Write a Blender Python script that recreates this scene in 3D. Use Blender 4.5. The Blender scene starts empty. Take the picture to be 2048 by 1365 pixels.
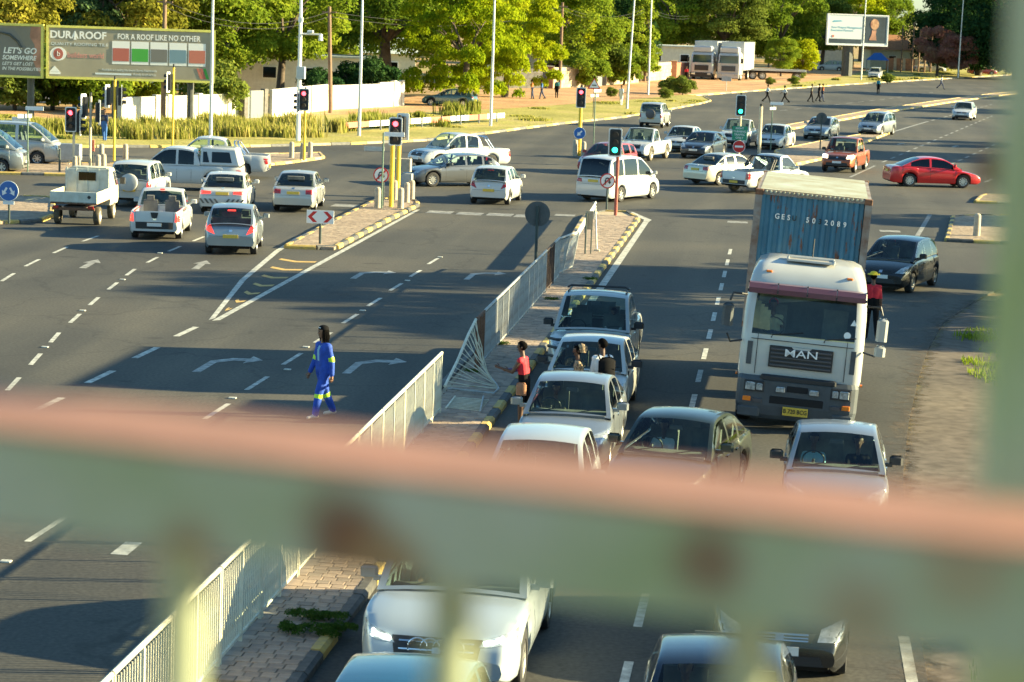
import bpy, bmesh, math, random
import numpy as np
from math import sin, cos, tan, atan, atan2, radians, degrees, pi, sqrt
from mathutils import Vector, Matrix
from mathutils.bvhtree import BVHTree
from mathutils.geometry import tessellate_polygon
random.seed(7); RNG = np.random.default_rng(7)
scn = bpy.context.scene
COL = scn.collection
# ------------------------------------------------------------------ camera
# world: Y runs along the near road (away from the footbridge), X to its right, Z up, metres
FPX, CAMH, ROLL = 4836.0, 8.2, radians(2.0)
PITCH = atan(671.5*cos(ROLL)/FPX); YAW = radians(6.188)
_f0 = Vector((-sin(YAW), cos(YAW), 0)); _r0 = Vector((cos(YAW), sin(YAW), 0)); _z = Vector((0, 0, 1))
FWD = _f0*cos(PITCH) - _z*sin(PITCH); _u0 = _f0*sin(PITCH) + _z*cos(PITCH)
RGT = _r0*cos(ROLL) + _u0*sin(ROLL); UPV = -_r0*sin(ROLL) + _u0*cos(ROLL)
CAMP = Vector((0, 0, CAMH))
cd = bpy.data.cameras.new('camera'); cam = bpy.data.objects.new('camera', cd); COL.objects.link(cam)
cam.matrix_world = Matrix(((RGT.x, UPV.x, -FWD.x, 0), (RGT.y, UPV.y, -FWD.y, 0), (RGT.z, UPV.z, -FWD.z, CAMH), (0, 0, 0, 1)))
cd.sensor_width = 36; cd.lens = FPX/2048*36; cd.clip_start = .05; cd.clip_end = 6000
cd.dof.use_dof = True; cd.dof.focus_distance = 58; cd.dof.aperture_fstop = 4.6
scn.camera = cam
scn.render.resolution_x, scn.render.resolution_y = 1024, 682
# ------------------------------------------------------------------ light
SUN_EL = radians(17.5); SUN_AZ = Vector((.985, .17, 0)).normalized()
TOSUN = SUN_AZ*cos(SUN_EL) + _z*sin(SUN_EL)
w = bpy.data.worlds.new('World'); scn.world = w; w.use_nodes = True
nt = w.node_tree; bg = nt.nodes['Background']; sky = nt.nodes.new('ShaderNodeTexSky')
sky.sky_type = 'NISHITA'; sky.sun_disc = False; sky.sun_elevation = SUN_EL; sky.sun_rotation = atan2(SUN_AZ.x, SUN_AZ.y)
sky.air_density = 1.0; sky.dust_density = .6; sky.ozone_density = 3.5
tint = nt.nodes.new('ShaderNodeMix'); tint.data_type = 'RGBA'; tint.blend_type = 'MULTIPLY'; tint.inputs[0].default_value = 1; tint.inputs[7].default_value = (.86, 1.0, .90, 1)
nt.links.new(sky.outputs[0], tint.inputs[6]); nt.links.new(tint.outputs[2], bg.inputs[0]); bg.inputs[1].default_value = .075
sl = bpy.data.lights.new('sun', 'SUN'); sl.energy = 5.0; sl.angle = radians(.55); sl.color = (1, .85, .47)
so = bpy.data.objects.new('sun', sl); COL.objects.link(so); so.rotation_euler = TOSUN.to_track_quat('Z', 'Y').to_euler()
so.location = (60, 0, 60)
vs = scn.view_settings; vs.view_transform = 'Standard'; vs.look = 'None'; vs.exposure = 2.05; vs.gamma = 1; vs.use_curve_mapping = False

# ------------------------------------------------------------------ where things stand
def ray(px, py): return (RGT*((px-1024)/FPX) - UPV*((py-682.5)/FPX) + FWD)
def P(px, py, z=0.0):                      # ground point (at height z) seen at a photo coordinate
    d = ray(px, py); t = (z-CAMH)/d.z; q = CAMP + d*t; return Vector((q.x, q.y, z))
def AT(px, py, Y):                         # point of a vertical plane at distance Y along the road
    d = ray(px, py); return CAMP + d*(Y/d.y)
def D(px, py, depth): return CAMP + ray(px, py)*depth

# ------------------------------------------------------------------ materials
MATS = {}
def nodes(m): return m.node_tree.nodes, m.node_tree.links
def mat(name, c, rough=.7, metal=0.0, var=0.0, scale=3.0, bump=0.0, coat=0.0, c2=None, emit=None, es=0.0, detail=4, spec=.5, stretch=None, alpha=None):
    if name in MATS: return MATS[name]
    m = bpy.data.materials.new(name); m.use_nodes = True; MATS[name] = m
    N, L = nodes(m); b = N['Principled BSDF']
    b.inputs['Roughness'].default_value = rough; b.inputs['Metallic'].default_value = metal
    b.inputs['Coat Weight'].default_value = coat; b.inputs['Coat Roughness'].default_value = .06
    b.inputs['Specular IOR Level'].default_value = spec
    b.inputs['Base Color'].default_value = (*c, 1)
    if var > 0 or c2 or bump:
        tc = N.new('ShaderNodeTexCoord'); no = N.new('ShaderNodeTexNoise'); no.inputs['Scale'].default_value = scale; no.inputs['Detail'].default_value = detail
        no.inputs['Roughness'].default_value = .62
        src = tc.outputs['Object']
        if stretch:
            mp = N.new('ShaderNodeMapping'); mp.inputs['Scale'].default_value = stretch; L.new(src, mp.inputs[0]); src = mp.outputs[0]
        L.new(src, no.inputs['Vector'])
        if var > 0 or c2:
            r = N.new('ShaderNodeValToRGB'); r.color_ramp.elements[0].position = .32; r.color_ramp.elements[1].position = .68
            a = c2 if c2 else tuple(max(0, x*(1-var)) for x in c); e = c if c2 else tuple(min(1, x*(1+var)) for x in c)
            r.color_ramp.elements[0].color = (*a, 1); r.color_ramp.elements[1].color = (*e, 1)
            L.new(no.outputs[0], r.inputs[0]); L.new(r.outputs[0], b.inputs['Base Color'])
        if bump:
            bp = N.new('ShaderNodeBump'); bp.inputs['Strength'].default_value = bump; bp.inputs['Distance'].default_value = .02
            L.new(no.outputs[0], bp.inputs['Height']); L.new(bp.outputs[0], b.inputs['Normal'])
    if emit: b.inputs['Emission Color'].default_value = (*emit, 1); b.inputs['Emission Strength'].default_value = es
    return m
def paint(name, c, metal=0.0, rough=.32, dust=.12):
    return mat('paint_'+name, c, rough, metal, coat=.7, c2=tuple(x*(1-dust)+.28*dust*k for x, k in zip(c, (1, .9, .75))), scale=1.6)
# car glass: thin tinted sheet, see-through with a fresnel reflection
gm = bpy.data.materials.new('car_glass'); gm.use_nodes = True; N, L = nodes(gm); N.remove(N['Principled BSDF']); MATS['glass'] = gm
tr = N.new('ShaderNodeBsdfTransparent'); tr.inputs[0].default_value = (.74, .88, .84, 1); gl = N.new('ShaderNodeBsdfGlossy'); gl.inputs['Roughness'].default_value = .04
gl.inputs[0].default_value = (.9, .95, 1, 1)
fr = N.new('ShaderNodeFresnel'); fr.inputs[0].default_value = 1.5; mx = N.new('ShaderNodeMixShader')
L.new(fr.outputs[0], mx.inputs[0]); L.new(tr.outputs[0], mx.inputs[1]); L.new(gl.outputs[0], mx.inputs[2]); L.new(mx.outputs[0], N['Material Output'].inputs[0])
gm2 = gm.copy(); gm2.name = 'tinted_glass'; MATS['tint'] = gm2
for n in gm2.node_tree.nodes:
    if n.type == 'BSDF_TRANSPARENT': n.inputs[0].default_value = (.05, .07, .08, 1)
# road: worn asphalt with wheel paths along the lanes, patches and fine stone
am = bpy.data.materials.new('asphalt'); am.use_nodes = True; MATS['asphalt'] = am; N, L = nodes(am); b = N['Principled BSDF']
b.inputs['Roughness'].default_value = .82; b.inputs['Specular IOR Level'].default_value = .3
tc = N.new('ShaderNodeTexCoord'); mp = N.new('ShaderNodeMapping'); mp.inputs['Scale'].default_value = (.55, .035, 1); L.new(tc.outputs['Object'], mp.inputs[0])
n1 = N.new('ShaderNodeTexNoise'); n1.inputs['Scale'].default_value = 1.0; n1.inputs['Detail'].default_value = 5; L.new(mp.outputs[0], n1.inputs['Vector'])
n2 = N.new('ShaderNodeTexNoise'); n2.inputs['Scale'].default_value = .11; n2.inputs['Detail'].default_value = 6; L.new(tc.outputs['Object'], n2.inputs['Vector'])
n3 = N.new('ShaderNodeTexNoise'); n3.inputs['Scale'].default_value = 14; n3.inputs['Detail'].default_value = 3; L.new(tc.outputs['Object'], n3.inputs['Vector'])
def ramp(N, L, src, pts):
    r = N.new('ShaderNodeValToRGB'); e = r.color_ramp.elements
    while len(e) < len(pts): e.new(.5)
    for el, (p, c) in zip(e, pts): el.position = p; el.color = (*c, 1)
    L.new(src, r.inputs[0]); return r.outputs[0]
def mixc(N, L, f, a, b, mode='MIX'):
    m = N.new('ShaderNodeMix'); m.data_type = 'RGBA'; m.blend_type = mode
    if isinstance(f, float): m.inputs[0].default_value = f
    else: L.new(f, m.inputs[0])
    L.new(a, m.inputs[6]); L.new(b, m.inputs[7]); return m.outputs[2]
c1 = ramp(N, L, n1.outputs[0], [(.30, (.038, .037, .034)), (.5, (.062, .060, .052)), (.70, (.110, .101, .080))])
c2_ = ramp(N, L, n2.outputs[0], [(.30, (.034, .034, .032)), (.5, (.064, .061, .052)), (.70, (.124, .107, .079))])
c3 = ramp(N, L, n3.outputs[0], [(.3, (.72, .72, .72)), (.7, (1.25, 1.25, 1.25))])
vo = N.new('ShaderNodeTexVoronoi'); vo.feature = 'DISTANCE_TO_EDGE'; vo.inputs['Scale'].default_value = .16; dv = N.new('ShaderNodeVectorMath'); dv.operation = 'MULTIPLY_ADD'; dv.inputs[1].default_value = (3.0, 3.0, 0); nd = N.new('ShaderNodeTexNoise'); nd.inputs['Scale'].default_value = .6; nd.inputs['Detail'].default_value = 5; L.new(tc.outputs['Object'], nd.inputs['Vector']); L.new(nd.outputs['Color'], dv.inputs[0]); L.new(tc.outputs['Object'], dv.inputs[2]); L.new(dv.outputs[0], vo.inputs['Vector'])
ck = ramp(N, L, vo.outputs['Distance'], [(0, (.76, .76, .76)), (.005, (.80, .80, .80)), (.012, (1, 1, 1))])          # sealed cracks
n4 = N.new('ShaderNodeTexNoise'); n4.inputs['Scale'].default_value = .9; n4.inputs['Detail'].default_value = 2; L.new(tc.outputs['Object'], n4.inputs['Vector']); oil = ramp(N, L, n4.outputs[0], [(.66, (1, 1, 1)), (.74, (.66, .66, .66))])
L.new(mixc(N, L, 1.0, mixc(N, L, 1.0, mixc(N, L, 1.0, mixc(N, L, .5, c1, c2_), c3, 'MULTIPLY'), ck, 'MULTIPLY'), oil, 'MULTIPLY'), b.inputs['Base Color'])
bp = N.new('ShaderNodeBump'); bp.inputs['Strength'].default_value = .25; bp.inputs['Distance'].default_value = .01; L.new(n3.outputs[0], bp.inputs['Height']); L.new(bp.outputs[0], b.inputs['Normal'])
def ground_mat(name, pts, sc=.25, fine=6.0, bmp=.6):
    m = bpy.data.materials.new(name); m.use_nodes = True; MATS[name] = m; N, L = nodes(m); b = N['Principled BSDF']; b.inputs['Roughness'].default_value = .95; b.inputs['Specular IOR Level'].default_value = .15
    tc = N.new('ShaderNodeTexCoord'); a = N.new('ShaderNodeTexNoise'); a.inputs['Scale'].default_value = sc; a.inputs['Detail'].default_value = 8; a.inputs['Roughness'].default_value = .65; L.new(tc.outputs['Object'], a.inputs['Vector'])
    f = N.new('ShaderNodeTexNoise'); f.inputs['Scale'].default_value = fine; f.inputs['Detail'].default_value = 4; L.new(tc.outputs['Object'], f.inputs['Vector'])
    c = ramp(N, L, a.outputs[0], pts); k = ramp(N, L, f.outputs[0], [(.3, (.7, .7, .7)), (.7, (1.25, 1.25, 1.25))])
    L.new(mixc(N, L, 1.0, c, k, 'MULTIPLY'), b.inputs['Base Color'])
    bp = N.new('ShaderNodeBump'); bp.inputs['Strength'].default_value = bmp; bp.inputs['Distance'].default_value = .06; L.new(f.outputs[0], bp.inputs['Height']); L.new(bp.outputs[0], b.inputs['Normal'])
    return m
ground_mat('dirt', [(.35, (.36, .21, .11)), (.5, (.50, .29, .15)), (.7, (.58, .36, .20))])
ground_mat('earth', [(.35, (.24, .17, .09)), (.48, (.40, .26, .14)), (.58, (.28, .24, .08)), (.7, (.34, .29, .11))], .12)
ground_mat('dry_grass', [(.3, (.22, .21, .055)), (.5, (.36, .32, .09)), (.72, (.45, .35, .15))], .2)
ground_mat('sand_verge', [(.3, (.10, .085, .072)), (.5, (.145, .12, .098)), (.7, (.19, .155, .12))], .22, 3.0, .05)
ground_mat('pavers_far', [(.3, (.26, .20, .15)), (.5, (.34, .26, .19)), (.7, (.38, .30, .22))], .8, 5.0)
def leaf_mat(name, cols, trans=.35):
    m = bpy.data.materials.new(name); m.use_nodes = True; MATS[name] = m; N, L = nodes(m); N.remove(N['Principled BSDF'])
    at = N.new('ShaderNodeAttribute'); at.attribute_name = 'tone'; oi = N.new('ShaderNodeObjectInfo')
    ad = N.new('ShaderNodeMath'); ad.operation = 'MULTIPLY_ADD'; ad.inputs[1].default_value = .35; L.new(oi.outputs['Random'], ad.inputs[0])
    ml = N.new('ShaderNodeMath'); ml.operation = 'MULTIPLY'; ml.inputs[1].default_value = .75; L.new(at.outputs['Fac'], ml.inputs[0]); L.new(ml.outputs[0], ad.inputs[2])
    c = ramp(N, L, ad.outputs[0], [(i/(len(cols)-1), q) for i, q in enumerate(cols)])
    d = N.new('ShaderNodeBsdfDiffuse'); t = N.new('ShaderNodeBsdfTranslucent'); L.new(c, d.inputs[0]); L.new(c, t.inputs[0])
    x = N.new('ShaderNodeMixShader'); x.inputs[0].default_value = trans; L.new(d.outputs[0], x.inputs[1]); L.new(t.outputs[0], x.inputs[2]); L.new(x.outputs[0], N['Material Output'].inputs[0]); return m
leaf_mat('leaf_mid', [(.080, .135, .018), (.175, .25, .024), (.31, .36, .035)], .5)
leaf_mat('leaf_bright', [(.13, .21, .010), (.30, .36, .012), (.47, .48, .02)], .5)
leaf_mat('leaf_olive', [(.09, .13, .025), (.17, .22, .04), (.28, .30, .05)], .45)
leaf_mat('leaf_yellow', [(.13, .14, .02), (.24, .23, .03), (.36, .31, .05)], .4)
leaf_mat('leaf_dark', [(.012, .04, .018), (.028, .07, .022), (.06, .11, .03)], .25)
leaf_mat('leaf_cypress', [(.05, .10, .04), (.10, .17, .07), (.16, .22, .09)])
leaf_mat('leaf_pink', [(.22, .08, .07), (.38, .17, .13), (.40, .30, .16)])
leaf_mat('blade', [(.10, .15, .025), (.26, .27, .05), (.48, .40, .14)], .4)
leaf_mat('weed', [(.03, .07, .015), (.06, .12, .02), (.10, .16, .03)], .3)
M = lambda k: MATS[k]
mat('rubber', (.018, .018, .019), .8); mat('rubber_dust', (.10, .085, .06), .9, var=.3, scale=6)
mat('rim', (.55, .55, .53), .35, .85); mat('rim_dark', (.10, .10, .11), .45, .6); mat('rim_pale', (.72, .70, .62), .4, .3)
mat('black_trim', (.022, .023, .025), .55); mat('underbody', (.010, .010, .011), .9); mat('interior', (.13, .13, .12), .85, var=.3); mat('interior_grey', (.16, .16, .15), .85)
mat('chrome', (.75, .76, .78), .18, 1.0); mat('lamp', (.62, .66, .66), .12, .35, c2=(.22, .25, .26), scale=14, coat=1.0); mat('lamp_lit', (1, .95, .8), .2, emit=(1, .86, .55), es=3.0)
mat('drl', (1, 1, .9), .2, emit=(.95, 1, .80), es=5.0); mat('tail', (.42, .012, .012), .2, coat=.8, c2=(.22, .01, .01), scale=9); mat('tail_lit', (.6, .02, .02), .2, emit=(1, .05, .03), es=.55); mat('amber', (.75, .20, .02), .25, coat=.6)
mat('plate_yellow', (.62, .42, .05), .5, var=.15, scale=30); mat('plate_white', (.72, .72, .68), .5); mat('ink', (.02, .02, .02), .7)
mat('steel', (.40, .42, .42), .5, .5, var=.15); mat('galv', (.50, .53, .53), .45, .55, var=.15, scale=2); mat('cream', (.74, .72, .58), .5, .0, c2=(.56, .50, .36), scale=5)
mat('fence_grey', (.42, .46, .47), .5, .25, c2=(.26, .25, .23), scale=4); mat('rust', (.16, .075, .04), .85, var=.4, scale=9, bump=.3); mat('rust_dark', (.045, .028, .022), .85, var=.4, scale=6)
mat('concrete', (.40, .35, .27), .9, var=.2, scale=6, bump=.4); mat('kerb_grey', (.13, .13, .125), .85, var=.35, scale=7, bump=.4); mat('kerb_black', (.075, .075, .072), .8, var=.4, scale=7, bump=.3)
mat('kerb_yellow', (.60, .42, .09), .8, c2=(.36, .27, .13), scale=7, bump=.3); mat('kerb_sand', (.42, .33, .22), .9, var=.2, scale=6, bump=.3)
mat('road_white', (.62, .62, .55), .75, c2=(.20, .20, .18), scale=5, detail=9); mat('road_mid', (.46, .46, .42), .8, c2=(.14, .14, .13), scale=4, detail=9); mat('road_worn', (.34, .34, .32), .8, c2=(.10, .10, .095), scale=4, detail=8); mat('road_yellow', (.58, .38, .11), .8, c2=(.40, .26, .09), scale=6, detail=8)
mat('yellow_pole', (.80, .52, .03), .5, var=.1); mat('red_pole', (.30, .07, .05), .6, var=.3); mat('pale_pole', (.55, .47, .33), .7, var=.2); mat('dark_pole', (.03, .05, .05), .6); mat('green_pole', (.10, .16, .12), .6, var=.2)
mat('wood', (.20, .13, .085), .9, var=.3, scale=3, stretch=(6, 6, .6)); mat('white_paint', (.78, .78, .74), .5); mat('sign_white', (.80, .80, .78), .45); mat('sign_blue', (.02, .13, .42), .4); mat('sign_red', (.55, .02, .02), .4); mat('sign_green', (.01, .25, .14), .4)
mat('signal_black', (.012, .013, .014), .5); mat('lens_off', (.03, .02, .02), .3, coat=.6); mat('lens_red', (.8, .02, .02), .3, emit=(1, .06, .08), es=2.2); mat('lens_green', (0, .8, .4), .3, emit=(.02, 1, .45), es=2.2)
# ------------------------------------------------------------------ mesh helpers
class MB:
    def __init__(s): s.v = []; s.f = []; s.m = []
    def add(s, vs, fs, mi=0):
        o = len(s.v); s.v += [tuple(v) for v in vs]; s.f += [tuple(i+o for i in f) for f in fs]; s.m += [mi]*len(fs); return s
    def box(s, c, d, rz=0.0, mi=0, taper=1.0, mtx=None):
        x, y, z = d[0]/2, d[1]/2, d[2]/2; vs = []
        for k in (-1, 1):
            t = taper if k > 0 else 1
            vs += [(-x*t, -y*t, k*z), (x*t, -y*t, k*z), (x*t, y*t, k*z), (-x*t, y*t, k*z)]
        R = mtx if mtx else Matrix.Rotation(rz, 3, 'Z'); c = Vector(c)
        return s.add([c + R @ Vector(v) for v in vs], [(3, 2, 1, 0), (4, 5, 6, 7), (0, 1, 5, 4), (1, 2, 6, 5), (2, 3, 7, 6), (3, 0, 4, 7)], mi)
    def bbox(s, c, d, b=.02, rz=0.0, mi=0):              # box with chamfered vertical and top edges
        x, y, z = d[0]/2, d[1]/2, d[2]/2
        def ring(x, y, z, b): return [(-x+b, -y, z), (x-b, -y, z), (x, -y+b, z), (x, y-b, z), (x-b, y, z), (-x+b, y, z), (-x, y-b, z), (-x, -y+b, z)]
        vs = ring(x, y, -z, b) + ring(x, y, z-b, b) + ring(x-b, y-b, z, b); R = Matrix.Rotation(rz, 3, 'Z'); c = Vector(c)
        fs = [tuple(range(7, -1, -1)), tuple(range(16, 24))]
        for k in (0, 8): fs += [(k+i, k+(i+1) % 8, k+8+(i+1) % 8, k+8+i) for i in range(8)]
        return s.add([c + R @ Vector(v) for v in vs], fs, mi)
    def tube(s, pts, rads, n=8, mi=0, cap=True):
        pts = [Vector(p) for p in pts]; rads = rads if isinstance(rads, (list, tuple)) else [rads]*len(pts); vs = []; fs = []
        for i, p in enumerate(pts):
            d = (pts[min(i+1, len(pts)-1)] - pts[max(i-1, 0)]); d = d.normalized() if d.length > 0 else Vector((0, 0, 1))
            a = d.cross(Vector((0, 0, 1)) if abs(d.z) < .95 else Vector((1, 0, 0))).normalized(); c = d.cross(a)
            vs += [p + (a*cos(2*pi*k/n) + c*sin(2*pi*k/n))*rads[i] for k in range(n)]
        for i in range(len(pts)-1):
            fs += [(i*n+k, i*n+(k+1) % n, (i+1)*n+(k+1) % n, (i+1)*n+k) for k in range(n)]
        if cap: fs += [tuple(range(n-1, -1, -1)), tuple(range((len(pts)-1)*n, len(pts)*n))]
        return s.add(vs, fs, mi)
    def disc(s, c, r, axis, th, n=20, mi=0):
        a = Vector(axis).normalized(); c = Vector(c); return s.tube([c - a*th/2, c + a*th/2], r, n, mi)
    def prism(s, poly, z0, z1, mi=0, side=None):         # flat polygon (x, y) raised to z1
        n = len(poly); tris = tessellate_polygon([[Vector((p[0], p[1], 0)) for p in poly]])
        vs = [(p[0], p[1], z1) for p in poly]; up = []
        for t in tris:
            a, b_, c = [Vector(vs[i]) for i in t]; up.append(t if (b_-a).cross(c-a).z > 0 else t[::-1])
        s.add(vs, up, mi)
        if z0 is not None:
            vv = [(p[0], p[1], z) for z in (z0, z1) for p in poly]; ar = sum(poly[i][0]*poly[(i+1) % n][1]-poly[(i+1) % n][0]*poly[i][1] for i in range(n))
            q = [(i, (i+1) % n, n+(i+1) % n, n+i) for i in range(n)]; s.add(vv, q if ar > 0 else [f[::-1] for f in q], side if side is not None else mi)
        return s
    def plate(s, poly, n, th, mi=0):                     # 3-D polygon extruded along n
        n = Vector(n).normalized()*th; k = len(poly); a = [Vector(p) for p in poly]; bk = [p - n for p in a]
        tri = tessellate_polygon([a]); fs = []
        for t in tri:
            x, y, z = [a[i] for i in t]; t = t if (y-x).cross(z-x).dot(n) > 0 else t[::-1]; fs += [tuple(t), tuple(i+k for i in t[::-1])]
        fs += [(i, (i+1) % k, k+(i+1) % k, k+i) for i in range(k)]
        return s.add(a + bk, fs, mi)
    def mesh(s, name, smooth=None):
        me = bpy.data.meshes.new(name); me.from_pydata(s.v, [], s.f); me.polygons.foreach_set('material_index', s.m)
        if smooth:
            me.polygons.foreach_set('use_smooth', [True]*len(s.f)); me.set_sharp_from_angle(angle=radians(smooth))
        me.update(); return me
    def build(s, name, mats, parent=None, smooth=None): return link(name, s.mesh(name, smooth), mats, parent)
def link(name, me, mats, parent=None):
    o = bpy.data.objects.new(name, me); COL.objects.link(o)
    mats = mats if isinstance(mats, (list, tuple)) else [mats]
    if me is not None:
        if len(me.materials) == 0:
            for m in mats: me.materials.append(M(m) if isinstance(m, str) else m)
        else:
            for sl_, m in zip(o.material_slots, mats):
                m = M(m) if isinstance(m, str) else m
                if sl_.material != m: sl_.link = 'OBJECT'; sl_.material = m
    if parent: o.parent = parent
    return o
def empty(name, loc, rz=0.0, label=None, cat=None, group=None):
    o = bpy.data.objects.new(name, None); COL.objects.link(o); o.location = loc; o.rotation_euler = (0, 0, rz); o.empty_display_size = .3
    if label: tag(o, label, cat, group)
    return o
def tag(o, label, cat, group=None, kind=None):
    if label: o['label'] = label
    if cat: o['category'] = cat
    if group: o['group'] = group
    if kind: o['kind'] = kind
    return o
def struct(o, label=None):
    o['kind'] = 'structure'
    if label: o['label'] = label
    return o
def copy_tree(o, parent=None):
    c = o.copy(); COL.objects.link(c); c.parent = parent
    for ch in list(o.children): copy_tree(ch, c)
    return c
def text_mesh(txt, size=1.0, bold=0.0, align='CENTER', shear=0.0, ext=.004, sx=1.0):
    cu = bpy.data.curves.new('lettering', 'FONT'); cu.body = txt; cu.size = size; cu.offset = bold*size; cu.align_x = align; cu.align_y = 'CENTER'; cu.shear = shear; cu.extrude = ext; cu.resolution_u = 3
    o = bpy.data.objects.new('lettering', cu); COL.objects.link(o)
    dg = bpy.context.evaluated_depsgraph_get(); me = bpy.data.meshes.new_from_object(o.evaluated_get(dg)); bpy.data.objects.remove(o); bpy.data.curves.remove(cu)
    if sx != 1.0:
        for v in me.vertices: v.co.x *= sx
    me.name = 'lettering'; me.materials.clear(); return me
def lettering(txt, size, parent, loc, right, up, m, name='lettering', **k):
    right = Vector(right).normalized(); up = Vector(up).normalized(); n = right.cross(up)
    o = link(name, text_mesh(txt, size, **k), m, parent)
    o.matrix_local = Matrix(((right.x, up.x, n.x, loc[0]), (right.y, up.y, n.y, loc[1]), (right.z, up.z, n.z, loc[2]), (0, 0, 0, 1))); return o
def chaikin(p, it=2):
    for _ in range(it):
        q = [p[0]]
        for a, b_ in zip(p[:-1], p[1:]): q += [tuple(.75*x+.25*y for x, y in zip(a, b_)), tuple(.25*x+.75*y for x, y in zip(a, b_))]
        q.append(p[-1]); p = q
    return p

def along(pl, s):
    for a, b_ in zip(pl[:-1], pl[1:]):
        l = sqrt((b_[0]-a[0])**2+(b_[1]-a[1])**2)
        if s <= l: return (a[0]+(b_[0]-a[0])*s/l, a[1]+(b_[1]-a[1])*s/l)
        s -= l
    return pl[-1]
# ------------------------------------------------------------------ ground, road
g = MB()
for i in range(-12, 12):
    for j in range(-6, 40): g.add([(i*150, j*90, -.05), (i*150+150, j*90, -.05), (i*150+150, j*90+90, -.05), (i*150, j*90+90, -.05)], [(0, 1, 2, 3)])
struct(g.build('ground', 'earth'), 'dry ochre earth with sparse grass spreading to the tree line')
FAR = [(-260, 297), (160, 296), (330, 296), (500, 295), (700, 290), (850, 283), (960, 270), (1060, 257), (1150, 246), (1240, 237), (1330, 222), (1400, 209), (1422, 203), (1408, 196)]
far = [P(*a) for a in FAR]
far2 = [P(*a) for a in [(1390, 193), (1500, 184), (1600, 177), (1700, 170), (1850, 161), (1990, 153), (2100, 146)]]
right = [(6.5, 74.5), (5.6, 71), (4.6, 66.5), (3.9, 61), (3.4, 56), (2.9, 50), (2.5, 44), (2.25, 38), (2.15, 30), (2.1, 15), (2.1, -40)]
poly = [(p.x, p.y) for p in far] + [(p.x, p.y) for p in far2] + [(60, 420), (60, 300), (30, 205), (26, 150), (26, 125), (30, 122), (60, 120), (60, 88), (30, 88.5), (14, 88), (9, 82)] + right + [(-19.5, -40), (-19.5, 30), (-20.5, 50), (-25, 68), (-31, 76), (-60, 70), (-110, 62), (-110, far[0].y-6)]
ROAD = struct(MB().prism(poly, -.05, 0).build('road', 'asphalt'), 'grey asphalt of the dual carriageway and its junction')
def sheet(name, pts, m, z, parent=None, label=None, side=None):
    o = MB().prism([(p[0], p[1]) for p in pts], -.05, z).build(name, m, parent)
    return o if parent else struct(o, label)
# verges behind the far kerb
bank = [(-110, 152), (-60, 150), (-44, 150), (-36, 160), (-30, 172), (-22, 190), (-15, 215), (-9.5, 240)]
VERGE = sheet('verge', [(p.x, p.y+.22) for p in far] + bank[::-1], 'dry_grass', .10, label='grassy verge behind the yellow and grey kerb of the cross street')
YARD = sheet('dirt_track', [(-9.5, 240.2)] + bank[::-1][1:] + [(-110, 164), (-45, 164), (-35, 185), (-31, 214), (-27, 243), (-14, 300), (-6, 330), (10, 420), (16, 420), (9, 345), (2, 300), (-3, 262)], 'dirt', .085, label='bare orange dirt running along the house walls')
GREEN = sheet('roadside_grass', [(p.x-.1, p.y+.3) for p in far2] + [(70, 470), (16, 420), (9, 345), (2, 300), (-3, 262)], 'dry_grass', .095, label='straw coloured grass strip between far road and dirt')
edge = [along(right[::-1], .5+k*.55) for k in range(0, 205)]
SHO = sheet('sandy_shoulder', [(x+.55, y) for x, y in edge] + [(9, 82), (14, 87.8), (40, 87.8), (40, -40)], 'sand_verge', .006, label='grey brown sandy shoulder along the right edge of the road')
sm = M('sand_verge').copy(); sm.name = 'sand_drift'; MATS['sand_drift'] = sm; N, L = nodes(sm); out = N['Material Output']; b = N['Principled BSDF']      # loose sand thinning out over the asphalt
at_ = N.new('ShaderNodeAttribute'); at_.attribute_name = 'cover'; tc = N.new('ShaderNodeTexCoord'); no = N.new('ShaderNodeTexNoise'); no.inputs['Scale'].default_value = 2.5; no.inputs['Detail'].default_value = 9; no.inputs['Roughness'].default_value = .75; L.new(tc.outputs['Object'], no.inputs['Vector'])
ad = N.new('ShaderNodeMath'); ad.operation = 'ADD'; L.new(at_.outputs['Fac'], ad.inputs[0]); L.new(no.outputs[0], ad.inputs[1]); tr = N.new('ShaderNodeBsdfTransparent'); mx = N.new('ShaderNodeMixShader')
L.new(ramp(N, L, ad.outputs[0], [(.62, (0, 0, 0)), (.92, (1, 1, 1))]), mx.inputs[0]); L.new(tr.outputs[0], mx.inputs[1]); L.new(b.outputs[0], mx.inputs[2]); L.new(mx.outputs[0], out.inputs[0])
dm = MB(); ne = len(edge); dm.add([(x-.7, y, .006) for x, y in edge]+[(x+.05, y, .009) for x, y in edge]+[(x+.75, y, .010) for x, y in edge], [(i, ne+i, ne+i+1, i+1) for i in range(ne-1)]+[(ne+i, 2*ne+i, 2*ne+i+1, ne+i+1) for i in range(ne-1)]); dmo = dm.build('sand_drift', 'sand_drift', SHO)
dmo.data.attributes.new('cover', 'FLOAT', 'POINT').data.foreach_set('value', [0.0]*ne+[.28]*ne+[.7]*ne)
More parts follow.
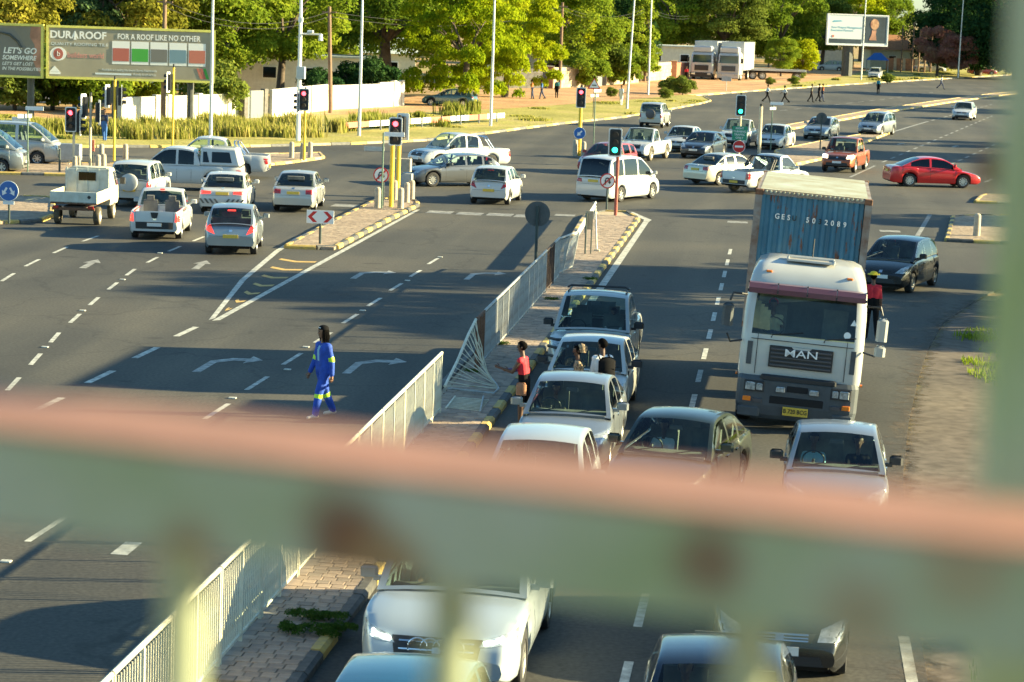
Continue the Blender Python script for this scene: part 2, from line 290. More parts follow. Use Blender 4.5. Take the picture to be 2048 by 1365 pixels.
# painted markings
def mark(name, pts, m='road_white', z=.005): return MB().prism([(p[0], p[1]) for p in pts], None, z).build(name, m, ROAD)
def dash(x0, y0, x1, y1, w_=.12, m='road_white', name='lane_dash'):
    d = Vector((x1-x0, y1-y0)).normalized(); n = Vector((-d.y, d.x))*w_/2
    return mark(name, [(x0-n.x, y0-n.y), (x1-n.x, y1-n.y), (x1+n.x, y1+n.y), (x0+n.x, y0+n.y)], m)
for k in range(17): dash(-1.6, 24.3+k*3.66, -1.6, 26.2+k*3.66)
for k in range(13): dash(-10.92, 30.7+k*3.72, -10.88, 32.6+k*3.72, .11)
for k in range(8): dash(-14.3, 30.3+k*3.76, -14.25, 32.1+k*3.76, .16)
ll = [(-14.9, 43.8), (-15.9, 49.6), (-17.1, 56.3), (-18.1, 63), (-19, 69.9), (-19.4, 76), (-19.5, 84)]
for k in range(11): dash(*along(ll, .4+k*3.52), *along(ll, 2.1+k*3.52), .11)
l3 = [(-20.6, 58), (-21.7, 66.1), (-22.3, 70.3), (-22.7, 75.7), (-22.9, 84)]
for k in range(6): dash(*along(l3, k*3.9), *along(l3, 2+k*3.9), .11)
dash(1.95, 22, 1.95, 32.0, .15, name='edge_line')
dash(-5.12, 66, -5.12, 94.2, .22, name='edge_line'); mark('edge_line', [(-5.23, 94.3), (-5.01, 94.3), (-4.95, 95.2), (-5.9, 98.6), (-6.2, 98.4), (-5.25, 95.2)])
mark('edge_line', [P(417, 641), P(430, 637), P(492, 560), P(560, 503), P(600, 478), P(755, 403), P(748, 401), P(588, 478), P(548, 503), P(480, 560)])
mark('edge_line', [P(424, 642), P(440, 641), P(690, 503), P(840, 420), P(832, 420), P(680, 502)])
for i in range(7):
    t = (i+1.1)/8.2; a = P(430+(572-430)*t+6, 635+(505-635)*t**1.0-4*t); b_ = P(440+(672-440)*t-10, 636+(508-636)*t); mid = (a+b_)/2; mid.y -= .35
    mark('chevron', [(a.x, a.y-.14), (mid.x, mid.y-.14), (b_.x, b_.y-.14), (b_.x, b_.y+.26), (mid.x, mid.y+.26), (a.x, a.y+.26)], 'road_yellow')
def arrow(x, y, ang, bend=False, s=1.0):
    if bend: pts = [(-.25, 0), (.12, 0), (.12, 2.6), (.7, 3.3), (1.25, 3.35), (1.25, 2.75), (1.9, 3.75), (1.25, 4.7), (1.25, 4.05), (.5, 3.95), (-.25, 3.0)]
    else: pts = [(-.22, 0), (.22, 0), (.2, 2.6), (.52, 2.6), (0, 4.4), (-.52, 2.6), (-.2, 2.6)]
    c, s_ = cos(ang), sin(ang); sy = s*.58; s = s*.52; mark('turn_arrow', [(x+(px*s*c-py*sy*s_), y+(px*s*s_+py*sy*c)) for px, py in pts], 'road_worn' if not bend else 'road_mid')
a = P(395, 745); arrow(a.x, a.y, 0, True); a = P(695, 748); arrow(a.x, a.y, 0, True)
a = P(708, 558); arrow(a.x, a.y, 0, True, .95); a = P(935, 560); arrow(a.x, a.y, 0, True, .95)
a = P(165, 537); arrow(a.x, a.y, .10); a = P(390, 539); arrow(a.x, a.y, .10)
a = P(1795, 290); arrow(a.x, a.y, -.2); a = P(1905, 295); arrow(a.x, a.y, -.2)
for px, py in [(690, 412), (880, 425), (940, 428), (1000, 430), (1055, 433)]:      # worn stop-line bars
    a = P(px, py); mark('stop_bar', [(a.x-.5, a.y-.6), (a.x+.5, a.y-.6), (a.x+.5, a.y+.6), (a.x-.5, a.y+.6)], 'road_worn')
for px, py in [(1130, 431), (1475, 445), (1780, 463)]:
    a = P(px, py); mark('stop_bar', [(a.x-.4, a.y-.4), (a.x+.4, a.y-.4), (a.x+.4, a.y+.4), (a.x-.4, a.y+.4)], 'road_worn')
def pline(pxs, w_, m='road_white', name='edge_line', dashed=None):
    pl = [P(*q) for q in pxs]; pl = [(q.x, q.y) for q in pl]
    if not dashed:
        for a, b_ in zip(pl[:-1], pl[1:]): dash(*a, *b_, w_, m, name)
    else:
        tot = sum(sqrt((b_[0]-a[0])**2+(b_[1]-a[1])**2) for a, b_ in zip(pl[:-1], pl[1:])); k = 0.0
        while k < tot-2: dash(*along(pl, k), *along(pl, k+dashed*.5), w_, m, 'lane_dash'); k += dashed
pline([(1585, 338), (1660, 308), (1760, 272), (1850, 245)], .22, 'road_worn')
pline([(1850, 245), (1990, 208)], .2, 'road_worn', dashed=4.0); pline([(1765, 325), (1990, 230)], .16, 'road_worn', dashed=4.0); pline([(1900, 330), (2000, 285)], .16, 'road_worn', dashed=4.0)
pline([(1700, 355), (1750, 332)], .15, 'road_worn'); pline([(1830, 480), (1860, 430)], .18, 'road_worn'); pline([(1970, 365), (1985, 358)], .2, 'road_worn')
pline([(1560, 222), (1760, 200), (1870, 185)], .15, 'road_worn', dashed=5.0)
a = P(250, 1100); mark('stop_bar', [(a.x-.13, a.y-.35), (a.x+.13, a.y-.35), (a.x+.13, a.y+.5), (a.x-.13, a.y+.5)])
stud = MB().bbox((0, 0, .012), (.16, .12, .024), .008).mesh('road_stud')
for px, py in [(12, 1124), (165, 622), (90, 695), (465, 797), (612, 695), (725, 622), (880, 515), (815, 562), (320, 507), (245, 560), (575, 740), (1015, 640)]:
    o = link('road_stud', stud, 'road_white', ROAD); o.location = P(px, py, .005)

# ------------------------------------------------------------------ kerbs, islands
def kerb_mesh():
    m = MB(); hw = .085; prof = [(-hw, -.05), (hw, -.05), (hw, .085), (hw-.05, .13), (-hw, .13)]; n = len(prof); l = .49
    m.add([(x, -l, z) for x, z in prof] + [(x, l, z) for x, z in prof], [tuple(range(n)), tuple(range(2*n-1, n-1, -1))] + [(i, n+i, n+(i+1) % n, (i+1) % n) for i in range(n)]); return m.mesh('kerb_stone')
KM = kerb_mesh()
def kerb(pl, parent, seq, step=1.0, flip=1, zoff=0.0, sw=1.0):
    tot = sum(sqrt((b_[0]-a[0])**2+(b_[1]-a[1])**2) for a, b_ in zip(pl[:-1], pl[1:])); n = max(1, int(round(tot/step))); st = tot/n
    for i in range(n):
        a = Vector(along(pl, i*st)); b_ = Vector(along(pl, (i+1)*st-.001)); d = (b_-a); mid = (a+b_)/2
        o = link('kerb_stone', KM, seq[i % len(seq)], parent); o.location = (mid.x, mid.y, zoff+random.uniform(-.008, .008)); o.rotation_euler = (0, 0, atan2(d.y, d.x)-pi/2+(pi if flip < 0 else 0)+random.uniform(-.008, .008)); o.scale = (sw, max(d.length-.02, .2), 1)
YG = ['kerb_yellow', 'kerb_black']
# near median with its fence
medpoly = [(-6.9, 18), (-5.55, 18), (-5.55, 95), (-6.0, 97.3), (-7.0, 97.5), (-7.5, 95), (-6.9, 76)]
MED = sheet('median', medpoly, 'kerb_sand', .075, label='brick paved median strip between the two carriageways')
kerb([(-5.46, 19), (-5.46, 40)], MED, ['kerb_black', 'kerb_black', 'kerb_yellow', 'kerb_black'], 1.0); kerb([(-5.46, 40.05), (-5.46, 95.0), (-6.05, 97.5)], MED, YG)
kerb([(-6.1, 97.6), (-7.0, 97.6), (-7.6, 95.2), (-7.0, 76)], MED, ['kerb_yellow', 'kerb_black', 'kerb_sand']); kerb([(-7.0, 75.9), (-7.0, 19)], MED, ['kerb_grey', 'kerb_black', 'kerb_grey'])
pv = MB().bbox((0, 0, .012), (.198, .198, .05), .009).mesh('paver'); pcs = []
mat('paver_a', (.36, .27, .20), .9, var=.18, scale=5); mat('paver_b', (.30, .225, .17), .9, var=.18, scale=5); mat('paver_c', (.25, .195, .15), .9, var=.2, scale=5)
rest = MB(); cnt = 0
for j in range(330):
    y = 27.6+j*.208
    for i in range(6 if y < 78 else 8):
        x = -5.66-i*.205
        if y > 95.2: continue
        z = .078+random.uniform(-.004, .005)
        if i < 4 and cnt < 300:
            o = link('paver', pv, 'paver_'+random.choice('aabbc'), MED); o.location = (x+(.1 if j % 2 else 0)*.5, y, z); cnt += 1
        else: rest.box((x+(.05 if j % 2 else 0), y, z+.012), (.198, .198, .05), mi=random.choice((0, 0, 1, 1, 2)))
r = rest.build('paver', ['paver_a', 'paver_b', 'paver_c'], MED); r['kind'] = 'stuff'
def island(name, poly, label, seq=YG, top='pavers_far', step=1.0, h=.10, closed=True, sw=1.0):
    o = sheet(name, poly, top, h, label=label); pl = [tuple(p[:2]) for p in poly]; pl = pl+[pl[0]]
    ar = sum(pl[i][0]*pl[i+1][1]-pl[i+1][0]*pl[i][1] for i in range(len(pl)-1)); kerb(pl if ar > 0 else pl[::-1], o, seq, step, 1, 0, sw); return o
G2 = lambda L_: [tuple(P(*a)[:2]) for a in L_]
ISL = island('traffic_island', G2([(572, 497), (668, 501), (760, 451), (838, 412), (826, 401), (755, 402), (650, 455)]), 'tan splitter island with yellow and black kerb and chevron sign')
ISL2 = island('traffic_island', [(-34, 80.5), (-27, 81.8), (-26, 83.2), (-26.2, 85.2), (-28.4, 92.6), (-38, 91)], 'corner island with yellow kerb around the blue keep either side sign', ['kerb_yellow', 'kerb_yellow', 'kerb_grey'])
ISL3 = island('traffic_island', [(-50, 101), (-31.0, 104.6), (-29.2, 108.5), (-29.5, 113.2), (-33.5, 111.4), (-50, 108)], 'paved island with concrete bollards in front of the silver minibus', ['kerb_yellow', 'kerb_grey'])
ISL4 = island('traffic_island', G2([(500, 334), (560, 330), (648, 318), (640, 309), (560, 311), (420, 314), (390, 320)]), 'low kerbed island carrying the red signal and three bollards', ['kerb_yellow', 'kerb_sand'])
ISL6 = island('traffic_island', [(.6, 133.5), (2.2, 140), (5.2, 160), (7.6, 176), (6.8, 177), (2.6, 160.5), (-.4, 147)], 'tan traffic island beside the orange pickup truck', ['kerb_yellow', 'kerb_sand'])
ISL7 = island('traffic_island', [(-1.8, 171.5), (-.5, 171), (8.6, 214), (16.4, 247), (25, 281), (40, 330), (38.6, 331), (23.4, 282), (15, 248.5), (7.3, 215.5)], 'long tan median of the far road', ['kerb_yellow', 'kerb_sand'], step=1.6)
ISL8 = island('traffic_island', [(6.3, 91.5), (12, 91), (12, 104.5), (9, 104.2), (7.3, 102.8)], 'paved corner island with one concrete bollard near dark hatchback', ['kerb_black', 'kerb_yellow'])
ISL9 = island('traffic_island', [(8.9, 111.8), (14, 112), (14, 118), (9.6, 116.5)], 'sliver of kerbed island beyond the red sedan', ['kerb_yellow', 'kerb_sand'])
kerb([(p.x, p.y+.1) for p in far][::-1], VERGE, ['kerb_yellow', 'kerb_grey', 'kerb_sand'], 1.5, -1, .01)
kerb([(p.x, p.y+.1) for p in far2][::-1], GREEN, ['kerb_sand', 'kerb_grey', 'kerb_sand', 'kerb_yellow'], 2.2, -1, .01)
# ------------------------------------------------------------------ vehicles
def interp(pl, x):
    if x <= pl[0][0]: return pl[0][1]
    for a, b_ in zip(pl[:-1], pl[1:]):
        if x <= b_[0]: return a[1]+(b_[1]-a[1])*(x-a[0])/max(1e-6, b_[0]-a[0])
    return pl[-1][1]
SPEC = {}
def spec(name, base=None, **k):
    d = dict(SPEC[base]) if base else {}; d.update(k); SPEC[name] = d
spec('hatch', L=3.78, W=1.70, r=.30, ax=(3.02, .56), clr=.2, tumble=.17,
     deck=[(0, .58), (.02, .78), (.12, .97), (.7, .99), (2.0, .955), (2.75, .93), (3.2, .86), (3.55, .75), (3.72, .63), (3.78, .52)],
     roof=[(.05, .96), (.36, 1.40), (.75, 1.50), (1.4, 1.53), (1.95, 1.49), (2.2, 1.42), (3.0, .92)], win=[(.42, .86), (.98, 1.62), (1.72, 2.62)],
     hl=[(.44, .62), (.74, .62), (.80, .86), (.58, .76)], grille=[(-.34, .60), (.34, .60), (.42, .70), (-.42, .70)], intake=[(-.48, .30), (.48, .30), (.40, .44), (-.40, .44)],
     tl=[(.50, .66), (.78, .78), (.80, 1.0), (.64, .94)], pf=.50, pr=.60, rw=True)
spec('sedan', L=4.45, W=1.71, r=.31, ax=(3.55, .95), clr=.2, tumble=.17,
     deck=[(0, .55), (.03, .80), (.12, .95), (.8, .98), (1.3, .955), (2.6, .93), (3.1, .92), (3.7, .84), (4.2, .72), (4.39, .62), (4.45, .50)],
     roof=[(.62, .975), (1.25, 1.36), (1.65, 1.45), (2.2, 1.47), (2.55, 1.44), (2.75, 1.37), (3.42, .91)], win=[(.85, 1.28), (1.40, 2.02), (2.12, 3.05)],
     hl=[(.46, .60), (.76, .60), (.79, .80), (.50, .72)], grille=[(-.38, .58), (.38, .58), (.44, .68), (-.44, .68)], intake=[(-.55, .30), (.55, .30), (.50, .42), (-.50, .42)],
     tl=[(.48, .72), (.80, .72), (.80, .90), (.48, .90)], pf=.48, pr=.76)
spec('sedan90', 'sedan', hl=[(.40, .58), (.78, .58), (.80, .70), (.40, .67)], grille=[(-.34, .58), (.34, .58), (.36, .66), (-.36, .66)])
spec('sport', 'sedan', L=4.6, W=1.77, r=.33, ax=(3.68, .98), deck=[(0, .58), (.03, .86), (.12, 1.0), (.8, 1.02), (1.3, .98), (2.6, .92), (3.2, .89), (3.8, .80), (4.3, .70), (4.54, .60), (4.6, .48)],
     roof=[(.55, 1.01), (1.3, 1.36), (1.75, 1.44), (2.2, 1.45), (2.6, 1.40), (2.85, 1.33), (3.6, .89)], win=[(1.0, 1.95), (2.05, 3.15)])
spec('bmw', 'sedan', L=4.6, W=1.80, r=.33, ax=(3.75, .95), tl=[(.42, .78), (.84, .76), (.84, .90), (.42, .88)], pr=.80)
spec('hatch1', 'hatch', L=4.3, W=1.77, r=.33, ax=(3.50, .80), deck=[(0, .58), (.02, .80), (.12, .97), (.7, .98), (2.0, .94), (2.9, .91), (3.5, .85), (4.0, .76), (4.23, .64), (4.3, .52)],
     roof=[(.06, .96), (.45, 1.30), (.85, 1.41), (1.5, 1.44), (2.1, 1.41), (2.35, 1.35), (3.1, .91)], win=[(.52, .92), (1.02, 1.78), (1.88, 2.85)])
spec('wagon', 'hatch', L=4.2, W=1.72, r=.31, ax=(3.35, .75), deck=[(0, .58), (.02, .80), (.1, .98), (.7, 1.0), (2.0, .97), (3.0, .95), (3.5, .88), (3.9, .76), (4.13, .64), (4.2, .52)],
     roof=[(.04, .97), (.20, 1.44), (.5, 1.56), (1.4, 1.60), (2.1, 1.56), (2.4, 1.48), (3.25, .94)], win=[(.32, .9), (1.02, 1.78), (1.88, 2.95)])
spec('suv', L=4.2, W=1.75, r=.36, ax=(3.35, .80), clr=.28, tumble=.13, deck=[(0, .60), (.02, .95), (.06, 1.05), (.7, 1.06), (2.0, 1.04), (3.0, 1.03), (3.5, .99), (3.95, .90), (4.15, .75), (4.2, .58)],
     roof=[(.05, 1.05), (.16, 1.56), (.45, 1.70), (1.4, 1.73), (2.2, 1.70), (2.45, 1.62), (3.05, 1.03)], win=[(.25, .92), (1.02, 1.75), (1.85, 2.85)],
     hl=[(.46, .74), (.80, .74), (.82, .90), (.50, .88)], grille=[(-.42, .70), (.42, .70), (.42, .86), (-.42, .86)], intake=[(-.55, .40), (.55, .40), (.50, .52), (-.50, .52)],
     tl=[(.66, .72), (.82, .72), (.82, 1.02), (.68, 1.02)], pf=.58, pr=.68, spare=True, rw=True)
spec('q7', 'suv', L=5.05, W=1.97, r=.39, ax=(4.15, 1.15), clr=.24, deck=[(0, .60), (.02, .95), (.08, 1.06), (.9, 1.08), (2.4, 1.06), (3.5, 1.06), (4.2, 1.02), (4.70, .93), (4.97, .78), (5.05, .55)],
     roof=[(.10, 1.06), (.75, 1.58), (1.2, 1.70), (2.2, 1.74), (2.8, 1.71), (3.05, 1.64), (3.85, 1.06)], win=[(.6, 1.1), (1.2, 2.05), (2.15, 3.3)], hl=[(.50, .72), (.92, .76), (.93, .90), (.56, .80)],
     grille=[(-.48, .50), (.48, .50), (.54, .80), (-.54, .80)], intake=[(-.62, .28), (.62, .28), (.55, .40), (-.55, .40)], spare=False, pf=.42)
spec('van', 'suv', L=4.85, W=1.83, r=.33, ax=(3.95, 1.0), clr=.18, deck=[(0, .55), (.02, .90), (.06, 1.05), (.7, 1.08), (2.4, 1.04), (3.6, 1.02), (4.2, .93), (4.65, .78), (4.8, .66), (4.85, .5)],
     roof=[(.04, 1.05), (.20, 1.75), (.5, 1.88), (1.8, 1.93), (2.8, 1.87), (3.1, 1.78), (4.2, 1.0)], win=[(.3, 1.2), (1.3, 2.5), (2.62, 3.7)], tl=[(.52, .82), (.88, .84), (.88, 1.0), (.56, .98)], spare=False, pr=.90)
spec('minibus', 'suv', L=4.7, W=1.70, r=.32, ax=(3.75, .95), clr=.2, tumble=.15, deck=[(0, .55), (.02, .95), (.06, 1.12), (.7, 1.13), (2.4, 1.12), (3.6, 1.12), (4.2, 1.10), (4.5, 1.05), (4.66, .9), (4.7, .55)],
     roof=[(.04, 1.12), (.18, 1.80), (.5, 1.94), (1.8, 1.97), (3.2, 1.95), (3.5, 1.88), (4.45, 1.08)], win=[(.3, 1.3), (1.4, 2.7), (2.85, 4.0)], hl=[(.5, .78), (.8, .78), (.8, .96), (.5, .96)], grille=[(-.45, .80), (.45, .80), (.45, .94), (-.45, .94)], spare=False, pf=.55)
PB = dict(tl=[(.68, .66), (.86, .66), (.86, .98), (.70, .98)], pr=.52, hl=[(.50, .76), (.84, .78), (.86, .96), (.54, .92)], grille=[(-.46, .68), (.46, .68), (.46, .92), (-.46, .92)], intake=[(-.6, .38), (.6, .38), (.55, .54), (-.55, .54)], pf=.56, spare=False, rw=False)
spec('pickup2', 'suv', L=5.2, W=1.82, r=.38, ax=(4.3, 1.2), clr=.3, bed=(.05, 1.62), deck=[(0, .58), (.02, .96), (.05, 1.06), (1.7, 1.06), (2.4, 1.05), (3.7, 1.05), (4.3, 1.01), (4.85, .93), (5.12, .80), (5.2, .58)],
     roof=[(1.72, 1.06), (1.90, 1.60), (2.1, 1.74), (2.7, 1.79), (3.1, 1.77), (3.35, 1.69), (4.05, 1.05)], win=[(2.0, 2.66), (2.76, 3.75)], **PB)
spec('pickup1', 'pickup2', L=4.9, ax=(4.0, 1.05), bed=(.05, 2.25), deck=[(0, .58), (.02, .93), (.05, 1.02), (2.3, 1.02), (2.6, 1.03), (3.5, 1.03), (4.0, .99), (4.55, .91), (4.82, .78), (4.9, .58)],
     roof=[(2.35, 1.03), (2.46, 1.56), (2.62, 1.68), (3.0, 1.72), (3.15, 1.66), (3.85, 1.03)], win=[(2.55, 3.55)])
spec('smallpick', 'pickup1', L=4.5, W=1.74, r=.31, clr=.2, ax=(3.65, .85), bed=(.05, 2.1), tl=[(.68, .62), (.84, .62), (.84, .96), (.72, .96)],
     deck=[(0, .55), (.02, .90), (.05, .98), (2.1, .98), (2.5, .96), (3.2, .95), (3.7, .88), (4.2, .76), (4.42, .64), (4.5, .5)], roof=[(2.12, .97), (2.26, 1.40), (2.45, 1.52), (2.75, 1.55), (2.9, 1.50), (3.6, .93)], win=[(2.34, 3.3)])
def patch(bvh, q, axis, sgn, nu=8, nv=5, off=.006, lip=.03):
    """four corners (a, b): grid draped onto the body along x (axis 0) or y (axis 1)"""
    pts = []
    for j in range(nv+1):
        for i in range(nu+1):
            u, v = i/nu, j/nv; a = [(1-u)*(1-v)*q[0][k]+u*(1-v)*q[1][k]+u*v*q[2][k]+(1-u)*v*q[3][k] for k in (0, 1)]
            o = Vector((sgn*9, a[0], a[1])) if axis == 0 else Vector((a[0], sgn*9, a[1])); d = Vector((-sgn, 0, 0)) if axis == 0 else Vector((0, -sgn, 0))
            h = bvh.ray_cast(o, d)[0]; pts.append((a, h[axis] if h else None))
    known = [x for a, x in pts if x is not None]
    if not known: return None
    fb = min(known, key=lambda t: t*sgn); vs = []
    for a, x in pts:
        x = (x if x is not None else fb)+sgn*off; vs.append((x, a[0], a[1]) if axis == 0 else (a[0], x, a[1]))
    m = MB(); W1 = nu+1; fs = [(j*W1+i, j*W1+i+1, (j+1)*W1+i+1, (j+1)*W1+i) for j in range(nv) for i in range(nu)]
    ring = list(range(nu+1)) + [j*W1+nu for j in range(1, nv+1)] + [nv*W1+i for i in range(nu-1, -1, -1)] + [j*W1 for j in range(nv-1, 0, -1)]
    k0 = len(vs); inn = [((vs[i][0]-sgn*lip, vs[i][1], vs[i][2]) if axis == 0 else (vs[i][0], vs[i][1]-sgn*lip, vs[i][2])) for i in ring]; n = len(ring)
    fs += [(ring[i], k0+i, k0+(i+1) % n, ring[(i+1) % n]) for i in range(n)]
    a, b_, c = [Vector(vs[i]) for i in fs[0][:3]]; nn = (b_-a).cross(c-a)[axis]
    if nn*sgn < 0: fs = [f[::-1] for f in fs]
    m.add(vs+inn, fs); return m
WHEELS = {}
def wheel_meshes(r, spokes=7):
    if (r, spokes) in WHEELS: return WHEELS[(r, spokes)]
    t = MB(); w_ = .105; prof = [(r*.62, -w_), (r*.80, -w_*1.05), (r*.95, -w_*.95), (r, -w_*.6), (r, w_*.6), (r*.95, w_*.95), (r*.80, w_*1.05), (r*.62, w_)]; n = 28; k = len(prof)
    t.add([(p*cos(2*pi*i/n), y, p*sin(2*pi*i/n)) for i in range(n) for p, y in prof], [(i*k+j, ((i+1) % n)*k+j, ((i+1) % n)*k+j+1, i*k+j+1) for i in range(n) for j in range(k-1)])
    m = MB(); R = r*.64
    m.tube([(0, -.02, 0), (0, .03, 0)], R*.97, 24, 1)                     # dark drum behind the spokes
    pr = [(R, .10), (R*.90, .085), (R*.86, .03)]
    m.add([(p*cos(2*pi*i/28), y, p*sin(2*pi*i/28)) for i in range(28) for p, y in pr], [(i*3+j, ((i+1) % 28)*3+j, ((i+1) % 28)*3+j+1, i*3+j+1) for i in range(28) for j in range(2)])
    m.tube([(0, .03, 0), (0, .085, 0)], R*.24, 12)
    for i in range(spokes):
        a = 2*pi*i/spokes; d = Vector((cos(a), 0, sin(a))); m.box(d*R*.55+Vector((0, .07, 0)), (R*.78, .03, R*(.95/spokes+.10)), mtx=Matrix.Rotation(-a, 3, 'Y'))
    WHEELS[(r, spokes)] = (t.mesh('wheel', 40), m.mesh('rim', 35)); return WHEELS[(r, spokes)]
def greenhouse(prof, belt, plan, tumble, wins, x0=None):
    prof = chaikin(prof, 2); xs = []
    for a, b_ in zip(prof[:-1], prof[1:]):
        n = max(1, int(sqrt((b_[0]-a[0])**2+(b_[1]-a[1])**2)/.11)); xs += [a[0]+(b_[0]-a[0])*i/n for i in range(n)]
    xs.append(prof[-1][0]); xs = sorted(set(xs+[e for w_ in wins for e in w_]))
    zmax = max(p[1] for p in prof); sf = [0, .07, .5, .91, 1.0]; tf = [.97, .90, .6, .3, 0]; ring = []
    for x in xs:
        zr = interp(prof, x); zb = min(belt(x), zr); wb = plan(x)*.945; h = max(zr-zb, 0); wt = wb-tumble*h/max(.3, zmax-belt(prof[len(prof)//2][0]))
        half = [(wb+(wt-wb)*f+.018*sin(pi*f)*(h > .1), zb+h*f*.975) for f in sf] + [(wt*f, zr+(.045*(1-f*f)-.004)) for f in tf]
        ring.append([(x, y, z) for y, z in half] + [(x, -y, z) for y, z in half[-2::-1]])
    return xs, ring
def car_meshes(t):
    s = SPEC[t]
    if 'parts' in s: return s['parts']
    L_, W_, r = s['L'], s['W'], s['r']; cx = L_/2; deck = chaikin(s['deck'], 2); bed = s.get('bed'); parts = []
    def plan(x):
        e = L_-x; k = 1.0
        if e < .8: k -= .20*(1-e/.8)**2.4
        if x < .5: k -= .12*(1-x/.5)**2.4
        return W_/2*k
    def bot(x):
        z = s['clr']; e = min(x, L_-x)
        if e < .25: z += .10*(1-e/.25)**2
        for a in s['ax']:
            R = r+.055
            if abs(x-a) < R: z = max(z, r+sqrt(R*R-(x-a)**2))
        return z
    xs = [i*L_/int(L_/.07) for i in range(int(L_/.07)+1)] + [.015, .04, L_-.015, L_-.04] + [a+d for a in s['ax'] for d in (-r-.056, -r-.05, -r-.03, r+.03, r+.05, r+.056)]
    if bed: xs += [bed[0], bed[0]+.012, bed[1], bed[1]+.012]
    xs = sorted(set(round(x, 4) for x in xs)); fy = [.90, .965, .992, 1.0, .985, .985, .965, .93]; fz = [0, .10, .28, .48, .66, .70, .88, .975]
    V = []; K = None; rf = s['roof']; c0, c1 = rf[0][0]+.08, rf[-1][0]-.06
    for x in xs:
        zt = interp(deck, x); zb = min(bot(x), zt-.05); w_ = plan(x); half = [(w_*a, zb+(zt-zb)*f) for a, f in zip(fy, fz)]
        if bed and bed[0]+.011 <= x <= bed[1]+.001: half += [(w_*.89, zt), (w_*.86, zt-.01), (w_*.855, .66), (w_*.3, .66), (0, .66)]
        else:
            cr = .035 if x > rf[-1][0]-.2 else (.02 if x < rf[0][0]+.1 else 0.0); half += [(w_*.88, zt), (w_*.80, zt+cr*.35), (w_*.6, zt+cr*.65), (w_*.3, zt+cr*.92), (0, zt+cr)]
        K = len(half); V.append([(x, y, z) for y, z in half]+[(x, -y, z) for y, z in half[-2::-1]])
    n = 2*K-1; vs = [p for rg in V for p in rg]; fs = []
    for i in range(len(xs)-1):
        xm = (xs[i]+xs[i+1])/2
        for j in range(n-1):
            if c0 < xm < c1 and 8 <= j <= n-10 and not (bed and xm < bed[1]+.02): continue
            fs.append((i*n+j, i*n+j+1, (i+1)*n+j+1, (i+1)*n+j))
    fs += [tuple(range(n)), tuple(range(len(vs)-1, len(vs)-n-1, -1))]
    body = MB().add(vs, [f[::-1] for f in fs]); cabs = {}
    bvh = BVHTree.FromPolygons([Vector(v) for v in vs], fs)
    def gh(prof, wins, tag_):
        gx, ring = greenhouse(prof, lambda x: interp(deck, x), plan, s['tumble'], wins); m = len(ring[0]); xr = [p[0] for p in prof]; xt_r, xt_f = prof[2][0], prof[-3][0]
        g_ = {'body': MB(), 'windscreen': MB(), 'rear_window': MB()}; sw = {}
        for i in range(len(gx)-1):
            xm = (gx[i]+gx[i+1])/2
            for j in range(m-1):
                jj = min(j, m-2-j); q = [ring[i][j], ring[i+1][j], ring[i+1][j+1], ring[i][j+1]]; key = 'body'
                if jj >= 6:
                    if xm > prof[-2][0]-(prof[-2][0]-xt_f)*.45 and xm < prof[-1][0]-.03: key = 'windscreen'
                    elif xm < prof[1][0]+(xt_r-prof[1][0])*.35 and xm > prof[0][0]+.01: key = 'rear_window'
                elif 1 <= jj <= 2:
                    for wi, (a, b_) in enumerate(wins):
                        if a-.001 < xm < b_+.001: key = ('side_window', wi, j < m/2)
                dst = g_[key] if isinstance(key, str) else sw.setdefault(key, MB()); o = len(dst.v); dst.v += q; dst.f.append((o, o+1, o+2, o+3)); dst.m.append(0)
        for k, mm in list(g_.items())+[('side_window', mm) for mm in sw.values()]:
            if not mm.f: continue
            bm_ = mm; parts.append([k if k != 'body' else tag_, bm_, 'paint' if k == 'body' else ('glass' if k == 'windscreen' else 'sideglass'), 30])
    gh(s['roof'], s['win'], 'cabin')
    parts.insert(0, ['body', body, 'paint', 28])
    ub = MB().box((cx, 0, s['clr']+.14), (L_-.45, W_-.50, .30)); ub.box((cx, 0, s['clr']+.30), (L_-.9, W_-.5, .12))
    parts.append(['underbody', ub, 'underbody', None])
    it = MB(); zc = .52; xc = [rf[-1][0]-.55, rf[-1][0]-1.55]
    zs_ = s['deck'][4][1]; it.box((rf[-1][0]-.28, 0, zs_-.08), (.55, W_*.80, .14)); it.box(((rf[0][0]+rf[-1][0])/2, 0, s['clr']+.28), (rf[-1][0]-rf[0][0]-.3, W_*.84, .05))
    sx = rf[-1][0]-1.45
    def seat(x, y, w_):
        it.bbox((x+.2, y, zs_-.42), (.48, w_, .18), .05); R = Matrix.Rotation(-.22, 3, 'Y'); it.box((x-.06, y, zs_-.08), (.13, w_, .60), mtx=R); it.box((x-.15, y, zs_+.30), (.09, w_*.5, .17), mtx=R)
    seat(sx, .37, .48); seat(sx, -.37, .48)
    if len(s['win']) > 2 or (bed and len(s['win']) > 1): seat(sx-.85, 0, W_*.74)
    parts.append(['seats', it, 'interior', None])
    st = MB(); c = Vector((rf[-1][0]-.66, -.37, zs_+.02)); ax_ = Vector((-.9, 0, .45)).normalized(); u = ax_.cross(Vector((0, 1, 0))).normalized(); st.tube([c+(Vector((0, 1, 0))*cos(a*pi/8)+u*sin(a*pi/8))*.18 for a in range(17)], .014, 6); st.tube([c, c-ax_*.2], .025, 6)
    parts.append(['steering_wheel', st, 'black_trim', None])
    mi = MB().bbox((rf[-1][0]-.80, 0, interp(s['roof'], rf[-1][0]-.75)-.12), (.04, .22, .07), .012); parts.append(['rear_view_mirror', mi, 'interior_grey', None])
    def pt(name, q, axis, sgn, m, **k):
        p_ = patch(bvh, q, axis, sgn, **k)
        if p_: parts.append([name, p_, m, 40])
        return p_
    mir = lambda q: [(-a, b_) for a, b_ in q]
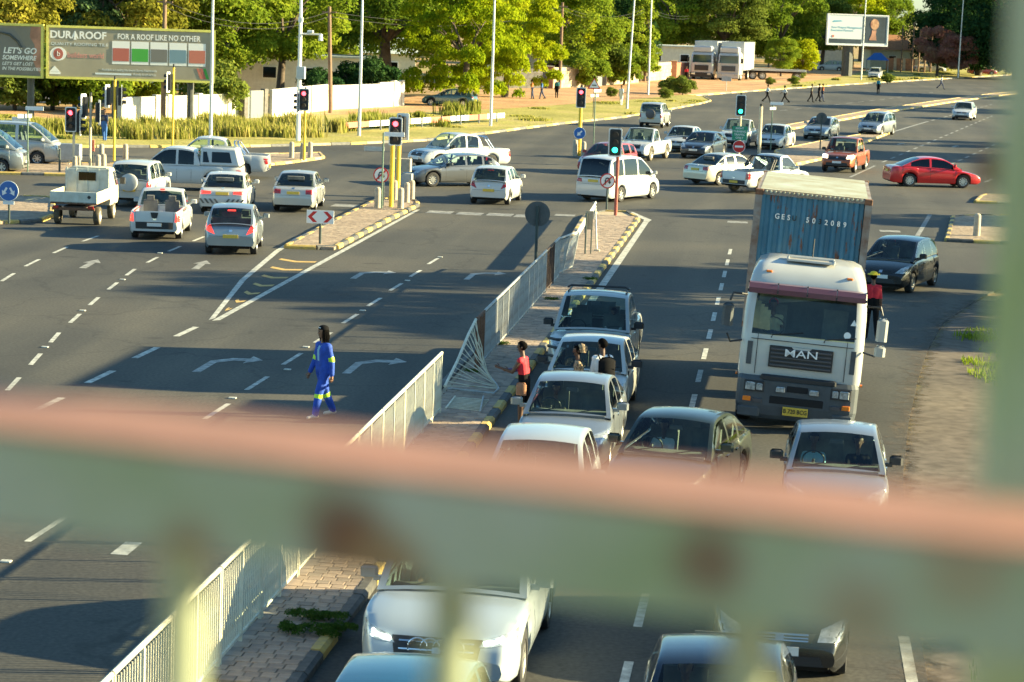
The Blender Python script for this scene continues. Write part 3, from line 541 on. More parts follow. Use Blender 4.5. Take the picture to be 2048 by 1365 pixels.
    for q in (s['hl'], mir(s['hl'])): pt('headlight', q, 0, 1, 'hl')
    for q in (s['tl'], mir(s['tl'])): pt('tail_light', q, 0, -1, 'tl')
    pt('grille', s['grille'], 0, 1, 'black_trim', off=.005); pt('air_intake', s['intake'], 0, 1, 'black_trim', off=.005)
    gq = s['grille']; zz = [gq[0][1]+(gq[3][1]-gq[0][1])*f for f in (.25, .55, .85)]
    for z in zz: pt('grille_bar', [(gq[0][0]+.03, z-.008), (gq[1][0]-.03, z-.008), (gq[1][0]-.03, z+.008), (gq[0][0]+.03, z+.008)], 0, 1, 'bar', nv=1, off=.014)
    pt('badge', [(-.05, zz[1]-.035), (.05, zz[1]-.035), (.05, zz[1]+.035), (-.05, zz[1]+.035)], 0, 1, 'chrome', nu=2, nv=2, off=.022)
    pt('number_plate', [(-.24, s['pf']-.055), (.24, s['pf']-.055), (.24, s['pf']+.055), (-.24, s['pf']+.055)], 0, 1, 'plf', nu=3, nv=1, off=.016); pt('number_plate', [(-.24, s['pr']-.055), (.24, s['pr']-.055), (.24, s['pr']+.055), (-.24, s['pr']+.055)], 0, -1, 'plr', nu=3, nv=1, off=.03)
    if not bed: pt('boot_seam', [(-W_*.40, s['tl'][0][1]-.06), (W_*.40, s['tl'][0][1]-.06), (W_*.40, s['tl'][0][1]-.05), (-W_*.40, s['tl'][0][1]-.05)], 0, -1, 'black_trim', nv=1, off=.002)
    if bed: pt('rear_bumper', [(-W_*.46, s['pr']-.14), (W_*.46, s['pr']-.14), (W_*.46, s['pr']+.09), (-W_*.46, s['pr']+.09)], 0, -1, 'black_trim', off=.012); pt('tailgate_seam', [(-W_*.37, s['pr']+.10), (-W_*.365, s['pr']+.10), (-W_*.365, .95), (-W_*.37, .95)], 0, -1, 'black_trim', nu=1, off=.002); pt('tailgate_seam', [(W_*.365, s['pr']+.10), (W_*.37, s['pr']+.10), (W_*.37, .95), (W_*.365, .95)], 0, -1, 'black_trim', nu=1, off=.002)
    pt('badge', [(-.05, s['pr']+.15), (.05, s['pr']+.15), (.05, s['pr']+.21), (-.05, s['pr']+.21)], 0, -1, 'chrome', nu=2, nv=2, off=.012)
    pt('bumper_seam', [(-W_*.40, .52), (W_*.40, .52), (W_*.40, .528), (-W_*.40, .528)], 0, 1, 'black_trim', nv=1, off=.002)
    for sg in (-1, 1):
        edges = sorted(set([w_[1]+.05 for w_ in s['win'][:-1]]+[s['win'][-1][1]+.02]+([s['win'][0][0]+.1] if len(s['win']) > 1 else [])))
        for x in edges: pt('door_seam', [(x-.006, s['clr']+.12), (x+.006, s['clr']+.12), (x+.006, zs_-.03), (x-.006, zs_-.03)], 1, sg, 'black_trim', nu=1, off=.002)
        for a, b_ in s['win'][-2:]:
            if b_-a > .4: pt('door_handle', [(a+.06, zs_-.16), (a+.24, zs_-.16), (a+.24, zs_-.13), (a+.06, zs_-.13)], 1, sg, 'paint', nu=2, nv=1, off=.025)
        x = rf[-1][0]-.42; y = plan(x)*.97
        mm = MB(); mm.bbox((x, sg*(y+.14), zs_+.13), (.10, .22, .15), .035); mm.box((x+.02, sg*(y+.02), zs_+.05), (.07, .12, .06)); parts.append(['wing_mirror', mm, 'mirror', 40])
    wp = MB(); zw = rf[-1][1]+.055; wx = rf[-1][0]-.08
    for y in (.12, -.55): wp.tube([(wx+.02, y+.0, zw), (wx-.05, y+.30, zw+.055), (wx-.07, y+.5, zw+.065)], .009, 5)
    parts.append(['wiper', wp, 'black_trim', None])
    if s.get('spare'):
        sp = MB().tube([(-.02, 0, .98), (-.20, 0, .98)], [.34, .33], 28); sp.tube([(-.20, 0, .98), (-.225, 0, .98)], [.33, .26], 28); parts.append(['spare_wheel', sp, 'spare', 40])
    out = []
    for nm, mb, mk, sm in parts:
        mb.v = [(x-cx, y, z) for x, y, z in mb.v]
        if nm in ('cabin', 'canopy', 'windscreen', 'rear_window', 'side_window'):
            me = mb.mesh(nm); bm2 = bmesh.new(); bm2.from_mesh(me); bmesh.ops.remove_doubles(bm2, verts=bm2.verts, dist=.0005); bmesh.ops.recalc_face_normals(bm2, faces=bm2.faces); 
            c = Vector((0, 0, .9))
            if sum((f.calc_center_median()-c).dot(f.normal) for f in bm2.faces) < 0: bmesh.ops.reverse_faces(bm2, faces=bm2.faces)
            bm2.to_mesh(me); bm2.free(); me.polygons.foreach_set('use_smooth', [True]*len(me.polygons)); me.set_sharp_from_angle(angle=radians(sm))
        else: me = mb.mesh(nm, sm)
        out.append((nm, me, mk))
    s['parts'] = out; return out
VEH = []
def car(t, pos, heading, label, pm, name=None, cat='car', anchor='c', lit=False, brake=False, mirror=None, glass='glass', spare=None, rims='rim', spokes=7, group=None, plate=('plate_white', 'plate_yellow'), tyre='rubber', side=None, bars='black_trim'):
    s = SPEC[t]; d = Vector((cos(radians(heading)), sin(radians(heading)), 0)); pos = Vector((pos[0], pos[1], 0))
    if anchor == 'r': pos = pos+d*s['L']/2
    if anchor == 'f': pos = pos-d*s['L']/2
    root = empty(name or 'car', (pos.x, pos.y, 0), radians(heading), label, cat, group)
    mm = dict(paint=pm, glass=glass, sideglass=side or glass, hl='lamp_lit' if lit else 'lamp', tl='tail_lit' if brake else 'tail', mirror=mirror or pm, spare=spare or pm, plf=plate[0], plr=plate[1], bar=bars)
    for nm, me, mk in car_meshes(t): link(nm, me, mm.get(mk, mk), root)
    tm, rm = wheel_meshes(s['r'], spokes)
    for a in s['ax']:
        for sg in (1, -1):
            o = link('wheel', tm, tyre, root); o.location = (a-s['L']/2, sg*(s['W']/2-.135), s['r'])
            if sg < 0: o.rotation_euler = (0, 0, pi)
            q = link('rim', rm, [rims, 'rim_dark'], o)
    return root
def extra(root, mb, name, m, sm=40): return mb.build(name, m, root, sm)
def loc(root, x, y, z): return Vector((x, y, z))
paint('white', (.52, .53, .52), dust=.10); paint('white2', (.47, .48, .46), dust=.18); paint('silver', (.29, .33, .36), .6, .32); paint('silver2', (.44, .45, .43), .4, .36); paint('pale_gold', (.56, .53, .42), .35, .36); paint('grey', (.14, .15, .16), .55, .3)
paint('black', (.012, .014, .016), .2, .25, .04); paint('darkgreen', (.016, .028, .022), .3, .3, .08); paint('navy', (.010, .018, .035), .35, .25, .03); paint('blue', (.015, .10, .17), .4, .25, .02); paint('red', (.58, .012, .018), .1, .28, .04); paint('maroon', (.30, .02, .03), .2, .32, .1)
paint('orange', (.42, .10, .035), .45, .32, .08); paint('teal', (.03, .10, .11), .3, .35); paint('darkblue', (.03, .05, .08), .4, .3); paint('pale_green', (.50, .58, .50), dust=.3)
paint('glacier', (.38, .44, .47), .1, .3, .04); paint('metalgrey', (.30, .32, .32), .5, .32)  # near white cars: blue sky reflection and shade put into the base colour
# --- queue towards the bridge
car('pickup2', (-4.0, 54.9), 269.5, 'silver white double cab pickup with black bull bar queuing behind parked sedans', M('paint_silver2'), 'pickup_truck', 'pickup truck', mirror='black_trim'); R1 = bpy.data.objects['pickup_truck']
bb = MB()
for z in (.62, .82, 1.0): bb.tube([(2.50, -.86, z), (2.74, -.66, z), (2.78, 0, z), (2.74, .66, z), (2.50, .86, z)], .032, 8)
for y in (-.5, -.2, .2, .5): bb.tube([(2.76, y, .42), (2.77, y, 1.02)], .028, 8)
extra(R1, bb, 'bull_bar', 'black_trim')
rb = MB(); rb.tube([(.05, -.70, 1.86), (-.0, -.62, 1.90), (0, .62, 1.90), (.05, .70, 1.86)], .025, 8); rb.tube([(.35, -.66, 1.80), (-.75, -.66, 1.80)], .02, 6); rb.tube([(.35, .66, 1.80), (-.75, .66, 1.80)], .02, 6); extra(R1, rb, 'roof_bar', 'black_trim')
car('sedan', (-3.66, 49.4), 269, 'white sedan stopped behind the two people walking between cars', M('paint_white2'), mirror='black_trim')
car('sedan', (-3.58, 44.0), 269, 'silver sedan with a charm hanging from its mirror in the queue', M('paint_silver'))
car('hatch', (-3.52, 37.3), 270, 'white hatchback with its windscreen right above the blurred rail', M('paint_glacier'))
car('sedan90', (-1.45, 40.5), 259, 'dark green sedan turning out between silver cars', M('paint_darkgreen'), plate=('plate_yellow', 'plate_yellow'))
car('sedan', (1.15, 40.0), 269, 'silver sedan with black wing mirrors below the container truck', M('paint_silver'), mirror='black_trim', bars='chrome')
A = car('q7', (-3.72, 29.9), 269.5, 'white luxury SUV with lit daytime lamps and chrome slatted grille', M('paint_glacier'), 'suv', 'SUV', bars='chrome', spokes=10)
car('hatch', (-3.50, 22.9), 270, 'metallic blue hatchback with only its roof showing ahead of the white SUV', M('paint_blue'))
car('sedan', (-.38, 25.2), 270, 'navy blue sedan seen over its roof near the road edge line', M('paint_navy'), mirror='black_trim')
car('sedan', (.35, 31.3), 268, 'black saloon tucked behind the navy sedan', M('paint_black'), bars='chrome')
for y in (.36, .12, -.12, -.36): 
    rg = MB(); rg.tube([(2.50, y*.62+.115*cos(a*pi/12), .685+.115*sin(a*pi/12)) for a in range(25)], .012, 6); extra(A, rg, 'badge_ring', 'chrome')
for sg in (1, -1):
    dl = MB(); dl.tube([(2.47, sg*.56, .775), (2.41, sg*.74, .80)], .017, 6); dl.tube([(2.41, sg*.74, .80), (2.385, sg*.78, .845)], .017, 6); dl.tube([(2.41, sg*.74, .80), (2.40, sg*.785, .775)], .017, 6); extra(A, dl, 'daytime_lamp', 'drl')
car('hatch', P(1758, 586), 251, 'black hatchback coming round the right side of the container truck', M('paint_black'), anchor='f', bars='black_trim', plate=('plate_white', 'plate_yellow'))
car('hatch1', (8.4, 77.6), 262, 'grey car mostly hidden behind the bridge post', M('paint_grey'))
# --- left approach, driving away
car('hatch', P(460, 511), 98.5, 'silver hatchback waiting beside the tip of the splitter island', M('paint_silver'), anchor='r', brake=True, plate=('plate_yellow', 'plate_yellow'))
N_ = car('smallpick', P(308, 481), 98, 'small white pickup with open bed braking left of silver hatchback', M('paint_white'), 'pickup_truck', 'pickup truck', anchor='r', brake=True, plate=('plate_white', 'plate_white'))
extra(N_, MB().bbox((.02, 0, 1.535), (.05, .16, .05), .01), 'brake_light', 'tail_lit'); extra(N_, MB().plate([(-2.262, -.13, .93), (-2.262, .13, .93), (-2.262, .09, .76), (-2.262, 0, .72), (-2.262, -.09, .76)], (-1, 0, 0), .012), 'emblem', 'black_trim')
car('suv', P(258, 416), 93, 'white SUV with covered spare wheel on its back door', M('paint_white2'), 'suv', 'SUV', anchor='r', brake=True, spare=M('paint_white2'))
B_ = car('bmw', P(443, 430), 97, 'white patrol sedan with reflective striped rear bumper', M('paint_white'), anchor='r', brake=True)
for i in range(4):
    for sg in (1, -1):
        y = sg*(.10+i*.18); st = MB().plate([(-2.318, y, .42), (-2.318, y+sg*.085, .42), (-2.318, y+sg*.22, .60), (-2.318, y+sg*.135, .60)], (-1, 0, 0), .01); extra(B_, st, 'reflective_stripe', 'kerb_grey')
car('sedan', P(585, 426), 95, 'beige silver sedan driving off beside the no U-turn sign', M('paint_silver2'), anchor='r', brake=False)
C_ = car('pickup2', P(364, 378), 186, 'white double cab pickup with white canopy crossing the junction', M('paint_white'), 'pickup_truck', 'pickup truck', side='tint')
cn = MB(); 
def can(x0, x1, z0, z1, wb, wt): return [(x0, -wb, z0), (x1, -wb, z0), (x1, wb, z0), (x0, wb, z0), (x0+.22, -wt, z1), (x1-.06, -wt, z1), (x1-.06, wt, z1), (x0+.22, wt, z1)]
cn.add(can(-2.58, -.82, 1.06, 1.84, .86, .72), [(3, 2, 1, 0), (4, 5, 6, 7), (0, 1, 5, 4), (1, 2, 6, 5), (2, 3, 7, 6), (3, 0, 4, 7)])
cno = extra(C_, cn, 'canopy', M('paint_white')); bv = cno.modifiers.new('bevel', 'BEVEL'); bv.width = .09; bv.segments = 4
for sg in (1, -1):
    for x0, x1 in ((-2.2, -1.35), (-1.25, -.98)):
        yy = lambda z: sg*(.86-(z-1.06)/.78*.14+.012); extra(C_, MB().plate([(x0, yy(1.22), 1.22), (x1, yy(1.22), 1.22), (x1, yy(1.66), 1.66), (x0+.12, yy(1.66), 1.66)], (0, sg, 0), .01), 'canopy_window', 'tint')
D_ = car('pickup2', P(425, 352), 187, 'white double cab pickup with open bed and sports bar behind canopied pickup', M('paint_white'), 'pickup_truck', 'pickup truck')
def sportbar(R, m='black_trim', x=-1.05):
    t = MB()
    for dx in (0, .16): t.tube([(x-dx-.35, -.80, 1.04), (x-dx, -.74, 1.52), (x-dx, -.6, 1.64), (x-dx, .6, 1.64), (x-dx, .74, 1.52), (x-dx-.35, .80, 1.04)], .035, 8)
    extra(R, t, 'roll_bar', m)
sportbar(D_, 'chrome')
car('minibus', P(24, 327), 3, 'silver minibus at the stop line behind the grey van', M('paint_silver2'), 'minibus', 'minibus', rims='rim')
car('minibus', P(-52, 344), 5, 'metallic grey van ahead of the silver minibus', M('paint_metalgrey'), 'van', 'van')
# --- junction
E_ = car('pickup2', P(917, 338), 222, 'white double cab pickup with chrome roll bar turning across junction', M('paint_white'), 'pickup_truck', 'pickup truck', mirror='black_trim'); sportbar(E_, 'chrome')
car('hatch1', P(903, 371), 214, 'dark grey metallic hatchback in front of turning white pickup', M('paint_grey'), spokes=10)
car('hatch', P(976, 410), 86, 'white hatchback entering the junction past the yellow signal poles', M('paint_white'), anchor='r')
car('van', P(1184, 404), 66, 'tall white people carrier turning right past the median nose', M('paint_white'), 'van', 'van', anchor='r', glass='tint')
car('hatch', P(1178, 350), 246, 'maroon hatchback behind the white people carrier', M('paint_maroon'), anchor='f')
car('sedan', P(1388, 370), 50, 'pale gold sedan turning right ahead of the white single cab pickup', M('paint_pale_gold'), anchor='r')
F_ = car('pickup1', P(1466, 386), 53, 'white single cab pickup with dark roll bar turning right', M('paint_white'), 'pickup_truck', 'pickup truck', anchor='r', tyre='rubber_dust', rims='rim_pale'); sportbar(F_, 'black_trim', -.25)
car('pickup1', P(1262, 322), 256, 'white single cab pickup with dusty wheel waiting at the far line', M('paint_white'), 'pickup_truck', 'pickup truck', anchor='f', tyre='rubber_dust')
car('sedan', P(1350, 306), 259, 'white sedan stopped between single cab pickup and dark hatchback', M('paint_white2'), anchor='f')
car('hatch1', P(1385, 318), 256, 'dark blue grey hatchback in the waiting queue opposite', M('paint_darkblue'), anchor='f')
car('pickup1', P(1462, 297), 258, 'white loaded pickup behind the green text sign', M('paint_white'), 'pickup_truck', 'pickup truck', anchor='f')
car('sedan', P(1535, 300), 258, 'white sedan beside the pale signal pole', M('paint_white2'), anchor='f')
car('hatch1', P(1628, 280), 257, 'silver hatchback with chrome grille right of far island', M('paint_silver'), anchor='f')
car('wagon', P(1734, 272), 250, 'silver blue compact wagon approaching on the far road', M('paint_silver'), anchor='f')
G_ = car('pickup2', P(1672, 346), 258, 'orange pickup truck with headlights on', M('paint_orange'), 'pickup_truck', 'pickup truck', anchor='f', lit=True, mirror='black_trim')
car('sedan', P(1922, 241), 260, 'white sedan alone on the far right lanes', M('paint_white'), anchor='f')
car('sport', P(1862, 373), 12, 'bright red sedan with pale alloy wheels crossing to the right', M('paint_red'), rims='rim_pale', spokes=10, side='tint')
car('suv', P(1300, 256), 84, 'silver off-roader with dark spare wheel cover leaving the junction', M('paint_silver2'), 'suv', 'SUV', anchor='r', spare='rim_dark')
car('hatch1', P(900, 214), 170, 'dark teal car parked under the weeping tree', M('paint_teal'))
car('wagon', AT(1660, 122, 372), 185, 'white wagon parked by the far wall', M('paint_white'))
car('hatch', AT(1750, 152, 335), 262, 'white hatchback parked on the grass near the big billboard', M('paint_white2'))
car('pickup1', AT(1860, 127, 385), 8, 'white pickup parked beside the pink flowering bush', M('paint_white'), 'pickup_truck', 'pickup truck')
car('sedan', AT(1965, 130, 385), 10, 'dark red sedan parked under dark trees', M('paint_maroon'))

for t_ in ('silver hatchback waiting', 'white hatchback entering'):
    for o in list(bpy.data.objects):
        if str(o.get('label', '')).startswith(t_): extra(o, MB().bbox((-1.50, 0, 1.40), (.05, .26, .045), .01), 'brake_light', 'tail_lit' if 'silver' in t_ else 'tail')
# ------------------------------------------------------------------ lorries
mat('print_silver', (.75, .76, .77), .4); mat('visor', (.13, .055, .075), .3, coat=.5); mat('bumper_grey', (.055, .066, .075), .55, var=.2, scale=3); mat('grille_black', (.02, .021, .024), .45); mat('cont_roof', (.42, .47, .40), .75, c2=(.30, .27, .18), scale=1.2, detail=8)
cm = bpy.data.materials.new('container_blue'); cm.use_nodes = True; MATS['container_blue'] = cm; N, L = nodes(cm); b = N['Principled BSDF']; b.inputs['Roughness'].default_value = .55
tc = N.new('ShaderNodeTexCoord'); mp = N.new('ShaderNodeMapping'); mp.inputs['Scale'].default_value = (2.2, 2.2, .55); L.new(tc.outputs['Object'], mp.inputs[0])
n1 = N.new('ShaderNodeTexNoise'); n1.inputs['Scale'].default_value = 1.5; n1.inputs['Detail'].default_value = 7; n1.inputs['Roughness'].default_value = .7; L.new(mp.outputs[0], n1.inputs['Vector'])
n2 = N.new('ShaderNodeTexNoise'); n2.inputs['Scale'].default_value = 1.1; n2.inputs['Detail'].default_value = 3; L.new(tc.outputs['Object'], n2.inputs['Vector'])
ca = ramp(N, L, n2.outputs[0], [(.3, (.035, .13, .21)), (.5, (.05, .17, .26)), (.72, (.14, .25, .30))]); cb = ramp(N, L, n1.outputs[0], [(.0, (.10, .035, .015)), (1, (.17, .06, .025))])
fm = ramp(N, L, n1.outputs[0], [(.575, (0, 0, 0)), (.61, (1, 1, 1))]); L.new(mixc(N, L, fm, ca, cb), b.inputs['Base Color'])
def ring_plan(z, xf, hw, xr, rc=.2, ny=6):
    pts = [(xr, hw), (xf-rc-.5, hw), (xf-rc, hw)] + [(xf-rc+rc*sin(a), hw-rc+rc*cos(a)) for a in (pi/8, pi/4, 3*pi/8, pi/2)]; f = [(xf, (hw-rc)*(1-2*i/ny)) for i in range(1, ny)]
    return [(x, y, z) for x, y in pts+f+[(x, -y) for x, y in pts[::-1]]]
def cab(root, pm, lv, zw, hwin=1.0, sc=1.0):
    rings = [ring_plan(*l) for l in lv]; n = len(rings[0]); body = MB(); glass = MB(); sides = [MB(), MB()]
    for i in range(len(rings)-1):
        zm = (rings[i][0][2]+rings[i+1][0][2])/2
        for j in range(n-1):
            q = [rings[i][j], rings[i+1][j], rings[i+1][j+1], rings[i][j+1]]; ym = sum(p[1] for p in q)/4; win = zw[0] < zm < zw[1]
            d = glass if (win and 6 <= j <= n-8) else (sides[0] if win and j == 1 else (sides[1] if win and j == n-3 else body)); o = len(d.v); d.v += q; d.f.append((o, o+1, o+2, o+3)); d.m.append(0)
    o = len(body.v); body.v += rings[-1]; body.f.append(tuple(range(o, o+n))); body.m.append(0)
    bk = [rings[i][0] for i in range(len(rings))]+[rings[i][-1] for i in range(len(rings)-1, -1, -1)]; o = len(body.v); body.v += bk; body.f.append(tuple(range(o, o+len(bk)))); body.m.append(0)
    for nm, mb, m in [('cab', body, pm), ('windscreen', glass, 'glass'), ('side_window', sides[0], 'glass'), ('side_window', sides[1], 'glass')]:
        if not mb.f: continue
        me = mb.mesh(nm); bm2 = bmesh.new(); bm2.from_mesh(me); bmesh.ops.remove_doubles(bm2, verts=bm2.verts, dist=.001); bmesh.ops.recalc_face_normals(bm2, faces=bm2.faces); bm2.to_mesh(me); bm2.free()
        me.polygons.foreach_set('use_smooth', [True]*len(me.polygons)); me.set_sharp_from_angle(angle=radians(32)); link(nm, me, m, root)
LEAN = radians(-3.2)
T = empty('container_truck', (.50, 47.7, 0), radians(269), 'white tractor truck with purple sun visor hauling a blue shipping container', 'truck'); T.rotation_euler = (LEAN, 0, radians(269))
cab(T, M('paint_white2'), [(1.02, -.02, 1.20, -2.2), (1.12, 0, 1.22, -2.2), (1.5, -.01, 1.22, -2.2), (1.88, -.05, 1.215, -2.2), (2.35, -.15, 1.205, -2.2), (2.72, -.24, 1.18, -2.2), (2.84, -.29, 1.17, -2.2), (3.06, -.44, 1.12, -2.2), (3.22, -.70, 1.03, -2.2), (3.30, -1.1, .86, -2.1, .15), (3.33, -1.5, .6, -1.9, .1)], (1.88, 2.72))
def tp(mb, name, m, sm=None): return mb.build(name, m, T, sm)
it = MB(); it.box((-.45, 0, 1.74), (.6, 2.1, .16)); it.box((-1.2, 0, 1.2), (1.7, 2.2, .06))
for y in (.62, -.62): it.bbox((-1.25, y, 1.5), (.5, .52, .3), .05); it.box((-1.5, y, 1.95), (.14, .50, .75), mtx=Matrix.Rotation(-.15, 3, 'Y'))
it.box((-2.1, 0, 2.2), (.04, 2.2, 1.6)); tp(it, 'seats', 'interior')
tp(MB().tube([(-.72+.1*sin(a*pi/8)*.6, -.62+.23*cos(a*pi/8), 1.98+.19*sin(a*pi/8)) for a in range(17)], .016, 6), 'steering_wheel', 'black_trim')
mat('curtain', (.42, .36, .24), .9, var=.2); cu = MB()
for i in range(5): cu.box((-.40-.02*(i % 2), -1.0+i*.07, 2.25-i*.03), (.03, .075, .6-i*.05))
tp(cu, 'curtain', 'curtain')
for i in range(4):                                                      # tinted sun visor in four panels
    y0, y1 = -1.16+i*.58, -1.16+(i+1)*.58-.015; v = MB(); pr = [(-.20, 2.90), (-.04, 2.89), (.03, 2.80), (.02, 2.70)]; vs_ = []
    v.add([(x, y, z) for y in (y0, y1) for x, z in pr]+[(x-.02, y, z-.01) for y in (y0, y1) for x, z in pr], [(0, 1, 5, 4), (1, 2, 6, 5), (2, 3, 7, 6), (8, 12, 13, 9), (9, 13, 14, 10), (10, 14, 15, 11), (3, 11, 15, 7)]); tp(v, 'sun_visor', 'visor', 40)
cl = MB()
for i in range(5): cl.box((.01, -1.16+i*.58-.007, 2.74), (.04, .03, .05)); cl.box((-.08, -1.16+i*.58-.007, 2.90), (.08, .025, .03))
tp(cl, 'visor_clip', 'black_trim')
gr = MB(); gr.bbox((.012, 0, 1.475), (.05, 1.26, .43), .01); tp(gr, 'grille', 'grille_black')
for k in range(5): tp(MB().bbox((.05, 0, 1.31+k*.08), (.035, 1.20, .035), .008), 'grille_slat', 'rim_dark')
tp(MB().plate([(.05, -.2, 1.69), (.05, .2, 1.69), (.05, .13, 1.63), (.05, -.13, 1.63)], (1, 0, 0), .04), 'grille_notch', M('paint_white2'))
lettering('MAN', .21, T, (.10, 0, 1.57), (0, 1, 0), (0, 0, 1), 'print_silver', bold=.004, sx=1.45, ext=.008)
for y in (1.02, -1.02): tp(MB().box((.004, y, 1.5), (.02, .10, .46)), 'corner_vane', 'bumper_grey')
for y in (.88, -.88): tp(MB().box((.004, y, 1.5), (.012, .012, .80)), 'panel_seam', 'black_trim')
tp(MB().box((.0, 0, 1.79), (.03, 2.02, .012)), 'panel_seam', 'black_trim')
bmp = MB(); rg = [ring_plan(z, x, hw, -.75, .22) for z, x, hw in ((.22, .02, 1.10), (.30, .07, 1.17), (.5, .10, 1.20), (.98, .10, 1.20), (1.06, .03, 1.18))]; n = len(rg[0])
for i in range(4):
    for j in range(n-1): bmp.add([rg[i][j], rg[i+1][j], rg[i+1][j+1], rg[i][j+1]], [(0, 1, 2, 3)][::1])
bmp.add(rg[4], [tuple(range(n))]); tp(bmp, 'bumper', 'bumper_grey')
for sg in (1, -1):
    hb = MB(); hb.bbox((.10, sg*.86, .86), (.05, .40, .22), .015); tp(hb, 'headlight_bezel', 'grille_black'); 
    hl_ = MB(); hl_.bbox((.115, sg*.93, .86), (.05, .20, .16), .02); hl_.bbox((.115, sg*.75, .86), (.05, .13, .14), .02); tp(hl_, 'headlight', 'lamp')
    tp(MB().bbox((.12, sg*.33, .84), (.06, .18, .10), .015), 'fog_lamp', 'lamp')
    tp(MB().bbox((.105, sg*.98, .60), (.05, .16, .09), .012), 'indicator', 'amber'); tp(MB().bbox((.105, sg*.77, .58), (.045, .20, .08), .012), 'bumper_lamp', 'rim_dark')
    tp(MB().bbox((.06, sg*.92, .36), (.12, .44, .20), .04), 'bumper_corner', 'bumper_grey')
    tp(MB().disc((-.3, sg*1.24, 1.02), .03, (0, 1, 0), .04, 10), 'side_marker', 'amber')
tp(MB().bbox((.085, 0, .86), (.05, .42, .12), .01), 'air_intake', 'underbody'); tp(MB().bbox((.085, 0, .62), (.05, 1.06, .15), .01), 'air_intake', 'underbody'); tp(MB().bbox((.06, 0, 1.06), (.10, 1.5, .10), .03), 'step', 'grille_black')
tp(MB().bbox((.125, 0, .42), (.02, .50, .17), .006), 'number_plate', 'plate_yellow'); lettering('B 720 BCG', .12, T, (.140, 0, .42), (0, 1, 0), (0, 0, 1), 'ink', bold=.008, sx=.85)
for sg in (1, -1):
    ar = MB(); ar.tube([(-.2, sg*1.18, 2.62), (.02, sg*1.45, 2.66), (.05, sg*1.50, 2.5)], .022, 6); ar.tube([(-.1, sg*1.2, 1.72), (.02, sg*1.42, 1.68), (.05, sg*1.5, 1.85)], .022, 6); tp(ar, 'mirror_arm', 'black_trim')
    tp(MB().bbox((.03, sg*1.52, 2.22), (.14, .22, .46), .05), 'wing_mirror', 'bumper_grey' if sg < 0 else M('paint_silver2'), 40)
    if sg > 0: tp(MB().bbox((.03, sg*1.52, 1.80), (.14, .22, .22), .05), 'wing_mirror', M('paint_silver2'), 40)
wp = MB()
for y in (-.62, .42): wp.tube([(.02, y, 1.84), (.0, y+.02, 1.90), (-.04, y+.62, 1.985)], .013, 5)
tp(wp, 'wiper', 'black_trim')
for y, z, r_ in ((.86, 2.02, .07),): tp(MB().disc((-.068, y, z), r_, (1, 0, .2), .012, 16), 'licence_disc', 'white_paint')
tp(MB().plate([(-.115, .90, 2.22), (-.115, 1.03, 2.22), (-.14, .965, 2.34)], (1, 0, .2), .01), 'window_sticker', 'white_paint')
rh = MB(); 
for c, d in (((-.86, 0, 3.33), (.05, .95, .05)), ((-1.22, 0, 3.36), (.05, .95, .05)), ((-1.04, .46, 3.345), (.40, .05, .05)), ((-1.04, -.46, 3.345), (.40, .05, .05))): rh.bbox(c, d, .015)
tp(rh, 'roof_hatch', M('paint_white2')); tp(MB().box((-1.04, 0, 3.325), (.34, .88, .02)), 'hatch_cover', 'concrete')
tp(MB().tube([(-1.3, .02, 3.3), (-1.32, .02, 3.75)], .012, 5), 'aerial', 'black_trim')
for sg in (1, -1): tp(MB().bbox((-.50, sg*.80, 3.10), (.10, .12, .04), .01), 'roof_lamp', 'amber')
ch = MB(); ch.box((-5.8, 0, .95), (7.6, .9, .26)); ch.box((-6.4, 0, 1.34), (6.3, 2.44, .38)); ch.box((-1.6, 0, .75), (1.6, 1.9, .5)); tp(ch, 'trailer_bed', 'underbody')
tm, rm = wheel_meshes(.5, 8)
for xa in (-1.42, -4.6, -7.7, -8.9):
    for sg in (1, -1):
        o = link('wheel', tm, 'rubber', T); o.location = (xa, sg*1.04, .5+sg*1.04*sin(-LEAN)); o.scale = (1, 1.5, 1)
        if sg < 0: o.rotation_euler = (0, 0, pi)
        link('rim', rm, ['rim_dark', 'rim_dark'], o)
for sg in (1, -1):
    fa = MB(); fa.tube([(-1.42+.60*cos(a), sg*1.12, .52+.58*sin(a)) for a in [pi*k/10 for k in range(11)]], .07, 6); tp(fa, 'wheel_arch', 'bumper_grey')
CT = empty('shipping_container', (.42, 47.7, 0), 0, 'rusty blue shipping container with white serial number on truck', 'container'); CT.rotation_euler = (LEAN, 0, radians(269))
def cp(mb, name, m, sm=None): return mb.build(name, m, CT, sm)
x0, x1, z0, z1 = -9.45, -3.4, 1.56, 4.50; hw = 1.22
def corr(n, a, b_, dep):                                                # trapezoid corrugation offsets
    pts = []; p = (b_-a)/n
    for i in range(n): pts += [(a+p*(i+.05), 0), (a+p*(i+.32), 0), (a+p*(i+.50), -dep), (a+p*(i+.86), -dep)]
    return pts
f = MB(); pr = corr(10, -hw+.13, hw-.13, .055)
for (ya, da), (yb, db) in zip(pr[:-1], pr[1:]): f.add([(x1-.03+da, ya, z0+.1), (x1-.03+db, yb, z0+.1), (x1-.03+db, yb, z1-.1), (x1-.03+da, ya, z1-.1)], [(0, 1, 2, 3)])
cp(f, 'front_wall', 'container_blue')
for sg in (1, -1):
    f = MB(); pr = corr(20, x0+.13, x1-.13, .04)
    for (ya, da), (yb, db) in zip(pr[:-1], pr[1:]): f.add([(ya, sg*(hw-.03+da), z0+.1), (yb, sg*(hw-.03+db), z0+.1), (yb, sg*(hw-.03+db), z1-.1), (ya, sg*(hw-.03+da), z1-.1)], [(0, 1, 2, 3)])
    cp(f, 'side_wall', 'container_blue')
mat('post_rusty', (.30, .29, .27), .7, c2=(.15, .08, .05), scale=3, detail=7)
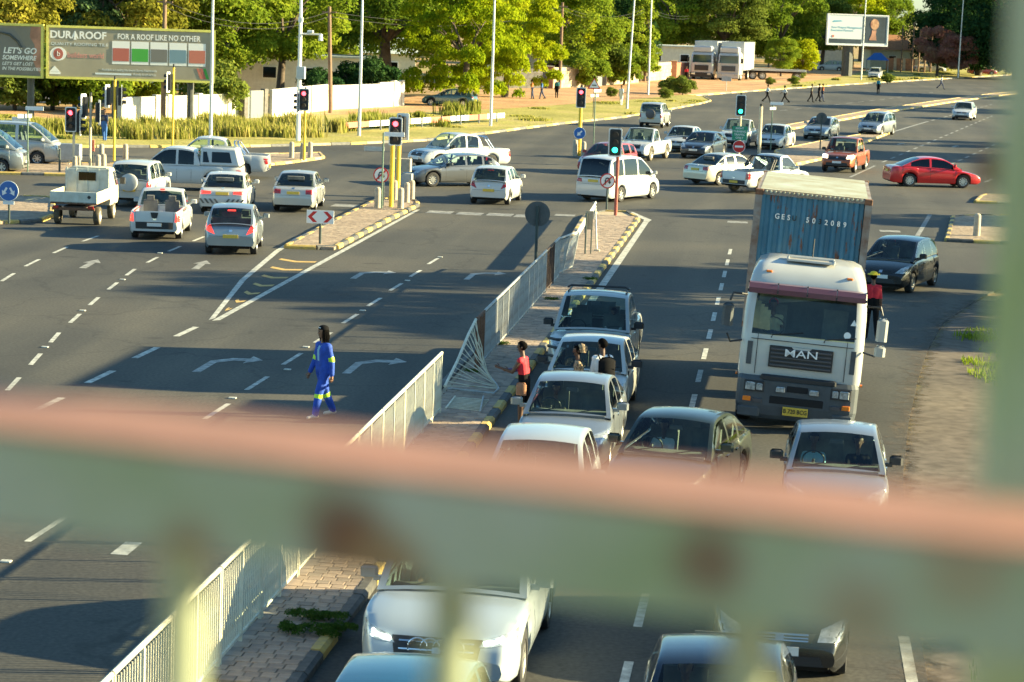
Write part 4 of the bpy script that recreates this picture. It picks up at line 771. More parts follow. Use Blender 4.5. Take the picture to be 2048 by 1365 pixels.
for x in (x0+.07, x1-.07):
    for sg in (1, -1):
        cp(MB().box((x, sg*(hw-.07), (z0+z1)/2), (.15, .15, z1-z0-.24)), 'corner_post', 'post_rusty')
        for z in (z0+.06, z1-.06): cp(MB().bbox((x, sg*(hw-.075), z), (.18, .165, .12), .01), 'corner_casting', 'rust')
    cp(MB().box((x, 0, z1-.06), (.10, 2*hw-.32, .09)), 'top_rail', 'post_rusty'); cp(MB().box((x, 0, z0+.06), (.10, 2*hw-.32, .12)), 'bottom_rail', 'post_rusty')
for sg in (1, -1): cp(MB().box(((x0+x1)/2, sg*(hw-.05), z1-.055), (x1-x0-.36, .07, .08)), 'top_rail', 'post_rusty'); cp(MB().box(((x0+x1)/2, sg*(hw-.05), z0+.06), (x1-x0-.36, .08, .12)), 'bottom_rail', 'post_rusty')
cp(MB().box(((x0+x1)/2, 0, z0+.05), (x1-x0-.2, 2*hw-.2, .04)), 'floor_plate', 'rust_dark'); cp(MB().box((x0+.05, 0, (z0+z1)/2), (.05, 2*hw-.3, z1-z0-.2)), 'door', 'container_blue')
f = MB(); xx = [x0+.1+i*(x1-x0-.2)/60 for i in range(61)]
for i in range(60):
    za, zb = z1-.02+(.02 if i % 4 < 2 else 0), z1-.02+(.02 if (i+1) % 4 < 2 else 0); f.add([(xx[i], -hw+.09, za), (xx[i+1], -hw+.09, zb), (xx[i+1], hw-.09, zb), (xx[i], hw-.09, za)], [(0, 1, 2, 3)])
cp(f, 'roof', 'cont_roof')
f = MB()
for i in range(22): f.bbox((x1-.01, -1.0+i*.095, z1-.035), (.05, .045, .05), .008)
cp(f, 'roof_edge_tooth', 'cont_roof')
for s_, y in (('G', -.72), ('E', -.60), ('S', -.48), ('U', -.36), ('5', -.08), ('0', .05), ('3', .18), ('2', .31), ('0', .44), ('8', .57), ('9', .70)): lettering(s_, .155, CT, (x1+.006, y, 3.96-.03*(y+.7)), (0, 1, 0), (0, 0, 1), 'white_paint' if s_ not in 'U3' else 'ink', bold=.02, sx=.9)
# small flatbed truck on the left approach
a = P(140, 452); FB = empty('flatbed_truck', (a.x+.12, a.y, 0), radians(95), 'small pale green flatbed truck with empty drop-side bed', 'truck')
def fp(mb, name, m, sm=None): return mb.build(name, m, FB, sm)
mat('truck_pale', (.62, .66, .60), .5, c2=(.45, .46, .38), scale=2.5, detail=7); mat('truck_cream', (.66, .63, .48), .55, c2=(.50, .44, .30), scale=3, detail=7)
fp(MB().box((1.2, 0, .80), (2.45, 1.62, .07)), 'bed_floor', 'rust'); fp(MB().bbox((.0, 0, 1.0), (.05, 1.66, .40), .012), 'tailgate', 'truck_pale')
for sg in (1, -1): fp(MB().bbox((1.2, sg*.82, 1.0), (2.36, .04, .40), .01), 'side_board', 'truck_cream')
fp(MB().disc((-.03, -.55, 1.02), .06, (1, 0, 0), .01, 14), 'badge', 'black_trim')
fp(MB().bbox((2.42, 0, 1.35), (.05, 1.60, 1.0), .01), 'head_board', 'truck_pale')
for y in (-.75, -.4, 0, .4, .75): fp(MB().box((2.385, y, 1.38), (.03, .04, 1.05)), 'head_board_bar', 'truck_pale')
cab(FB, M('truck_cream'), [(.55, 4.18, .80, 2.5), (.7, 4.22, .82, 2.5), (1.15, 4.18, .82, 2.5), (1.2, 4.16, .82, 2.5), (1.72, 3.85, .76, 2.5), (1.84, 3.7, .72, 2.5, .12), (1.89, 3.4, .62, 2.6, .1)], (1.19, 1.73))
fp(MB().bbox((2.375, 0, 1.58), (.03, .62, .30), .01), 'rear_window', 'tint'); fp(MB().box((1.6, 0, .62), (3.2, .7, .14)), 'chassis', 'rust_dark'); fp(MB().box((-.02, 0, .60), (.08, 1.5, .10)), 'rear_beam', 'rust')
for sg in (1, -1): fp(MB().bbox((-.06, sg*.62, .66), (.05, .2, .1), .01), 'tail_light', 'tail'); fp(MB().bbox((4.0, sg*.98, 1.35), (.06, .2, .25), .02), 'wing_mirror', 'black_trim')
for xa in (.75, 3.35):
    for sg in (1, -1):
        tm2, rm2 = wheel_meshes(.32, 6); o = link('wheel', tm2, 'rubber_dust', FB); o.location = (xa, sg*.70, .32)
        if sg < 0: o.rotation_euler = (0, 0, pi)
        link('rim', rm2, ['rim_pale', 'rim_dark'], o)
# parked lorries far off by the wall
def lorry(px, Y, label, dark):
    a = AT(px, 155, Y); R_ = empty('parked_lorry', (a.x, Y, .08), radians(262), label, 'lorry'); R_.scale = (1.14, 1.14, 1.14)
    cab(R_, M('paint_white2'), [(.6, -.02, 1.2, -2.1), (1.0, 0, 1.22, -2.1), (1.75, -.03, 1.22, -2.1), (1.8, -.03, 1.22, -2.1), (2.6, -.22, 1.17, -2.1), (2.8, -.35, 1.12, -2.1), (2.95, -.6, 1.0, -2.1), (3.0, -1.1, .8, -2.0, .1)], (1.79, 2.61))
    B = lambda mb, n_, m: mb.build(n_, m, R_)
    B(MB().bbox((.03, 0, 1.25), (.05, 1.5, .55), .02), 'grille', 'grille_black' if dark else 'bumper_grey'); B(MB().bbox((.05, 0, .50), (.16, 2.4, .5), .05), 'bumper', 'grille_black' if dark else M('paint_white2'))
    for sg in (1, -1):
        B(MB().bbox((.12, sg*.85, .62), (.06, .4, .2), .02), 'headlight', 'lamp'); B(MB().bbox((.0, sg*1.45, 2.1), (.1, .22, .5), .03), 'wing_mirror', 'black_trim')
        for xa in (-1.3, -6.2):
            o = link('wheel', tm, 'rubber', R_); o.location = (xa, sg*1.03, .5); o.scale = (1, 1.4, 1)
            if sg < 0: o.rotation_euler = (0, 0, pi)
            link('rim', rm, ['rim_pale', 'rim_dark'], o)
    B(MB().box((-4.5, 0, .85), (7, .9, .25)), 'chassis', 'underbody'); B(MB().bbox((-.9, 0, 3.25), (1.0, 2.1, .6), .15), 'wind_deflector', M('paint_white'))
    B(MB().bbox((-6.0, 0, 2.55), (7.2, 2.5, 3.0), .04), 'box_body', M('paint_white')); return R_
lorry(1402, 296, 'white box lorry with dark grille parked by the brick wall', True); lorry(1456, 296, 'white box lorry with pale bumper parked beside the flat trailer', False)
a = AT(1530, 150, 306); FT = empty('flat_trailer', (a.x+1, 306, .08), radians(5), 'low white flat trailer parked right of the box lorries', 'trailer')
MB().bbox((0, 0, 1.25), (8, 2.4, .25), .03).build('deck', M('paint_white2'), FT); MB().box((0, 0, 1.0), (7, .8, .25)).build('chassis', 'rust_dark', FT)
for xa in (-2.6, -1.4, 2.9):
    for sg in (1, -1):
        o = link('wheel', tm, 'rubber_dust', FT); o.location = (xa, sg*1.0, .5)
        if sg < 0: o.rotation_euler = (0, 0, pi)
        link('rim', rm, ['rim_pale', 'rim_dark'], o)
# ------------------------------------------------------------------ fences
bar_me = MB().box((0, 0, .58), (.016, .016, .98)).mesh('bar')
def fence_panel(y0, y1, label, m='fence_grey', x=-6.5, lean=0.0, h=1.22, barm=None, dx=0.0):
    l = y1-y0; R_ = empty('fence_panel', (x, (y0+y1)/2, .10), atan2(dx, l)*-1, label, 'fence', 'railing panels along the median'); R_.rotation_euler = (0, lean, -atan2(dx, l))
    MB().tube([(0, -l/2, h), (0, l/2, h)], .032, 8).build('top_rail', m, R_); MB().box((0, 0, .10), (.035, l-.03, .04)).build('bottom_rail', m, R_)
    for yy in (-l/2+.03, 0, l/2-.03): MB().box((0, yy, h/2-.02), (.045, .045, h)).build('post', m, R_)
    n = int(l/.105)
    for i in range(1, n):
        if abs(i*l/n-l/2) < .03: continue
        o = link('bar', bar_me, barm or m, R_); o.location = (0, -l/2+i*l/n, .02); o.scale = (1, 1, (h-.04)/1.12)
    return R_
near = [20.94+i*2.38 for i in range(12)]
for i in range(11): fence_panel(near[i]+.02, near[i+1]-.02, 'cream painted railing panel standing upright along the near median', 'cream')
fence_panel(52.6, 53.95, 'short rusty brown railing panel next to the collapsed panel', 'rust')
for i in range(6): fence_panel(54.0+i*2.38, 56.34+i*2.38, 'weathered grey railing panel in the row beyond the collapsed one', 'fence_grey')
fence_panel(68.3, 70.6, 'dark brown rusted railing panel among grey ones', 'rust_dark'); fence_panel(70.65, 72.3, 'grey railing panel past the dark rusted one', 'fence_grey'); fence_panel(72.3, 74.9, 'grey railing panel leaning over the median at the end of the row', 'fence_grey', lean=.16, dx=.35)
# collapsed panels
CP = empty('collapsed_fence_panel', (-6.4, 50, .08), 0, 'collapsed and twisted railing panel fallen onto the median paving', 'fence')
tA = [Vector((-.12, 2.6, 1.22)), Vector((-.15, 1.6, 1.02)), Vector((-.2, .3, .62)), Vector((-.25, -1.2, .30))]; tB = [Vector((.05, 2.7, .15)), Vector((.35, 1.6, .12)), Vector((.62, .6, .10)), Vector((.72, .1, .10))]
def lerp_pl(pl, t):
    t *= len(pl)-1; i = min(int(t), len(pl)-2); return pl[i].lerp(pl[i+1], t-i)
MB().tube(tA, .032, 8).build('top_rail', 'cream', CP); MB().tube(tB, .022, 6).build('bottom_rail', 'fence_grey', CP)
for i in range(17): MB().tube([lerp_pl(tA, i/16), lerp_pl(tA, i/16).lerp(lerp_pl(tB, i/16), random.uniform(.4, .6))+Vector((random.uniform(-.06, .08), random.uniform(-.10, .10), random.uniform(-.10, .02))), lerp_pl(tB, i/16)], .011, 5).build('bar', 'cream', CP)
MB().tube([(.72, .1, .10), (.70, -.55, .10), (-.3, -.35, .12)], .025, 6).build('end_post', 'fence_grey', CP)
LP = empty('flattened_fence_panel', (-6.35, 47.6, .10), 0, 'flat railing panel lying on the paving below the twisted one', 'fence')
for i in range(9): MB().tube([(-.12, .1+i*.16, .03), (.62, -.12+i*.17, .03)], .012, 5).build('bar', 'cream', LP)
MB().tube([(.62, -.2, .03), (.46, 1.6, .05)], .02, 6).build('rail', 'fence_grey', LP); MB().tube([(-.1, -.05, .03), (-.12, 1.5, .03)], .02, 6).build('rail', 'cream', LP)
# guard rail to the median nose
GRL = empty('guard_rail', (-6.7, 83, .1), 0, 'steel guard rail from the leaning fence panel to the median nose', 'guard rail')
gr = MB(); pf = [(0, .42), (.03, .48), (-.01, .55), (.03, .62), (0, .70)]; q0, q1 = Vector((.2, -8, 0)), Vector((-.35, 10.5, 0)); gr.add([(q.x+x, q.y, z) for q in (q0, q1) for x, z in pf], [(i, i+1, 5+i+1, 5+i) for i in range(4)]); so_ = gr.build('beam', 'galv', GRL)
for t in (0, .33, .66, .98): p = q0.lerp(q1, t); MB().box((p.x-.06, p.y, .33), (.08, .08, .72)).build('post', 'fence_grey', GRL)
lp = empty('leaning_post', (-6.0, 80.8, .1), 0, 'thin grey post leaning beside the guard rail', 'post'); MB().tube([(0, 0, 0), (-.12, .15, 1.45)], .03, 7).build('shaft', 'fence_grey', lp); MB().bbox((0, 0, .04), (.2, .2, .08), .02).build('base', 'concrete', lp)
# painted guard rail on the far verge
GB = empty('barrier_rail', (P(692, 268).x, P(692, 268).y, .1), 0, 'red and white painted crash barrier on the far verge', 'guard rail'); a0 = P(692, 268); a1 = P(1008, 246)
for i in range(8):
    p0 = a0.lerp(a1, i/8)-a0; p1 = a0.lerp(a1, (i+1)/8-.002)-a0; m_ = MB(); m_.add([(p.x, p.y, z) for p in (p0, p1) for z in (.25, .36, .48, .60)]+[(p.x+.05, p.y+.06, z) for p in (p0, p1) for z in (.25, .36, .48, .60)], [(i_, i_+1, 5+i_, 4+i_) for i_ in range(3)]+[(8+i_, 12+i_, 13+i_, 9+i_) for i_ in range(3)]+[(3, 11, 15, 7)]); m_.build('beam', 'sign_red' if i % 2 == 0 else 'white_paint', GB)
    MB().box(((p0.x+p1.x)/2+.1, (p0.y+p1.y)/2+.1, .3), (.1, .1, .65)).build('post', 'fence_grey', GB)
mat('sign_redpale', (.62, .16, .10), .6, var=.2)
for o in GB.children:
    if o.name.startswith('beam') and o.data.materials[0].name == 'sign_red': o.data.materials[0] = M('sign_redpale')

# ------------------------------------------------------------------ signals and signs
def head(root, x, y, z, ang, lit, tall=1.05, sx=.46):
    """signal head: black board with white rim, three lenses with hoods; faces ang"""
    c, s_ = cos(ang), sin(ang); fx = Vector((c, s_, 0)); rt = Vector((-s_, c, 0)); o = Vector((x, y, z)); up = Vector((0, 0, 1))
    def rbox(w_, h, th, d, m, nm):
        pts = []; r_ = .07
        for sx_, sz, a0 in ((1, 1, 0), (-1, 1, 90), (-1, -1, 180), (1, -1, 270)):
            for k in range(4):
                a = radians(a0+k*30); pts.append(o+fx*d+rt*(sx_*(w_/2-r_)+r_*cos(a))+up*(sz*(h/2-r_)+r_*sin(a)))
        return MB().plate(pts, fx, th).build(nm, m, root)
    rbox(sx+.07, tall+.07, .03, 0, 'white_paint', 'board_rim'); rbox(sx-.02, tall-.02, .04, .012, 'signal_black', 'backboard'); MB().bbox(o-fx*.10, (.18, .26, .86), .02, ang).build('housing', 'signal_black', root)
    for k, nm in enumerate(('red', 'amber', 'green')):
        ctr = o+fx*.03+up*(.30-.30*k); on = (lit == nm); MB().disc(ctr, .105, fx, .03, 16).build('lens', ('lens_red' if nm == 'red' else 'lens_green') if on else 'lens_off', root)
        h = MB(); n = 10; ring = [(ctr+rt*.125*cos(a)+up*.125*sin(a)) for a in [pi*-.1+pi*1.2*i/n for i in range(n+1)]]; h.add([p for p in ring]+[p+fx*.17 for p in ring], [(i, i+1, n+2+i, n+1+i) for i in range(n)]); h.build('hood', 'signal_black', root)
CAMDIR = radians(-90)
def signal(px, py, label, pole, heads, h, r_=.06, capm='signal_black'):
    a = P(px, py, .1); R_ = empty('traffic_light', (a.x, a.y, .1), 0, label, 'traffic light')
    MB().tube([(0, 0, 0), (0, 0, h)], r_, 10).build('pole', pole, R_); MB().tube([(0, 0, h), (0, 0, h+.18)], r_*.8, 8).build('pole_cap', capm, R_)
    for dx, dy, z, ang, lit in heads: head(R_, dx, dy, z, ang, lit)
    return R_
def disc_sign(R_, z, r_, kind, y=-.07, x=0.0):
    c = Vector((x, y, z)); n = Vector((0, -1, 0))
    MB().disc(c, r_, n, .02, 28).build('sign_plate', {'back': 'galv', 'blue': 'sign_white', 'noent': 'sign_white', 'nou': 'sign_red'}[kind] if kind != 'back' else 'sign_back', R_)
    if kind in ('blue', 'noent'): MB().disc(c+n*.012, r_*.93, n, .008, 28).build('sign_face', 'sign_blue' if kind == 'blue' else 'sign_red', R_)
    if kind == 'nou': MB().disc(c+n*.012, r_*.84, n, .008, 28).build('sign_face', 'sign_white', R_)
    if kind == 'noent': MB().box(c+n*.020, (r_*1.3, .008, r_*.3)).build('sign_bar', 'sign_white', R_)
    if kind == 'nou':
        u = MB(); u.tube([c+n*.022+Vector((dx*r_, 0, dz*r_)) for dx, dz in ((-.28, -.5), (-.28, .1), (-.2, .3), (0, .38), (.2, .3), (.28, .1), (.28, -.12))], r_*.09, 6); u.plate([c+n*.03+Vector((dx*r_, 0, dz*r_)) for dx, dz in ((.06, -.1), (.50, -.1), (.28, -.42))], n, .012); u.build('sign_arrow', 'ink', R_)
        MB().plate([c+n*.045+Vector((dx*r_, 0, dz*r_)) for dx, dz in ((-.66, -.54), (-.54, -.66), (.66, .54), (.54, .66))], n, .008).build('sign_bar', 'sign_red', R_)
def arrow_mark(R_, c, r_, ang, m='sign_white'):
    d = Vector((cos(ang), 0, sin(ang))); t = Vector((-sin(ang), 0, cos(ang))); c = Vector(c); pts = [c-d*r_*.55-t*r_*.13, c+d*r_*.05-t*r_*.13, c+d*r_*.05-t*r_*.38, c+d*r_*.62, c+d*r_*.05+t*r_*.38, c+d*r_*.05+t*r_*.13, c-d*r_*.55+t*r_*.13]
    MB().plate(pts, (0, -1, 0), .008).build('sign_arrow', m, R_)
d0 = CAMDIR
mat('sign_back', (.10, .105, .105), .6, .3, var=.2)
signal(147, 344, 'cream pole traffic light showing red beside the minibus', 'pale_pole', [(-.12, -.1, 2.35, d0, 'red'), (.32, .0, 2.2, radians(10), '')], 2.8)
signal(180, 345, 'pale pole traffic light turned sideways next to the red one', 'pale_pole', [(-.35, 0, 2.95, radians(170), ''), (.42, 0, 2.7, radians(25), '')], 3.4)
signal(228, 322, 'yellow pole traffic light with two side facing heads below the billboard', 'yellow_pole', [(-.38, 0, 3.1, radians(172), ''), (.36, 0, 3.1, radians(15), '')], 3.9)
signal(345, 293, 'yellow pole traffic light on the far verge under the billboard', 'yellow_pole', [(-.30, 0, 3.4, radians(175), '')], 4.2)
signal(608, 321, 'yellow pole traffic light showing red among bollards on low island', 'yellow_pole', [(-.05, -.12, 3.05, d0, 'red'), (-.38, .05, 2.9, radians(175), '')], 3.5)
signal(782, 414, 'yellow signal pole at the island nose with its head showing red', 'yellow_pole', [(.12, -.15, 3.0, d0, 'red')], 3.4, .09)
signal(795, 400, 'second yellow signal pole standing just behind the first at the island nose', 'yellow_pole', [(.12, .15, 3.0, radians(80), '')], 3.3, .09)
s_ = signal(1158, 312, 'yellow pole traffic light showing red above a round blue arrow sign', 'yellow_pole', [(0, -.12, 3.2, d0, 'red')], 3.7, .10); disc_sign(s_, 1.25, .33, 'blue', -.13); arrow_mark(s_, (0, -.155, 1.25), .33, radians(-135)); 
s_ = signal(1231, 432, 'red brown pole traffic light with green arrow at median nose', 'red_pole', [(-.12, -.13, 2.9, d0, 'green')], 3.3, .07)
s_ = signal(1476, 337, 'traffic light showing green above a green text sign and no entry sign', 'pale_pole', [(0, -.12, 3.3, d0, 'green')], 3.8, .07); disc_sign(s_, 1.15, .33, 'noent', -.10)
MB().bbox((0, -.09, 1.85), (.78, .02, .72), .004).build('text_plate', 'sign_green', s_)
for i, t_ in enumerate(('RIGHT', 'TURNING', 'TRAFFIC', 'ONLY')): lettering(t_, .15, s_, (0, -.105, 2.10-i*.165), (1, 0, 0), (0, 0, 1), 'sign_white', bold=.01)
def post_sign(name, px, py, label, h, m='dark_pole', r_=.035, cat='sign'):
    a = P(px, py, .08); R_ = empty(name, (a.x, a.y, .08), 0, label, cat); MB().tube([(0, 0, 0), (0, 0, h)], r_, 8).build('pole', m, R_); return R_
s_ = post_sign('round_sign', 1070, 558, 'grey back of a round sign on a dark pole by fence', 2.2, 'dark_pole', .045); disc_sign(s_, 1.95, .38, 'back', .07)
s_ = post_sign('round_sign', 1213, 421, 'no U-turn sign on the median nose below the green signal', 1.5, 'dark_pole', .04); disc_sign(s_, 1.2, .31, 'nou')
s_ = post_sign('round_sign', 766, 413, 'no U-turn sign on the splitter island beside a bollard', 1.5, 'dark_pole', .035); disc_sign(s_, 1.25, .31, 'nou', x=-.1)
s_ = post_sign('round_sign', 18, 447, 'blue pass either side sign with two white arrows', 1.45, 'dark_pole', .04); disc_sign(s_, 1.13, .36, 'blue'); arrow_mark(s_, (-.13, -.1, 1.12), .27, radians(-120)); arrow_mark(s_, (.13, -.1, 1.12), .27, radians(-60)); MB().bbox((0, -.06, .72), (.40, .015, .12), .003).build('text_plate', 'sign_white', s_)
s_ = post_sign('round_sign', 1640, 300, 'dark back of a round sign near silver hatchback on far road', 2.1, 'dark_pole', .04); disc_sign(s_, 1.95, .33, 'back', .06)
s_ = post_sign('chevron_sign', 640, 489, 'white board with two red chevrons at the splitter island tip', 1.0, 'dark_pole', .045); MB().bbox((0, -.06, .92), (.92, .02, .44), .003).build('sign_plate', 'sign_white', s_)
for sg in (1, -1): MB().plate([(sg*x, -.075, .92+z) for x, z in ((.10, .18), (.24, .18), (.42, 0), (.24, -.18), (.10, -.18), (.28, 0))], (0, -1, 0), .006).build('chevron_mark', 'sign_red', s_)
s_ = post_sign('warning_sign', 1186, 236, 'triangular warning sign on a thin pole on the far verge', 2.8, 'dark_pole', .03); tri = lambda k: [(x*k, -.06, 2.5+z*k) for x, z in ((-.5, -.36), (.5, -.36), (0, .48))]; MB().plate(tri(1), (0, -1, 0), .02).build('sign_plate', 'sign_red', s_); MB().plate([(x, y-.015, z) for x, y, z in tri(.74)], (0, -1, 0), .01).build('sign_face', 'sign_white', s_); MB().box((0, -.09, 2.42), (.34, .01, .07)).build('sign_arrow', 'ink', s_)
for px, py, lb in ((1556, 152, 'yield sign near the flat trailer'), (1915, 152, 'warning triangle on the tall lamp post at far right')):
    s_ = post_sign('warning_sign', px, py, 'small '+lb+' beside the far road', 2.0, 'dark_pole', .04); MB().plate([(x, -.06, 1.8+z) for x, z in ((-.5, .3), (.5, .3), (0, -.5))] if 'yield' in lb else [(x, -.06, 2.1+z) for x, z in ((-.7, -.4), (.7, -.4), (0, .7))], (0, -1, 0), .02).build('sign_plate', 'sign_redpale', s_)
s_ = post_sign('notice_board', 1452, 182, 'small grey notice board on a post before the lorries', 1.3, 'steel', .04); MB().bbox((0, -.05, 1.25), (1.0, .03, .5), .005).build('board', 'steel', s_)
def name_sign(px, py, h, txts, label):
    s_ = post_sign('street_name_sign', px, py, label, h, 'green_pole', .035)
    for i, (dx, dy, z, rz) in enumerate(txts):
        o = MB().bbox((dx, dy, z), (.80, .03, .17), .004, rz).build('name_plate', 'sign_white' if i % 2 == 0 else 'steel', s_)
    return s_
name_sign(55, 345, 2.9, [(.30, 0, 2.85, .1), (-.15, 0, 2.5, 1.0), (-.35, .1, 2.35, .1)], 'street name post in front of the silver minibus')
s_ = name_sign(763, 418, 3.0, [(.45, -.1, 2.95, .05), (-.35, 0, 2.35, .05)], 'green street name post at the splitter island nose')
name_sign(1187, 288, 3.3, [(.12, 0, 3.2, 1.1), (-.05, 0, 2.9, 1.0)], 'street name post behind the red arrow signal'); name_sign(1541, 300, 2.9, [(.25, 0, 2.8, .1), (.02, 0, 2.5, 1.1)], 'street name post right of the pale bare pole')
s_ = post_sign('bare_post', 1518, 307, 'pale bare signal pole with dark cap beside white sedan', 2.75, 'pale_pole', .10, 'post'); MB().tube([(0, 0, 2.75), (0, 0, 2.9)], .08, 8).build('pole_cap', 'signal_black', s_)
s_ = post_sign('small_sign', 1170, 510, 'small pinkish sign board on two posts at the median end', 1.4, 'dark_pole', .03); MB().box((.10, .05, 1.15), (.24, .02, .62)).build('board', 'kerb_sand', s_); MB().tube([(.18, .1, 0), (.18, .1, .9)], .025, 6).build('second_post', 'dark_pole', s_)
# bollards
BM = MB().tube([(0, 0, 0), (0, 0, .72), (0, 0, .80), (0, 0, .83)], [.13, .125, .10, .04], 12).mesh('bollard', 30)
def bollard(px, py, label, s=1.0, grp=None):
    a = P(px, py, .1); o = link('bollard', BM, 'concrete'); o.location = (a.x, a.y, .09); o.scale = (s, s, s); tag(o, label, 'bollard', grp); return o
for px, py in ((196, 346), (207, 344)): bollard(px, py, 'concrete bollard close behind the pale signal pole', 1.0, 'bollards on the minibus island')
bollard(203, 322, 'upright concrete bollard left of the yellow signal pole on the island'); bollard(251, 322, 'concrete bollard right of the yellow pole below the billboard')
for px in (150, 158): bollard(px, 345, 'short concrete bollard at the foot of the red showing cream signal', .9, 'bollards by the cream signal')
for px in (583, 620): bollard(px, 316, 'concrete bollard flanking the red signal on the low island', 1.0, 'bollards on low island')
bollard(605, 320, 'concrete bollard touching the yellow pole of the low island', 1.05)
for px, py, lb in ((755, 416, 'concrete bollard left of the street name post at island nose'), (801, 417, 'concrete bollard right of the front yellow pole'), (789, 400, 'concrete bollard between the two yellow poles'), (813, 405, 'leaning concrete bollard behind the island nose'), (823, 400, 'outermost concrete bollard at the island nose by grey hatchback')): bollard(px, py, lb, 1.0)
bollard(1953, 472, 'concrete bollard on the corner island near the black hatchback', 1.05); bollard(1150, 312, 'concrete bollard at the foot of the arrow sign pole', 1.1); bollard(1167, 313, 'concrete stub right of the arrow sign pole', 1.0)
s_ = post_sign('litter_bin', 138, 330, 'grey steel litter bin on posts behind the red signal', .6, 'steel', .03, 'bin'); MB().bbox((.1, 0, .62), (.95, .4, .75), .03).build('bin_body', 'steel', s_)
s_ = post_sign('marker_post', 119, 345, 'slim black post between minibus and litter bin', 1.05, 'dark_pole', .05, 'post'); s_ = post_sign('marker_post', 186, 345, 'thin post with red top next to the sideways signal', 1.3, 'dark_pole', .025, 'post'); MB().bbox((0, 0, 1.2), (.12, .06, .5), .01).build('marker_top', 'sign_redpale', s_)
s_ = post_sign('control_box', 803, 392, 'grey metal control cabinet behind the yellow poles', .3, 'steel', .05, 'cabinet'); MB().bbox((0, 0, 1.3), (.75, .4, .55), .02).build('upper_cabinet', 'concrete', s_); MB().bbox((.1, 0, .65), (.7, .4, .6), .02).build('lower_cabinet', 'steel', s_)
# lamp posts, camera mast, wooden poles and wires
def lamp(px, py, label, lean=0.0, h=10.5, r_=.11, m='galv'):
    a = P(px, py, .1); R_ = empty('lamp_post', (a.x, a.y, .08), 0, label, 'lamp post'); MB().tube([(0, 0, 0), (0, 0, 1.2), (lean*h, 0, h)], [r_, r_*.95, r_*.5], 10).build('pole', m, R_); MB().tube([(lean*h, 0, h), (lean*h+.4, -.1, h+.25), (lean*h+1.4, -.2, h+.3)], r_*.45, 8).build('arm', m, R_); MB().bbox((lean*h+1.7, -.2, h+.3), (.7, .25, .14), .04).build('lamp_head', 'steel', R_); return R_
lamp(421, 280, 'galvanised lamp post in front of the wide billboard edge'); lamp(718, 272, 'slim lamp post left of the painted crash barrier'); lamp(981, 252, 'lamp post by the bright weeping tree'); lamp(1254, 218, 'leaning lamp post beside the person in white', .028); lamp(1296, 190, 'lamp post just behind the leaning one', -.004); lamp(1722, 160, 'lamp post in front of the far billboard', .008, 13); lamp(1916, 156, 'lamp post at the far right roadside', .01, 14)
a = P(596, 282, .1); R_ = empty('camera_mast', (a.x, a.y, .08), 0, 'pale mast with surveillance camera on a side arm', 'camera mast'); MB().tube([(0, 0, 0), (0, 0, 5.5), (0, 0, 10)], [.13, .11, .06], 10).build('pole', 'white_paint', R_); MB().tube([(0, 0, 6.1), (1.25, -.1, 6.1)], .05, 8).build('arm', 'white_paint', R_); MB().tube([(1.2, -.1, 6.1), (1.2, -.1, 5.75)], [.10, .13], 10).build('dome_camera', 'white_paint', R_); MB().bbox((.6, -.1, 6.25), (.35, .15, .14), .03).build('camera', 'white_paint', R_); MB().bbox((.10, -.05, 3.9), (.5, .3, .7), .03).build('equipment_box', 'galv', R_); MB().bbox((0, 0, 6.9), (.25, .2, .3), .03).build('antenna', 'white_paint', R_)
WP = []
def wood(px, py, h, label, lean=0.0):
    a = P(px, py, .1); R_ = empty('utility_pole', (a.x, a.y, .06), 0, label, 'utility pole'); MB().tube([(0, 0, 0), (lean*h, 0, h)], [.17, .12], 9).build('pole', 'wood', R_); MB().box((lean*h, 0, h-.4), (1.0, .1, .1)).build('cross_arm', 'wood', R_); WP.append(Vector((a.x+lean*h, a.y, h-.3))); return R_
wood(326, 250, 8.0, 'wooden utility pole behind the wide billboard', 0); wood(661, 226, 7.6, 'wooden utility pole before the white wall', -.035); wood(1119, 178, 8.6, 'brown wooden pole among people on the dirt', .0); wood(1289, 163, 8.8, 'thick wooden pole close to the leaning lamp post', .0); wood(1414, 132, 9.0, 'wooden pole behind the box lorries', -.02); wood(1537, 135, 9.5, 'wooden pole behind the flat trailer', .0)
for i, (p, q) in enumerate(zip(WP[:-1], WP[1:])):
    W_ = MB()
    for dz in (0, -.35): W_.tube([p.lerp(q, t/10)+Vector((0, 0, dz-4*(t/10)*(1-t/10)*1.1)) for t in range(11)], .018, 4)
    o = W_.build('overhead_cable', 'ink'); tag(o, ['sagging cables from the billboard to the white wall pole', 'sagging cables over the big shade tree', 'sagging cables between the dirt side poles', 'sagging cables behind the lamp posts', 'sagging cables above the box lorries'][i], 'cable')
# cables that cross high above the near road
for k, (y, z) in enumerate(((34.0, 10.5), (36.2, 10.5), (45.5, 11.0), (47.6, 11.0))):
    o = MB().tube([(-40+i*8, y+(i*8-40)*.02, z-1.0*(1-((i-5)/5)**2)) for i in range(11)], .022, 5).build('overhead_cable', 'ink'); tag(o, 'thin black cable strung high across the near carriageways', 'cable', 'cables over the near road')
for x in (-40, 40):
    for y in (35.1, 46.5):
        R_ = empty('utility_pole', (x, y+x*.02, 0), 0, 'wooden pole carrying the cables over the near road', 'utility pole', 'poles of the near cables'); q = MB().tube([(0, 0, 0), (0, 0, 11.4)], [.18, .12], 9).build('pole', 'wood', R_); MB().box((0, 0, 10.6), (.1, 2.6, .12)).build('cross_arm', 'wood', R_)
